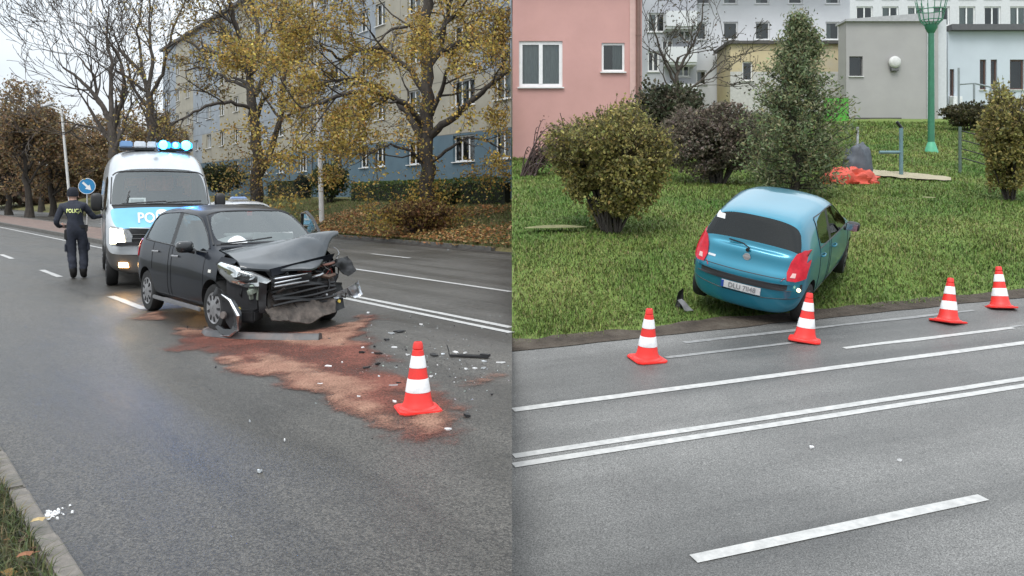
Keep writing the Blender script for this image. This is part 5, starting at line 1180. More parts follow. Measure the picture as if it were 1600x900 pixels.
p0 = Vector((Mw @ Vector((1.7, -.7, 0)))); b = MB(); b.add([Vector(v) - p0 for v in V], Fq); b.build('strip', mat('strip_grey', (.055, .055, .058), .45, var=.3, dirt=(.16, .10, .08), dirt_amt=.6), lip, bevel=.008, smooth=50); lip.location = p0
# ---- blue hatchback on the bank
PTEAL = mat('teal_paint', (.010, .185, .275), .30, .45, var=.06, scale=2, coat=.8, dirt=(.04, .18, .24), dirt_amt=.3)
sb = [
 (-1.60, [(-.01, .50, .17), (-.05, .63, .23), (-.08, .68, .52), (-.07, .68, .70), (.02, .645, .80), (.05, .60, .95), (.075, .54, .985), (.08, .28, .99)], .17, .995),
 (-1.50, [(.60, .19), (.745, .27), (.775, .54), (.77, .74), (.745, .86), (.68, 1.00), (.62, 1.05), (.31, 1.065)], .25, 1.07),
 (-1.34, [(.66, .22), (.775, .30), (.795, .58), (.785, .82), (.755, .96), (.60, 1.29), (.50, 1.36), (.30, 1.40)], .21, 1.405),
 (-1.20, [(.66, .20), (.78, .29), (.80, .60), (.788, .85), (.76, .97), (.612, 1.335), (.515, 1.41), (.30, 1.445)], .19, 1.455),
 (-.80, [(.66, .19), (.782, .28), (.80, .60), (.788, .85), (.76, .955), (.62, 1.362), (.53, 1.432), (.30, 1.465)], .18, 1.475),
 (-.26, [(.66, .19), (.782, .27), (.80, .60), (.786, .84), (.76, .94), (.622, 1.372), (.535, 1.436), (.30, 1.47)], .18, 1.48),
 (-.16, [(.66, .19), (.782, .27), (.80, .60), (.786, .84), (.76, .938), (.622, 1.370), (.535, 1.434), (.30, 1.468)], .18, 1.478),
 (.22, [(.66, .19), (.782, .27), (.80, .60), (.785, .83), (.758, .925), (.61, 1.332), (.525, 1.398), (.30, 1.435)], .18, 1.445),
 (.42, [(.66, .19), (.782, .27), (.80, .60), (.784, .82), (.755, .915), (.592, 1.272), (.52, 1.345), (.29, 1.385)], .18, 1.395),
 (.96, [(.66, .20), (.782, .28), (.80, .60), (.775, .80), (.742, .89), (.69, .95), (.65, .975), (.34, .99)], .19, .995),
 (1.10, [(.66, .20), (.782, .28), (.80, .60), (.77, .79), (.735, .87), (.67, .925), (.62, .945), (.33, .96)], .20, .965),
 (1.45, [(.62, .22), (.75, .30), (.775, .56), (.74, .73), (.69, .80), (.62, .84), (.56, .86), (.30, .88)], .21, .885),
 (1.74, [(.52, .24), (.64, .30), (.67, .50), (.64, .62), (.60, .68), (.54, .71), (.50, .73), (.28, .745)], .23, .75),
 (1.82, [(.42, .28), (.54, .34), (.58, .48), (.55, .58), (.52, .62), (.46, .66), (.42, .67), (.24, .68)], .28, .685)]
def mfb(i, j, s):
    if i == 'end0' and j >= 4: return 8
    if i in ('end0', 'end1'): return 0
    if i == 0 and j >= 7: return 8
    if j in (2, 3, 4) and i in (6, 7, 8): return 6
    if j in (2, 3, 4) and i == 4: return 7
    if i == 1 and j >= 7: return 3
    if i == 1 and j == 6: return 3
    if i == 8 and j >= 7: return 1
    if j == 5 and i == 4: return 2
    if j == 5 and i in (6, 7, 8): return 2
    if j == 5 and i == 5: return 4
    return 0
def hatch(root, paint, glass):
    ms = [paint, glass, glass, glass, BLACKPL, WELL, paint, paint, paint]
    parts, bvh = body(root, sb, mfb, ms, ['body', 'windscreen', '*side_window', 'rear_window', '*door_pillar', '#wheel_well', '*front_door', '*rear_door', 'tailgate'], [(1.18, .28, .325, .48, 1.0), (-1.18, .28, .325, .48, 1.0)], well=5, bulge0=.07, paint=(0, 6, 7, 8))
    return parts, bvh
HUB2 = mat('dark_wheel', (.10, .10, .105), .5, .4, var=.2)
# place on the bank: heading away to the right, right wheels lower
pr, pl_ = hit(1240, 506), hit(1085, 486)
bx = Vector((3.62, 11.55, 0)); fwd = Vector((.555, .832, 0)); gz = (zr(pr.x, pr.y) + zr(pl_.x, pl_.y)) / 2
blue = thing('blue_car', 'small teal blue hatchback stranded nose up on the grass bank beside the road', 'car', (0, 0, 0))
yaw = math.atan2(fwd.y, fwd.x)
BL_PITCH, BL_ROLL = math.radians(-12), math.radians(11.5)
blue.rotation_mode = 'QUATERNION'
R = Matrix.Rotation(yaw, 4, 'Z') @ Matrix.Rotation(BL_PITCH, 4, 'Y') @ Matrix.Rotation(BL_ROLL, 4, 'X')
blue.rotation_quaternion = R.to_quaternion(); blue.location = Vector(BLUE_POS if 'BLUE_POS' in globals() else (3.66, 11.95, .40))
blue.scale = (.91, .91, .91); parts, bvb = hatch(blue, PTEAL, GLASS_D)
for x in (-1.18, 1.18):
    for s in (1, -1): wheel(blue, x, s * .70, .27, .275, .165, s, HUB2, 7, steer=.1 if x > 0 else 0)
interior(blue, .54, .30, -.25, -.95, .62, .84)
tl = [(.80, .72), (.70, .69), (.60, .695), (.575, .79), (.595, .92), (.645, 1.03), (.715, 1.07), (.78, 1.03), (.80, .88)]
for s in (1, -1):
    o = patch('taillight', blue, bvb, [(s * y * .955, z) for y, z in tl], '-X', LAMPRED, .016, sub=3)
    q = patch('reversing_lens', o, bvb, [(s * .60, .735), (s * .66, .735), (s * .66, .79), (s * .62, .79)], '-X', mat('pale_lens', (.62, .40, .38), .2), .022, sub=2)
    if s < 0: o['label'] = 'right red tail light above the broken bumper end'
patch('bumper_strip', blue, bvb, [(-.745, .565), (-.4, .545), (0, .54), (.4, .545), (.745, .565), (.745, .645), (.4, .63), (0, .625), (-.4, .63), (-.745, .645)], '-X', mat('strip_black', (.022, .022, .024), .55), .012, sub=3)
o = patch('licence_plate', blue, bvb, [(-.27, .425), (.27, .425), (.27, .525), (-.27, .525)], '-X', mat('plate_white', (.62, .62, .62), .4), .014, sub=4, edge=.0)
patch('plate_band', o, bvb, [(.27, .427), (.235, .427), (.235, .523), (.27, .523)], '-X', mat('plate_blue', (.03, .08, .35), .4), .017, sub=2, edge=.01)
V_, F_ = text2d('DLU 7II48', .098, True); 
bb2 = MB(); bb2.add([proj(bvb, '-X', -x * .92 - .02, .474 + y, .018) for x, y in V_], F_); bb2.build('plate_characters', mat('plate_black', (.24, .24, .25), .5), o, fix=False)
b = MB(); p = proj(bvb, '-X', 0, .885, .004); b.lathe([(.048, -.012), (.050, -.002), (.040, .0)], p, 20, axis='X'); b.box(p + Vector((-.012, 0, 0)), (.01, .105, .022)); b.build('badge', mat('badge_silver', (.52, .53, .54), .3, .7), blue, smooth=40)
b = MB(); b.tube([proj(bvb, '-X', -.02, .985, .03), proj(bvb, '-X', .10, 1.02, .028), proj(bvb, '-X', .30, 1.04, .025)], .010, 5); b.lathe([(.028, -.03), (.02, .0)], proj(bvb, '-X', 0, .975, .02), 10, axis='X'); b.build('rear_wiper', BLACKPL, blue)
patch('window_sticker', blue, bvb, [(.44, 1.27), (.56, 1.27), (.57, 1.335), (.45, 1.335)], '-X', mat('sticker_white', (.62, .62, .62), .5), .006, sub=2)
patch('badge_strip', blue, bvb, [(.54, .785), (.43, .785), (.43, .812), (.54, .812)], '-X', mat('badge_silver', (.52, .53, .54), .3, .7), .004, sub=2)
b = MB(); seam(bvb, [[(-.64, .705), (0, .70), (.64, .705)], [(-.645, .705), (-.57, .69)], [(-.74, .46), (-.3, .40), (.3, .40), (.74, .46)]], '-X', b, .006)
for ax in '+Y', '-Y': seam(bvb, [[(-.16, .29), (-.16, .94)], [(-.26, .29), (-.26, .94)], [(.96, .88), (.96, .29)], [(-.80, .29), (.96, .29)], [(-.80, .29), (-.80, .95)]], ax, b, .005)
b.build('panel_gap', BLACKPL, blue)
b = MB()
for ax in ('+Y', '-Y'): seam(bvb, [[(-.80, .955), (-.2, .94), (.42, .915), (.94, .89)], [(-.80, .955), (-.80, 1.34), (-.76, 1.36), (-.2, 1.37), (.22, 1.33), (.42, 1.27), (.72, 1.09), (.94, .93)]], ax, b, .010)
b.build('window_seal', BLACKPL, blue)
for x, z in ((-.0, .80), (-.66, .83)):
    for s, ax in ((1, '+Y'), (-1, '-Y')):
        p = proj(bvb, ax, x, z); h = MB(); h.tube([p + Vector((-.08, 0, 0)), p + Vector((-.05, s * .03, 0)), p + Vector((.05, s * .03, 0)), p + Vector((.08, 0, 0))], .013, 6); h.build('door_handle', PTEAL, parts[('front_door' if x > -.3 else 'rear_door', s)], smooth=60)
for s in (1, -1): mirror_unit(blue, .60, s * .78, .96, s, (.13, .20, .14), BLACKPL, .12)
b = MB(); b.box((-1.655, -.74, .60), (.03, .05, .045), rot=Matrix.Rotation(.5, 3, 'X')); b.build('hanging_lamp', mat('lamp_warm', (.9, .75, .45), .3, emit=(1, .72, .35), estr=2.5), blue, bevel=.008)
b = MB(); b.box((-.1, 0, .24), (2.4, 1.2, .10)); b.build('underbody', WELL, blue, bevel=.03)
# torn plastic beside the left rear of the blue car
tp = hit(1072, 484); td = thing('torn_trim', 'torn grey trim pieces in the grass left of the blue car', 'car debris', tuple(tp)); td.scale = (.62, .62, .7)
sheet_metal('shard', td, [lp(-.25, 0, .0), lp(-.02, .05, .02), lp(-.05, .1, .40), lp(-.16, .05, .34)], 6, 6, .05, 3, BLACKPL, 7, .01); sheet_metal('shard', td, [lp(-.05, -.2, .0), lp(.12, -.16, .0), lp(-.12, -.1, .22), lp(-.20, -.14, .2)], 6, 5, .04, 5, mat('torn_grey', (.16, .16, .165), .5), 7, .008)
# ---- white police car behind, mostly hidden
PWHITE = mat('white_paint', (.62, .63, .64), .25, .1, var=.05, coat=1.)
wc = thing('police_car', 'white police car with small blue roof light behind the black hatchback', 'car', (-7.65, 24.2, 0), math.atan2(-.82, .57))
wc.scale = (1.12, 1.10, 1.0)
parts, bvw = hatch(wc, PWHITE, GLASS_D)
for x in (-1.18, 1.18):
    for s in (1, -1): wheel(wc, x, s * .70, .28, .28, .17, s, HUB)
b = MB(); b.box((.0, -.1, 1.545), (.16, .42, .07), taper=.85); b.build('roof_light', mat('roof_light_blue', (.20, .30, .50), .2, coat=1.), wc, bevel=.02, smooth=50)
b = MB(); b.box((.0, -.1, 1.50), (.2, .46, .04)); b.build('roof_light_base', ALU, wc, bevel=.01)
for s in (1, -1): mirror_unit(wc, .60, s * .78, .96, s, (.13, .20, .14), BLACKPL, .12)
for s in (1, -1): patch('headlight', wc, bvw, [(s * .62, .62), (s * .40, .58), (s * .44, .68), (s * .60, .76)], '+X', LAMPCLR, .012)
interior(wc, .54, .30, -.25, -.95, .62, .84)
# ---- police van
PSILV = mat('van_silver', (.46, .48, .50), .30, .45, var=.05, coat=.7, dirt=(.36, .36, .35), dirt_amt=.25)
VBLUE = mat('van_blue', (.115, .37, .56), .30, .1, var=.05, coat=.7)
VDARK = mat('van_bumper', (.060, .056, .052), .55, var=.25, dirt=(.13, .11, .09), dirt_amt=.5)
sv_ = [
 (-4.85, [(.78, .45), (.94, .52), (.985, .90), (.99, 1.30), (.985, 1.50), (.93, 2.05), (.84, 2.40), (.45, 2.52)], .45, 2.53),
 (-4.70, [(.80, .40), (.96, .48), (1.0, .90), (1.005, 1.30), (1.0, 1.50), (.945, 2.08), (.875, 2.42), (.45, 2.50)], .40, 2.52),
 (-2.6, [(.80, .36), (.97, .45), (1.01, .90), (1.01, 1.30), (1.005, 1.50), (.945, 2.08), (.875, 2.42), (.45, 2.50)], .36, 2.52),
 (-.95, [(.80, .34), (.97, .42), (1.01, .90), (1.01, 1.27), (1.005, 1.40), (.945, 2.02), (.87, 2.41), (.45, 2.49)], .34, 2.50),
 (-.82, [(.80, .34), (.97, .42), (1.01, .90), (1.01, 1.26), (1.005, 1.39), (.94, 2.00), (.87, 2.40), (.45, 2.48)], .34, 2.49),
 (-.42, [(.80, .34), (.97, .42), (1.01, .90), (1.01, 1.25), (1.0, 1.37), (.93, 1.97), (.86, 2.36), (.45, 2.45)], .34, 2.46),
 (-.02, [(.80, .34), (.97, .42), (1.01, .90), (1.005, 1.24), (.995, 1.35), (.915, 1.92), (.855, 2.07), (.45, 2.11)], .34, 2.12),
 (.50, [(.80, .33), (.97, .40), (1.0, .90), (.995, 1.22), (.985, 1.32), (.945, 1.41), (.89, 1.44), (.46, 1.46)], .33, 1.465),
 (.60, [(.80, .32), (.965, .40), (.995, .90), (.985, 1.20), (.97, 1.29), (.92, 1.36), (.86, 1.39), (.45, 1.41)], .32, 1.415),
 (.86, [(.76, .28), (.93, .36), (.965, .66), (.955, .84), (.93, 1.05), (.86, 1.10), (.78, 1.12), (.42, 1.135)], .28, 1.14),
 (.98, [(.60, .26), (.80, .34), (.85, .60), (.84, .78), (.80, .94), (.74, 1.03), (.68, 1.05), (.38, 1.06)], .26, 1.065)]
def mfv(i, j, s):
    if i == 'end0': return 0
    if i == 'end1': return 6 if j <= 2 else (0 if j == 3 else 7)
    if i == 6 and j >= 7: return 1
    if j == 5 and i in (4, 5, 6): return 2
    if i in (8,) and j >= 6: return 4
    if i in (7,) and j >= 7: return 3
    if i == 9 and j >= 6: return 4
    if i >= 8 and j <= 2: return 6
    return 0
van = thing('police_van', 'tall white and blue police van with flashing blue roof lights facing the camera', 'van', (-6.52, 15.75, 0), math.radians(-90 + 26.5)); van.scale = (1, .91, 1)
ms = [PSILV, GLASS_V, GLASS_V, BLACKPL, VBLUE, WELL, VDARK, BLACKPL]
parts, bvv = body(van, sv_, mfv, ms, ['body', 'windscreen', '*side_window', 'cowl', 'bonnet', '#wheel_well', 'bumper', 'grille'], [(0, .34, .40, .60, 1.3), (-3.6, .34, .40, .60, 1.3)], well=5, bulge1=.10, split_x=-1.8)
for x in (0, -3.6):
    for s in (1, -1): wheel(van, x, s * .86, .335, .335, .22, s, mat('steel_wheel', (.22, .22, .23), .4, .6), 10)
interior(van, .78, .85, -.55, 0, .38, 1.34, rear=False)
# bulkhead, and added orange blocks standing in for reflections in the windscreen
b = MB(); b.box((-1.45, 0, 1.5), (.05, 1.7, 1.6)); b.build('bulkhead', mat('bulkhead_grey', (.10, .10, .11), .8), van)
OR = mat('reflection_orange', (.75, .25, .14), .8, var=.25, scale=8)
for y, z, sy, sz in ((.62, 1.80, .30, .40), (.12, 1.86, .56, .30), (-.38, 1.82, .40, .26)):
    b = MB(); b.box((-1.36, y, z), (.12, sy, sz)); b.build('orange_reflection', OR, van, bevel=.03, smooth=50)
b = MB(); b.box((.40, -.42, 1.50), (.02, .30, .15), rot=Matrix.Rotation(-.3, 3, 'Y')); b.build('dash_card', mat('card_white', (.75, .77, .76), .6), van)
b = MB(); b.box((.41, -.42, 1.502), (.02, .24, .09), rot=Matrix.Rotation(-.3, 3, 'Y')); b.build('card_print', mat('card_grey', (.30, .33, .33), .6), van)
# lamps
BEAM = mat('headlight_beam', (1, .95, .85), .2, emit=(1, .84, .52), estr=11); VLAMP = mat('van_lamp', (.20, .21, .22), .15, var=.4, scale=14, coat=1.)
hlv = [(.93, .77), (.80, .755), (.58, .765), (.56, .93), (.62, 1.02), (.80, 1.06), (.94, 1.09)]
for s in (1, -1):
    o = patch('headlight', van, bvv, [(s * y * .96, z) for y, z in hlv], '+X', VLAMP, .014, sub=3)
    patch('headlight_bulb', o, bvv, [(s * .66, .80), (s * .90, .79), (s * .90, 1.05), (s * .70, 1.01)], '+X', BEAM, .022, sub=2)
    patch('fog_lamp', van, bvv, [(s * .60, .385), (s * .76, .39), (s * .77, .47), (s * .62, .465)], '+X', mat('fog_glow', (1, .8, .5), .2, emit=(1, .55, .20), estr=12), .02, sub=2)
    patch('bumper_insert', van, bvv, [(s * .86, .62), (s * .45, .60), (s * .45, .735), (s * .88, .75)], '+X', PSILV, .012, sub=3)
    pl_ = bpy.data.lights.new('headlight_lamp', 'SPOT'); pl_.energy = 4; pl_.color = (1, .9, .72); pl_.spot_size = math.radians(70); pl_.shadow_soft_size = .08
    lo = bpy.data.objects.new('headlight_lamp', pl_); link(lo, van); lo.location = (1.12, s * .78, .92); lo.rotation_euler = (0, math.radians(-80), 0)
    fl = bpy.data.lights.new('fog_lamp_light', 'SPOT'); fl.energy = 3; fl.color = (1, .55, .2); fl.spot_size = math.radians(120); fl.shadow_soft_size = .05
    lo = bpy.data.objects.new('fog_lamp_light', fl); link(lo, van); lo.location = (1.12, s * .69, .43); lo.rotation_euler = (0, math.radians(-70), 0)
b = MB()
for z in (.80, .87, .94): b.tube([proj(bvv, '+X', y, z, .01) for y in (-.55, -.3, 0, .3, .55)], .012, 5)
b.build('grille_slat', mat('grille_black', (.016, .016, .017), .5), van)
b = MB(); b.tube([proj(bvv, '+X', y, 1.045, .012) for y in (-.58, -.4, -.2, 0, .2, .4, .58)], .012, 6); b.build('grille_trim', CHROME, van, smooth=60)
letter_patch('lettering', van, bvv, 'POLICJA', .24, '+X', (0, 1.215), mat('letter_white', (.70, .73, .75), .5), .006, mirror=1)
patch('emblem', van, bvv, [(.10 * math.cos(t * PI / 5), 1.325 + .045 * math.sin(t * PI / 5)) for t in range(10)], '+X', mat('letter_white', (.70, .73, .75), .5), .005, sub=1)
b = MB(); seam(bvv, [[(-.88, 1.44), (-.45, 1.455), (0, 1.46), (.45, 1.455), (.88, 1.44)]], '+X', b, .016); seam(bvv, [[(.0, -.85), (.02, -.4), (.02, 0), (.02, .4), (.0, .85)]], '+Z', b, .016); b.build('windscreen_seal', BLACKPL, van)
b = MB()
for s in (1, -1): seam(bvv, [[(.02, s * .865), (.25, s * .88), (.48, s * .895)]], '+Z', b, .014)
b.build('windscreen_edge', BLACKPL, van)
b = MB(); b.tube([(.58, -.70, 1.47), (.54, -.2, 1.50), (.52, .1, 1.515)], .012, 5); b.tube([(.56, .1, 1.49), (.52, .5, 1.51), (.50, .75, 1.515)], .012, 5); b.tube([(.52, -.62, 1.52), (.40, -.56, 1.70)], .010, 5); b.build('wiper', BLACKPL, van)
for ax in ('-Y', '+Y'):
    b = MB(); seam(bvv, [[(-.88, .46), (-.9, 1.30), (-.87, 1.95)], [(.50, .60), (.52, 1.28)], [(-.88, .46), (.42, .46)]], ax, b, .007); b.build('door_gap', BLACKPL, van)
for s in (1, -1):
    mirror_unit(van, .30, s * 1.02, 1.50, s, (.15, .21, .32), BLACKPL, .12)
# roof light bar
bar = bpy.data.objects.new('light_bar', None); link(bar, van); bar.location = (-.66, 0, 2.475); bar.empty_display_size = .1
b = MB(); b.box((0, 0, .02), (.26, 1.42, .05)); b.build('bar_base', BLACKPL, bar, bevel=.01)
LB = mat('bar_blue_lens', (.10, .22, .42), .15, var=.2, coat=1.); LC = mat('bar_clear_lens', (.50, .53, .58), .15, var=.2, coat=1.); GLOW = mat('blue_flash', (.1, .6, 1), .2, emit=(.06, .62, 1.0), estr=7)
for y0, y1, m in ((-.71, -.45, LB), (-.44, -.20, LC), (-.19, .02, LC)):
    b = MB(); b.box((0, (y0 + y1) / 2, .105), (.26, y1 - y0, .12), taper=.9); b.build('bar_segment', m, bar, bevel=.02, smooth=50)
for y0, y1 in ((.03, .28), (.30, .46), (.48, .71)):
    b = MB(); b.box((0, (y0 + y1) / 2, .105), (.26, y1 - y0, .12), taper=.9); b.build('bar_segment', mat('bar_blue_lit', (.02, .20, .6), .2, emit=(.0, .28, 1.0), estr=2.6, coat=1.), bar, bevel=.02, smooth=50)
for y, r in ((.13, .085), (.37, .055), (.58, .09)):
    b = MB(); b.lathe([(.003, .17), (r * .6, .165), (r, .14), (r * 1.05, .11)], (0, y, .105), 16, axis='X'); b.build('flash_lamp', GLOW, bar, smooth=60)
pl_ = bpy.data.lights.new('blue_flash_lamp', 'POINT'); pl_.energy = 110; pl_.color = (.05, .28, 1); pl_.shadow_soft_size = .12
lo = bpy.data.objects.new('blue_flash_lamp', pl_); link(lo, bar); lo.location = (-.15, .35, .30)
b = MB(); b.lathe([(.05, 0), (.035, .03), (.012, .05)], (-.30, -.02, 2.45), 12); b.tube([(-.30, -.02, 2.49), (-.36, -.04, 2.70)], [.010, .006], 6); b.build('aerial', BLACKPL, van, smooth=50)
# mirror the sign convention: the van faces us, so its own left is the picture's right
# ------------------------------------------------------------------ police officer
off = thing('person', 'police officer in dark navy uniform walking away beside the police van', 'person', (-8.47, 16.6, 0), math.radians(27))
NAVY = mat('navy_cloth', (.022, .026, .040), .85, var=.3, scale=14, bump=.4, bscale=30)
SKIN = mat('skin', (.42, .25, .19), .6, var=.08); BOOT = mat('boot_leather', (.014, .013, .013), .5, var=.2)
def skinned(name, J, E, parent, mats, matf, sub=2):
    """J: name -> (pos, radius); E: edges; a Skin surface over the joints"""
    names = list(J); ix = {n: i for i, n in enumerate(names)}; me = bpy.data.meshes.new(name)
    me.from_pydata([J[n][0] for n in names], [(ix[a], ix[b]) for a, b in E], []); o = link(bpy.data.objects.new(name, me))
    md = o.modifiers.new('k', 'SKIN'); md.use_smooth_shade = True
    for i, n in enumerate(names):
        r = J[n][1]; sv = me.skin_vertices[0].data[i]; sv.radius = (r, r) if not isinstance(r, tuple) else r; sv.use_root = i == 0
    s = o.modifiers.new('s', 'SUBSURF'); s.levels = s.render_levels = sub
    dg = bpy.context.evaluated_depsgraph_get(); m2 = bpy.data.meshes.new_from_object(o.evaluated_get(dg)); bpy.data.objects.remove(o); bpy.data.meshes.remove(me)
    m2.materials.clear()
    for m in mats: m2.materials.append(m)
    m2.polygons.foreach_set('material_index', [matf(p.center) for p in m2.polygons]); m2.polygons.foreach_set('use_smooth', [True] * len(m2.polygons))
    m2.name = name; return link(bpy.data.objects.new(name, m2), parent)
J = {'pel': ((0, 0, .93), (.165, .115)), 'sp': ((-.02, .01, 1.10), (.185, .125)), 'ch': ((-.04, .01, 1.30), (.205, .135)), 'up': ((-.055, .0, 1.41), (.150, .095)), 'nk': ((-.065, .01, 1.50), .058), 'hd0': ((-.07, .03, 1.57), .078), 'hd1': ((-.07, .035, 1.66), .092), 'hd2': ((-.07, .03, 1.73), .062),
     'sr': ((.13, .0, 1.41), .078), 'er': ((.29, .10, 1.19), .056), 'fr': ((.40, .20, 1.20), .046), 'hr': ((.475, .27, 1.215), .036), 'pr': ((.535, .32, 1.22), .034),
     'sl': ((-.25, .0, 1.40), .078), 'el': ((-.36, -.02, 1.10), .056), 'fl': ((-.31, .14, 1.02), .046), 'hl': ((-.27, .23, 1.01), .035), 'pl': ((-.24, .29, 1.01), .033),
     'lh': ((-.10, .0, .86), .122), 'lk': ((-.09, .03, .49), .090), 'lc': ((-.075, -.01, .34), .088), 'la': ((-.055, -.04, .13), .074), 'lf': ((-.055, .02, .06), .062), 'lt': ((-.06, .17, .05), .052),
     'rh': ((.095, .0, .86), .122), 'rk': ((.115, .05, .50), .090), 'rc': ((.125, .02, .34), .088), 'ra': ((.115, -.03, .14), .074), 'rf': ((.12, .03, .06), .062), 'rt': ((.145, .17, .05), .052)}
E = [('pel', 'sp'), ('sp', 'ch'), ('ch', 'up'), ('up', 'nk'), ('nk', 'hd0'), ('hd0', 'hd1'), ('hd1', 'hd2'), ('up', 'sr'), ('sr', 'er'), ('er', 'fr'), ('fr', 'hr'), ('hr', 'pr'), ('up', 'sl'), ('sl', 'el'), ('el', 'fl'), ('fl', 'hl'), ('hl', 'pl'),
     ('pel', 'lh'), ('lh', 'lk'), ('lk', 'lc'), ('lc', 'la'), ('la', 'lf'), ('lf', 'lt'), ('pel', 'rh'), ('rh', 'rk'), ('rk', 'rc'), ('rc', 'ra'), ('ra', 'rf'), ('rf', 'rt')]
for s, c, d in (('r', Vector((.535, .32, 1.22)), Vector((.75, .62, .05)).normalized()), ('l', Vector((-.24, .29, 1.01)), Vector((.45, .85, -.1)).normalized())):
    side = Vector((0, 0, 1))
    for k, (o_, l_) in enumerate(((.027, .072), (.010, .082), (-.008, .078), (-.025, .062))):
        a = c + side * o_ + d * .02; b_ = a + d * l_ * .55 + Vector((0, 0, -.004)); e = b_ + (d + Vector((.1, -.25, -.35))).normalized() * l_ * .45
        J[f'{s}f{k}a'] = (tuple(a), .011); J[f'{s}f{k}b'] = (tuple(b_), .010); J[f'{s}f{k}c'] = (tuple(e), .008); E += [('p' + s, f'{s}f{k}a'), (f'{s}f{k}a', f'{s}f{k}b'), (f'{s}f{k}b', f'{s}f{k}c')]
    a = c + side * .035 - d * .03; b_ = a + Vector((0, -.012, .03)) + d * .02; J[f'{s}ta'] = (tuple(a), .013); J[f'{s}tb'] = (tuple(b_), .010); E += [('p' + s, f'{s}ta'), (f'{s}ta', f'{s}tb')]
def pm(c):
    if c.z > 1.525: return 1
    if c.x > .445 and c.z > 1.1: return 1
    if c.y > .20 and c.x < -.1 and .9 < c.z < 1.1: return 1
    return 2 if c.z < .20 else 0
pb_ = skinned('body', J, E, off, [NAVY, SKIN, BOOT], pm)
for v in pb_.data.vertices:                                              # cloth folds
    c = v.co
    if .16 < c.z < 1.46 and -.30 < c.x < .40 or .16 < c.z < .9: v.co = c + v.normal * (.013 * noise.noise(Vector((c.x * 9, c.y * 9, c.z * 16))) + .007 * noise.noise(Vector((c.x * 22, c.y * 22, c.z * 34))))
bvp = BVHTree.FromPolygons([v.co for v in pb_.data.vertices], [tuple(p.vertices) for p in pb_.data.polygons])
b = MB(); b.lathe([(.004, .135), (.055, .125), (.088, .085), (.103, .03), (.104, -.035), (.100, -.05)], (-.07, .03, 1.645), 20); b.build('knit_cap', mat('cap_cloth', (.012, .014, .022), .95, var=.2, bump=.4, bscale=60), off, smooth=60)
b = MB()
for s in (1, -1): b.lathe([(.004, .012), (.024, .008), (.028, -.004)], (-.07 + s * .093, .02, 1.595), 10, axis='X')
b.build('ear', SKIN, off, smooth=60)
b = MB(); b.box((-.07, .125, 1.585), (.028, .03, .045), taper=.5); b.build('nose', SKIN, off, bevel=.006)
b = MB()
for s in (1, -1): b.lathe([(.003, .118), (.012, .112)], (-.07 + s * .035, 0, 1.615), 8, axis='Y')
b.build('eye', mat('eye_dark', (.03, .025, .02), .3), off)
b = MB(); b.tube([(-.095, .112, 1.545), (-.07, .118, 1.543), (-.045, .112, 1.545)], .005, 5); b.build('mouth', mat('lips', (.3, .12, .10), .5), off)
b = MB(); n = 24
for r_, z0, z1, yy in ((1.0, .985, 1.04, 0),):
    V = []
    for k in range(n):
        t = 2 * PI * k / n; x, y = math.cos(t) * .200, math.sin(t) * .150
        V += [(x - .005, y, z0), (x - .005, y, z1)]
    b.add(V, [(2 * k, 2 * ((k + 1) % n), 2 * ((k + 1) % n) + 1, 2 * k + 1) for k in range(n)])
b.build('belt', BOOT, off, smooth=60)
b = MB(); b.box((-.185, -.02, .86), (.06, .12, .20)); b.build('holster', BOOT, off, bevel=.015)
b = MB(); b.box((.165, -.05, .97), (.05, .08, .12)); b.build('pouch', BOOT, off, bevel=.012)
for x, z in ((-.185, .60), (.205, .62)):
    b = MB(); b.box((x, .03, z), (.05, .15, .18)); b.build('leg_pocket', NAVY, off, bevel=.02)
b = MB(); V_, F_ = text2d('POLICJA', .105, True); hv = mat('reflective_print', (.78, .85, .32), .4)
V = []
for x, y in V_: 
    h = bvp.ray_cast(Vector((-.045 + x * .70, -2, 1.315 + y)), Vector((0, 1, 0))); V.append((h[0] if h[0] is not None else Vector((-.045 + x * .70, -.12, 1.315 + y))) + Vector((0, -.006, 0)))
b.add(V, F_); b.build('lettering', hv, off, fix=False)
b = MB(); b.box((.02, -.10, 1.385), (.05, .03, .09)); b.tube([(.03, -.09, 1.42), (.035, -.085, 1.50)], .006, 5); b.build('radio', BOOT, off, bevel=.006)
# ------------------------------------------------------------------ traffic cones
CRED = mat('cone_red', (.80, .030, .022), .45, var=.06, scale=12, dirt=(.30, .05, .045), dirt_amt=.55); CWHT = mat('cone_white', (.74, .74, .74), .35, var=.05, scale=20, dirt=(.42, .40, .39), dirt_amt=.6)
def cone_r(h): return float(np.interp(h, [.055, .50], [.108, .034]))
def make_cone(label):
    r = thing('traffic_cone', label, 'traffic cone', (0, 0, 0), 0, 'red and white traffic cones round the crash')
    b = MB(); pts = []
    for k in range(4):
        for d in (-.14, .14): t = PI / 4 + k * PI / 2; pts.append((.205 * math.cos(t + d), .205 * math.sin(t + d)))
    b.prism(pts, 'Z', 0, .022); b.build('base', CRED, r, bevel=.006)
    b = MB(); prof = [(.150, .020), (.145, .030), (.120, .040), (.112, .060)] + [(cone_r(h), h) for h in (.08, .20, .30, .40, .455)] + [(.034, .46), (.040, .468), (.036, .50), (.030, .515), (.018, .516), (.016, .47)]
    b.lathe(prof, (0, 0, 0), 36, cap=False); b.build('cone_body', CRED, r, smooth=40)
    for z0, z1 in ((.145, .245), (.325, .415)):
        b = MB(); b.lathe([(cone_r(z0) + .0006, z0), (cone_r(z0) + .0025, z0 + .002), (cone_r(z1) + .0025, z1 - .002), (cone_r(z1) + .0006, z1)], (0, 0, 0), 36, cap=False); b.build('reflective_band', CWHT, r, smooth=40)
    return r
c0 = make_cone('traffic cone standing on the brick dust in front of the wrecked black car')
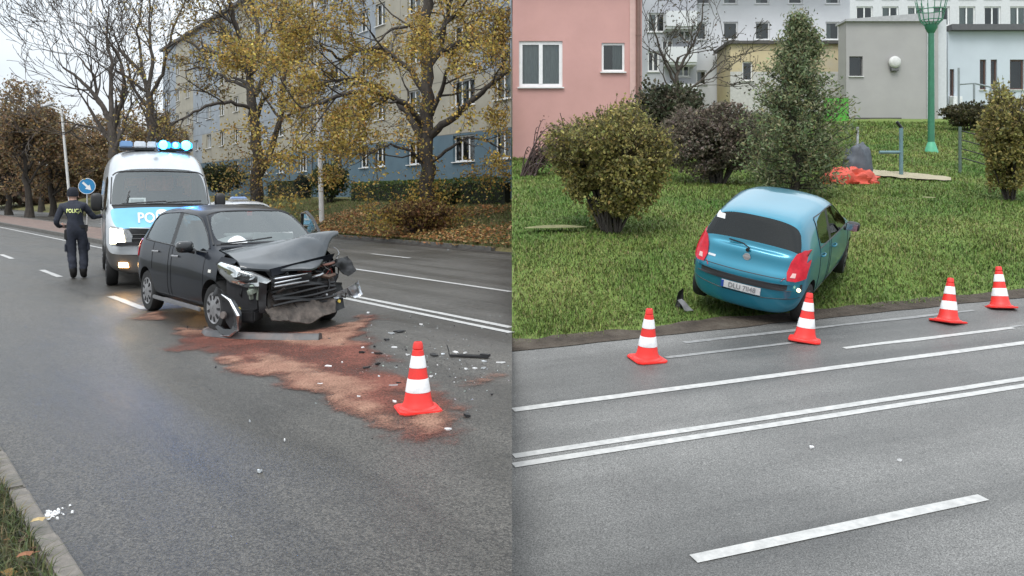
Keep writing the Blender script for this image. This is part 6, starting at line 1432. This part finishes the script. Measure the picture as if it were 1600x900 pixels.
c0.location = Vector(hit(653, 641)); c0.rotation_euler = (0, 0, math.radians(18))
for i, (u, v, lab) in enumerate([(1011, 562, 'traffic cone left of the blue car, nearest to the pink house end of the road'), (1257, 532, 'traffic cone right behind the blue car and overlapping its rear wheel'), (1481, 503, 'traffic cone right of the blue car at the start of the white dash'), (1563, 481, 'traffic cone farthest right, close to the picture edge')]):
    c = copy_tree(c0); c['label'] = lab; p = hit(u, v); c.location = (p.x, p.y, zr_plane(p.x, p.y)); c.rotation_euler = (math.atan(.105), 0, i * .9 + .3); c.scale = (1.07, 1.07, 1.07)
# ------------------------------------------------------------------ brick dust on the road
def poly_px(pts): return [tuple(hit(u, v))[:2] for u, v in pts]
DARKP = [poly_px(p) for p in ([(262, 545), (300, 524), (335, 512), (400, 520), (470, 520), (545, 512), (575, 494), (590, 500), (560, 530), (590, 560), (610, 585), (645, 600), (700, 640), (712, 668), (690, 690), (650, 690), (618, 668), (560, 642), (500, 622), (440, 596), (380, 578), (350, 556), (300, 545)],)]
TANP = [poly_px(p) for p in ([(395, 558), (432, 554), (475, 570), (520, 585), (568, 604), (548, 620), (580, 642), (612, 650), (700, 640), (715, 658), (690, 672), (640, 674), (585, 660), (540, 640), (480, 612), (430, 592), (402, 580)], [(425, 537), (445, 524), (515, 518), (560, 494), (580, 499), (552, 526), (545, 540), (482, 541)], [(726, 594), (768, 582), (784, 590), (766, 606), (734, 605)], [(275, 512), (322, 516), (322, 526), (280, 522)], [(350, 562), (372, 558), (384, 578), (362, 580)], [(205, 492), (250, 488), (262, 500), (215, 500)])]
def sdist(P, poly):
    """signed distance to a polygon (positive inside) for an array of points"""
    poly = np.array(poly); d = np.full(len(P), 1e9); ins = np.zeros(len(P), bool)
    for i in range(len(poly)):
        a, b_ = poly[i], poly[(i + 1) % len(poly)]; ab_ = b_ - a; t = np.clip(((P - a) @ ab_) / (ab_ @ ab_ + 1e-12), 0, 1); q = a + t[:, None] * ab_; d = np.minimum(d, np.hypot(*(P - q).T))
        c = ((a[1] > P[:, 1]) != (b_[1] > P[:, 1])) & (P[:, 0] < (b_[0] - a[0]) * (P[:, 1] - a[1]) / (b_[1] - a[1] + 1e-12) + a[0]); ins ^= c
    return np.where(ins, d, -d)
xs = np.arange(-5.6, .02, .028); ys_ = np.arange(5.4, 12.4, .034); GX, GY = np.meshgrid(xs, ys_); P = np.stack([GX.ravel(), GY.ravel()], 1)
nz = np.array([noise.fractal(Vector((p[0] * 2.2, p[1] * 1.7, 0)), 1.0, 2.0, 5) for p in P]); nz2 = np.array([noise.fractal(Vector((p[0] * 6, p[1] * 5, 5)), 1.0, 2.0, 4) for p in P])
sd_ = np.max([sdist(P, p) for p in DARKP], 0) + .20 * nz + .10 * nz2; stn = np.max([sdist(P, p) for p in TANP], 0) + .14 * nz + .09 * nz2
ad_ = np.clip(.5 + sd_ / .34, 0, 1) * (.62 + .35 * np.clip(nz + .45, 0, 1)); at_ = np.clip(.45 + stn / .22, 0, 1) * (.70 + .30 * nz2)
al = np.clip(1 - (1 - ad_) * (1 - np.clip(at_, 0, 1)), 0, 1); mixt = np.clip(at_, 0, 1)
cdark = np.array([.135, .048, .034]); ctan = np.array([.285, .165, .115]); cc = cdark * (1 + .35 * nz[:, None]) * (1 - mixt[:, None]) + ctan * (1 + .15 * nz2[:, None]) * mixt[:, None]
nx, ny = len(xs), len(ys_); Vd = np.stack([P[:, 0], P[:, 1], .0095 + .007 * mixt], 1); I = np.arange(nx * ny).reshape(ny, nx)
Q = np.stack([I[:-1, :-1], I[:-1, 1:], I[1:, 1:], I[1:, :-1]], -1).reshape(-1, 4); Q = Q[(al[Q].max(1) > .02)]
used = np.unique(Q); rem = np.full(nx * ny, -1); rem[used] = np.arange(len(used))
dm = bpy.data.materials.new('brick_dust'); dm.use_nodes = True; nt = dm.node_tree; bs = nt.nodes['Principled BSDF']; bs.inputs['Roughness'].default_value = .85; bs.inputs['Specular IOR Level'].default_value = .25
a = nn(nt, 'ShaderNodeAttribute'); a.attribute_name = 'Col'; a2 = nn(nt, 'ShaderNodeAttribute'); a2.attribute_name = 'Cover'
tcx = nn(nt, 'ShaderNodeTexCoord'); n1 = nn(nt, 'ShaderNodeTexNoise'); n1.inputs['Scale'].default_value = 60; n1.inputs['Detail'].default_value = 5; nt.links.new(tcx.outputs['Object'], n1.inputs['Vector'])
ml = nn(nt, 'ShaderNodeMix', data_type='RGBA', blend_type='MULTIPLY'); ml.inputs['Factor'].default_value = 1; rr = nn(nt, 'ShaderNodeValToRGB'); rr.color_ramp.elements[0].position = .3; rr.color_ramp.elements[0].color = (.68, .68, .68, 1); rr.color_ramp.elements[1].position = .7; rr.color_ramp.elements[1].color = (1.25, 1.25, 1.25, 1)
nt.links.new(n1.outputs['Fac'], rr.inputs[0]); nt.links.new(a.outputs['Color'], ml.inputs['A']); nt.links.new(rr.outputs[0], ml.inputs['B']); nt.links.new(ml.outputs['Result'], bs.inputs['Base Color'])
m1 = nn(nt, 'ShaderNodeMath', operation='MULTIPLY_ADD'); m1.inputs[1].default_value = 1.0; m1.inputs[2].default_value = -.5
m2_ = nn(nt, 'ShaderNodeMath', operation='MULTIPLY_ADD'); m2_.inputs[1].default_value = 1.5; m3 = nn(nt, 'ShaderNodeMath', operation='MULTIPLY'); m3.use_clamp = True
nt.links.new(n1.outputs['Fac'], m1.inputs[0]); nt.links.new(m1.outputs[0], m2_.inputs[0]); nt.links.new(a2.outputs['Fac'], m2_.inputs[2]); 
m4 = nn(nt, 'ShaderNodeMath', operation='MULTIPLY'); m4.inputs[1].default_value = 2.4; m4.use_clamp = True; nt.links.new(a2.outputs['Fac'], m4.inputs[0]); nt.links.new(m2_.outputs[0], m3.inputs[0]); nt.links.new(m4.outputs[0], m3.inputs[1]); nt.links.new(m3.outputs[0], bs.inputs['Alpha'])
bp = nn(nt, 'ShaderNodeBump'); bp.inputs['Strength'].default_value = .5; bp.inputs['Distance'].default_value = .01; nt.links.new(n1.outputs['Fac'], bp.inputs['Height']); nt.links.new(bp.outputs[0], bs.inputs['Normal'])
o = np_mesh('brick_dust', Vd[used], rem[Q], dm, col=np.clip(cc[used], 0, 1), smooth=True); at = o.data.attributes.new('Cover', 'FLOAT', 'POINT'); at.data.foreach_set('value', al[used].astype(np.float32)); o['kind'] = 'stuff'
# ------------------------------------------------------------------ debris: every piece its own thing
WSH = mat('white_shard', (.66, .66, .66), .4, var=.1); BSH = mat('black_shard', (.014, .014, .015), .5, var=.3); CLR = mat('clear_shard', (.55, .58, .60), .12, .2, var=.2)
def shard(u, v, ln, wd, m, label, ang=0.0, seed=0, hgt=.03, name='debris_shard', curl=.3):
    p = hit(u, v); ln *= .8; wd *= .72; hgt *= .8; rg = random.Random(seed * 7 + int(u)); n = 7; b = MB(); ring = []
    for k in range(n):
        t = 2 * PI * (k + rg.uniform(-.35, .35)) / n; r = rg.uniform(.35, 1.2); ring.append((math.cos(t) * ln / 2 * r, math.sin(t) * wd / 2 * r))
    tk = min(.008, hgt * .4); ta, tb = rg.uniform(-.5, .5), rg.uniform(-.6, .6); bend = lambda x, y: hgt * max(.15, curl + ta * x / ln + tb * y / wd + .5 * rg.random())
    top = [(x, y, bend(x, y) + tk) for x, y in ring]; bot = [(x * 1.02, y * 1.02, max(0.0, z - tk - .004 if abs(x) > ln * .2 else 0)) for x, y, z in top]
    b.add(bot + top + [(0, 0, hgt * curl + tk * 1.5), (0, 0, 0)], [(k, (k + 1) % n, n + (k + 1) % n, n + k) for k in range(n)] + [(n + k, n + (k + 1) % n, 2 * n) for k in range(n)] + [((k + 1) % n, k, 2 * n + 1) for k in range(n)])
    o = b.build(name, m, None, smooth=25); o.location = (p.x, p.y, (0.002 if u < 800 else zr_plane(p.x, p.y) + .002)); o.rotation_euler = (0, 0, ang); tag(o, label, 'debris', 'crash debris scattered on the road'); return o
BL = [(624, 520, .22, .07, .3, 'black plastic bumper fragment with frayed end up the road'), (565, 553, .12, .06, -.4, 'short black plastic piece beside the dark dust'), (591, 555, .13, .04, .1, 'thin black plastic sliver right of the dust'), (572, 577, .11, .06, .9, 'black plastic lump at the dust edge, left of a pair'), (590, 571, .10, .05, -.7, 'black plastic lump at the dust edge, right of a pair'), (680, 557, .15, .035, .1, 'small flat black strip left of the long black strip'),
      (622, 600, .06, .06, 0, 'round black plug left of the nearest cone'), (729, 652, .10, .07, .2, 'black crumpled foam clump right of the nearest cone'), (604, 533, .10, .03, .5, 'narrow black splinter up the road'), (585, 543, .05, .03, .3, 'tiny black chip up the road'), (635, 548, .04, .03, .3, 'tiny black chip behind the cone tip'), (768, 618, .04, .03, .2, 'tiny black chip right of the tan patch'), (534, 540, .07, .04, .2, 'black crumb on the pale dust below the bumper strip'), (515, 531, .06, .03, .2, 'brown black crumb on the pale dust under the radiator'), (519, 620, .03, .03, 0, 'tiny dark crumb on the pale dust'), (337, 575, .03, .03, 0, 'tiny dark crumb left of the dust')]
for i, (u, v, l, w_, a, lab) in enumerate(BL): shard(u, v, l, w_, BSH, lab, a, i, .035 if l > .08 else .02)
WL = [(612, 522, .10, .07, .4, 'white lamp fragment beside the frayed black piece'), (658, 508, .09, .05, .2, 'white plastic piece near the double line'), (566, 545, .06, .03, .3, 'small white chip above the short black piece'), (582, 553, .04, .03, .3, 'white chip between two black pieces'), (616, 544, .08, .03, .1, 'flat white sliver left of the cone tip'), (637, 556, .05, .04, .1, 'white chip just left of the cone tip'), (692, 555, .06, .03, .1, 'white chip left of the long strip'), (713, 552, .10, .03, -.2, 'white trim on top of the long black strip'), (727, 553, .07, .03, -.1, 'second white trim beside the long black strip'), (756, 566, .08, .03, -.2, 'white chip at the end of the long black strip'), (784, 568, .13, .025, 0, 'flat white strip close to the right road edge'), (742, 577, .07, .025, .1, 'white sliver above the tan patch'), (756, 577, .06, .025, .1, 'white sliver right of its twin above the tan patch'), (728, 578, .05, .03, .1, 'white chip left of the tan patch'), (674, 590, .04, .03, .2, 'white chip right of the cone'), (618, 604, .13, .03, .15, 'pale curved strip left of the cone'), (617, 630, .05, .05, .9, 'white triangular shard on the dust left of the cone'), (700, 673, .08, .05, .1, 'bent white shard in front of the cone'), (406, 739, .05, .05, .6, 'lone white triangular shard on the near asphalt'), (513, 574, .11, .03, .0, 'white strip lying on the dark dust'), (408, 528, .07, .05, .2, 'white flake under the bumper strip'), (475, 529, .06, .03, .1, 'pale flake at the end of the bumper strip'), (500, 602, .05, .03, .3, 'pale flake on the tan dust'), (560, 622, .04, .04, .4, 'pale flake on the dark dust before the cone'), (592, 590, .03, .03, 0, 'small white crumb right of the dust'), (535, 568, .03, .03, 0, 'small white crumb on the red dust'), (575, 490, .06, .03, .2, 'white chip beside the wreck corner'), (700, 391, .12, .05, .2, 'white scrap by the far kerb'), (1268, 701, .05, .03, -.6, 'left of two white scraps on the empty grey road'), (1406, 721, .05, .025, -.8, 'right of two white scraps on the empty grey road'), (390, 660, .02, .02, 0, 'tiny white crumb on the near asphalt'), (445, 690, .02, .02, 0, 'tiny pale crumb on the near asphalt')]
for i, (u, v, l, w_, a, lab) in enumerate(WL): shard(u, v, l, w_, WSH if i % 3 else CLR, lab, a, 50 + i, .022)
p = hit(733, 559); b = MB(); b.box((0, 0, .016), (.40, .035, .02), rot=Matrix.Rotation(-.25, 3, 'Z')); b.box((.03, .03, .02), (.30, .014, .014), rot=Matrix.Rotation(-.20, 3, 'Z')); b.tube([(-.20, .05, .01), (-.21, .06, .07), (-.23, .07, .12)], .006, 5); b.box((.16, -.02, .03), (.10, .05, .025), rot=Matrix.Rotation(-.5, 3, 'Z'))
o = b.build('debris_strip', BSH, None, bevel=.003); o.location = p; tag(o, 'long thin black trim strip lying right of the cone', 'debris', 'crash debris scattered on the road')
p = hit(306, 516); b = MB(); b.tube([(-.10, 0, .05), (-.10, 0, .008), (.11, .0, .008), (.11, 0, .05)], .006, 6); o = b.build('wire_bracket', BSH, None); o.location = p; tag(o, 'thin dark U shaped wire bracket beside the front wheel', 'debris', 'crash debris scattered on the road')
# fine chips and the heap of crushed white bits in the gutter
rg = np.random.default_rng(5); P = []; 
for i in range(420):
    u = 640 + 95 * rg.normal(); v = 556 + 42 * rg.normal()
    if u < 795 and v > 490: P.append(tuple(hit(u, v) + Vector((0, 0, .006))))
leaves('glass_chips', P, .016, [(.6, .6, .6), (.03, .03, .03), (.5, .55, .55)], None, 91, .85, kind='stuff', aspect=.9)
b = MB(); rnd = random.Random(12); p0 = hit(80, 805)
for i in range(60):
    a, r = rnd.uniform(0, 2 * PI), abs(rnd.gauss(0, .045)); s = rnd.uniform(.004, .012); M = Euler((rnd.uniform(-.6, .6), rnd.uniform(-.6, .6), rnd.uniform(0, 6))).to_matrix(); b.box((math.cos(a) * r, math.sin(a) * r * 1.2, s * .5), (s * 1.7, s * 1.1, s * .6), rot=M, taper=.7)
o = b.build('crushed_bits', WSH); o.location = p0; o['kind'] = 'stuff'; o['label'] = 'heap of crushed white bits in the gutter by the near kerb'
for u, v, c, lab, z in ((60, 812, (.42, .31, .15), 'single tan leaf lying on the near kerb', .105), (40, 866, (.22, .09, .04), 'rust brown leaf in the near left grass', .14)):
    p = ray(u, v, (EYE - z) * F / (v - VH)); b = MB(); n = 9; ring = [(.030 * math.cos(2 * PI * k / n) * (1.2 if k % 2 else .8), .018 * math.sin(2 * PI * k / n) * (1.2 if k % 2 else .8), .006 * math.sin(k * 2.1)) for k in range(n)]
    b.add(ring + [(0, 0, .012)], [(k, (k + 1) % n, n) for k in range(n)]); b.tube([(.028, 0, .003), (.05, .007, .004)], .0014, 4); o = b.build('fallen_leaf', mat('leaf_' + lab.split()[1], c, .7, var=.2, scale=30)); o.location = p; o.rotation_euler = (0, 0, .3); tag(o, lab, 'leaf')
# ------------------------------------------------------------------ street furniture, left
GALV = mat('galvanised', (.42, .42, .41), .5, .4, var=.12, scale=4); CONCP = mat('pale_concrete', (.58, .575, .56), .8, var=.1, scale=3, bump=.2, bscale=60)
p = hit(503, 348); lp_ = thing('lamp_post', 'tall pale tapered lamp post standing on the leafy lawn', 'lamp post', tuple(p))
top = ray(493, 16, p.y) - p; tt = top * 1.15
b = MB(); b.tube([(0, 0, -.1), tuple(tt * .25), tuple(tt * .5), tuple(tt * .75), tuple(tt)], [.112, .10, .09, .08, .07], 14); b.build('pole', CONCP, lp_, smooth=60)
b = MB(); b.box((tt.x + .9, tt.y, tt.z + .12), (1.8, .10, .10)); b.build('arm', CONCP, lp_)
b = MB(); b.box((tt.x + 1.9, tt.y, tt.z + .12), (.7, .28, .16)); b.build('lamp_head', GALV, lp_, bevel=.04)
p = ray(112, 318, 55.0); p.z = 0; dl = thing('street_lamp', 'distant slim street lamp with bent arm against the brown trees', 'street lamp', tuple(p))
t1 = ray(96, 173, 55.0) - p; t2 = ray(72, 164, 55.0) - p
b = MB(); b.tube([(0, 0, 0), tuple(t1 * .5), tuple(t1)], [.10, .085, .07], 8); b.build('pole', CONCP, dl, smooth=60)
b = MB(); b.tube([tuple(t1), tuple(t1.lerp(t2, .5)), tuple(t2)], .055, 6); b.build('arm', CONCP, dl)
b = MB(); b.box(tuple(t2 + Vector((.1, 0, .02))), (.85, .3, .14), rot=Matrix.Rotation(-.25, 3, 'Y')); b.box(tuple(t2 + Vector((.25, .1, .12))), (.3, .5, .1)); b.build('lamp_head', mat('lamp_head_pale', (.6, .61, .62), .5), dl, bevel=.03)
# keep-right sign on the traffic island
sy = 37.0; p = ray(136, 305 + 1333 * 1.5 / sy, sy); p.z = .10; sg = thing('road_sign', 'round blue sign with white arrow pointing down right on a thin post', 'sign', tuple(p), math.radians(16))
cz = Z(291, sy) - .10; R_ = .335
b = MB(); b.tube([(0, 0.03, 0), (0, .03, cz + .25)], .032, 10); b.build('post', GALV, sg, smooth=60)
b = MB(); b.lathe([(.005, -.012), (R_, -.012), (R_ + .006, -.004), (R_ + .006, .008), (.005, .012)], (0, 0, cz), 40, axis='Y'); b.build('disc', mat('sign_blue', (.02, .20, .42), .4, var=.04), sg, smooth=40)
b = MB(); M = Matrix.Rotation(math.radians(45), 3, 'Y'); ar = [(-.24, .045), (.02, .045), (.02, .13), (.25, 0), (.02, -.13), (.02, -.045), (-.24, -.045)]
b.add([Vector((0, -.0165, cz)) + M @ Vector((x, 0, z)) for x, z in ar], [tuple(range(7))]); b.build('arrow', mat('sign_white', (.75, .76, .76), .4), sg, fix=False)
b = MB(); b.tube([(R_ * math.cos(2 * PI * k / 40), -.014, cz + R_ * math.sin(2 * PI * k / 40)) for k in range(41)], .012, 4, cap=False); b.build('rim', mat('sign_white', (.75, .76, .76), .4), sg)
# traffic island: kerb ring and brick paving
ISL = mat('island_paving', (.17, .115, .095), .8, var=.35, scale=5, bump=.6, bscale=16, dirt=(.11, .10, .09), dirt_amt=.7)
def isl_w(t): return 1.30 * sm(-23.5, -29, t) if t > -29 else 1.30
ts = list(np.linspace(-80, -29, 30)) + list(np.linspace(-28.8, -23.6, 16)); V = []; Fq = []
for t in ts:
    wq = max(.02, isl_w(t))
    for q, z in ((8.05 - wq, 0), (8.05 - wq, .11), (8.05 + wq, .11), (8.05 + wq, 0)): V.append(pL(t, q) + (z,))
for i in range(len(ts) - 1):
    for k in range(3): a = i * 4 + k; Fq.append((a, a + 4, a + 5, a + 1))
b = MB(); b.add(V, Fq); o = b.build('traffic_island', ISL); o['kind'] = 'structure'
ik = thing('island_kerb', 'pale kerb round the brick paved traffic island', 'kerb'); ik['kind'] = 'structure'
for i in range(len(ts) - 1):
    for s in (1, -1):
        a = Vector(pL(ts[i], 8.05 + s * isl_w(ts[i])) + (.055,)); c = Vector(pL(ts[i + 1] - .02, 8.05 + s * isl_w(ts[i + 1])) + (.055,)); d = c - a; b = MB(); b.box((a + c) / 2, (d.length, .13, .15), rot=Matrix.Rotation(math.atan2(d.y, d.x), 3, 'Z')); b.build('kerbstone', CONC2, ik)
# ------------------------------------------------------------------ right slope: playground things, green pole, fence
GRN = mat('green_paint', (.028, .155, .085), .4, var=.12, scale=6, dirt=(.05, .17, .11), dirt_amt=.5)
p = hit(1455, 240); gpole = thing('green_pole', 'tall green pole with flared cage head and pale green foot', 'pole', tuple(p)); py = p.y; zt = Z(52, py) - p.z; pxm = py / F
b = MB(); b.tube([(0, 0, 0), (0, 0, zt)], [5.2 * pxm, 4.4 * pxm], 16); b.build('shaft', GRN, gpole, smooth=60)
b = MB(); b.lathe([(4.5 * pxm, zt), (9 * pxm, zt + 8 * pxm), (10 * pxm, zt + 14 * pxm), (8 * pxm, zt + 14 * pxm)], (0, 0, 0), 20); b.build('flare', GRN, gpole, smooth=40)
cg = bpy.data.objects.new('cage', None); link(cg, gpole)
for k in range(14):
    t = 2 * PI * k / 14; b = MB(); r0, r1 = 9 * pxm, 23 * pxm; b.tube([(r0 * math.cos(t), r0 * math.sin(t), zt + 12 * pxm), (r1 * .7 * math.cos(t), r1 * .7 * math.sin(t), zt + 20 * pxm), (r1 * math.cos(t), r1 * math.sin(t), zt + 52 * pxm)], 0.6 * pxm, 5); b.build('bar', GRN, cg)
for r, h in ((16.1, 20), (20, 36)):
    b = MB(); b.tube([(r * pxm * math.cos(2 * PI * k / 24), r * pxm * math.sin(2 * PI * k / 24), zt + h * pxm) for k in range(25)], 0.8 * pxm, 5, cap=False); b.build('hoop', GRN, cg)
b = MB(); b.lathe([(11 * pxm, -.05), (10 * pxm, 4 * pxm), (6 * pxm, 16 * pxm), (5.4 * pxm, 18 * pxm)], (0, 0, 0), 18); b.build('foot_cover', mat('pale_green', (.08, .36, .21), .4), gpole, smooth=50)
def heap(name, label, cat, c, rx, ry, rz, m, seed, amp=.25, freq=2.2, pw=1.0):
    b = MB(); nu, nv = 30, 12; V = []
    for j in range(nv + 1):
        for i in range(nu):
            t = 2 * PI * i / nu; f = PI / 2 * j / nv; cf = max(0.0, math.cos(f)) ** pw; d = Vector((math.cos(t) * cf, math.sin(t) * cf, math.sin(f))); k = 1 + amp * noise.noise(d * freq + Vector((seed, 0, 0))) + amp * .6 * noise.noise(d * freq * 2.7 + Vector((0, seed, 0)))
            V.append((d.x * rx * k, d.y * ry * k, max(-.05, d.z * rz * k)))
    b.add(V, [(j * nu + i, j * nu + (i + 1) % nu, (j + 1) * nu + (i + 1) % nu, (j + 1) * nu + i) for j in range(nv) for i in range(nu)]); o = b.build(name, m, smooth=50); o.location = c; tag(o, label, cat); return o
p = hit(1326, 288); s = p.y / F
heap('tarpaulin', 'crumpled orange red tarpaulin heap on the grass right of the green tree', 'tarpaulin', p, 44 * s, 30 * s, 25 * s, mat('orange_red_sheet', (.50, .060, .030), .55, var=.2, scale=6), 3, .30, 3.0)
heap('dark_cover', 'dark blue grey cover draped over the back of the orange tarpaulin', 'cover', p + Vector((28 * s, 34 * s, .0)), 24 * s, 22 * s, 62 * s, mat('slate_sheet', (.060, .070, .085), .6, var=.25, scale=5), 8, .14, 2.4, pw=.55)
TEALP = mat('teal_rail', (.11, .19, .21), .5, var=.15)
p = hit(1408, 278); s = p.y / F; rl = thing('play_frame', 'teal grey metal post with side rail and dark bent top on the lawn', 'play frame', tuple(p))
b = MB(); b.tube([(0, 0, -.05), (0, 0, 78 * s)], 3.0 * s, 10); b.build('post', TEALP, rl, smooth=60)
b = MB(); b.tube([(0, 0, 40 * s), (-34 * s, 0, 40 * s)], 2.6 * s, 8); b.build('rail', TEALP, rl, smooth=60)
b = MB(); b.tube([(2 * s, 0, 76 * s), (-1 * s, 0, 80 * s), (-7 * s, 0, 88 * s)], 2.4 * s, 8); b.build('bent_top', BLACKPL, rl, smooth=60)
b = MB(); b.tube([(-46 * s, 1.0, -.1), (-46 * s, 1.0, 84 * s)], 2.2 * s, 8); b.build('pale_post', ALU, rl, smooth=60)
SAND = mat('sand', (.30, .265, .18), .95, var=.15, scale=4, bump=.4, bscale=30)
V = []; us = np.linspace(1362, 1486, 26)
for u in us:
    v = 274 + (u - 1365) * .085; h = (4.6 - 3 * ((u - 1420) / 75) ** 2 * (u > 1420)) * (1 + .3 * noise.noise(Vector((u * .06, 0, 0))))
    for dv in (-h, h): q = hit(u, v + dv); V.append((q.x, q.y, q.z + .09))
o = np_mesh('sand_strip', V, [(2 * i, 2 * i + 2, 2 * i + 3, 2 * i + 1) for i in range(len(us) - 1)], SAND); o['kind'] = 'structure'
FEN = mat('fence_green_grey', (.075, .11, .09), .6, var=.15)
p = hit(1500, 272); s = p.y / F; fn = thing('wire_fence', 'dark green wire fence post with slack wires beside the right bush', 'fence', tuple(p))
b = MB(); b.tube([(0, 0, -.05), (0, 0, 74 * s)], 2.4 * s, 8); b.build('post', FEN, fn, smooth=60)
for k in range(4): b = MB(); b.tube([(0, 0, (68 - 14 * k) * s), (22 * s, -.3, (59 - 14 * k) * s), (44 * s, -.8, (46 - 14 * k) * s)], .9 * s, 5); b.build('wire', BLACKPL, fn)
p = hit(1498, 198); s = p.y / F; fn = thing('railing', 'thin grey railing in front of the pale blue building', 'railing', tuple(p))
for du, h in ((0, 92), (24, 68), (50, 60), (76, 56)): b = MB(); b.tube([(du * s, 0, -.3), (du * s, 0, h * s)], 1.6 * s, 6); b.build('post', mat('railing_grey', (.22, .25, .26), .6), fn)
for hs in ((66, 68, 62, 56), (36, 34, 30, 26)):
    b = MB(); b.tube([(du * s, 0, h * s) for du, h in zip((0, 24, 50, 76), hs)], 1.3 * s, 6); b.build('rail', mat('railing_grey', (.22, .25, .26), .6), fn)
for u, v, wd, lab in ((868, 364, .55, 'pale worn strip'), (1452, 316, .15, 'pale scrap')):
    p = hit(u, v); V = []; n = 10
    for i in range(n + 1): x = p.x - wd + 2 * wd * i / n; hh = .10 * (1 - (2 * i / n - 1) ** 2) + .01; V += [(x, p.y - hh, zr(x, p.y - hh) + .11), (x, p.y + hh * 1.6, zr(x, p.y + hh * 1.6) + .11)]
    o = np_mesh('bare_patch', V, [(2 * i, 2 * i + 2, 2 * i + 3, 2 * i + 1) for i in range(n)], mat('trampled_turf', (.19, .185, .085), .95, var=.25, scale=6)); o['kind'] = 'structure'
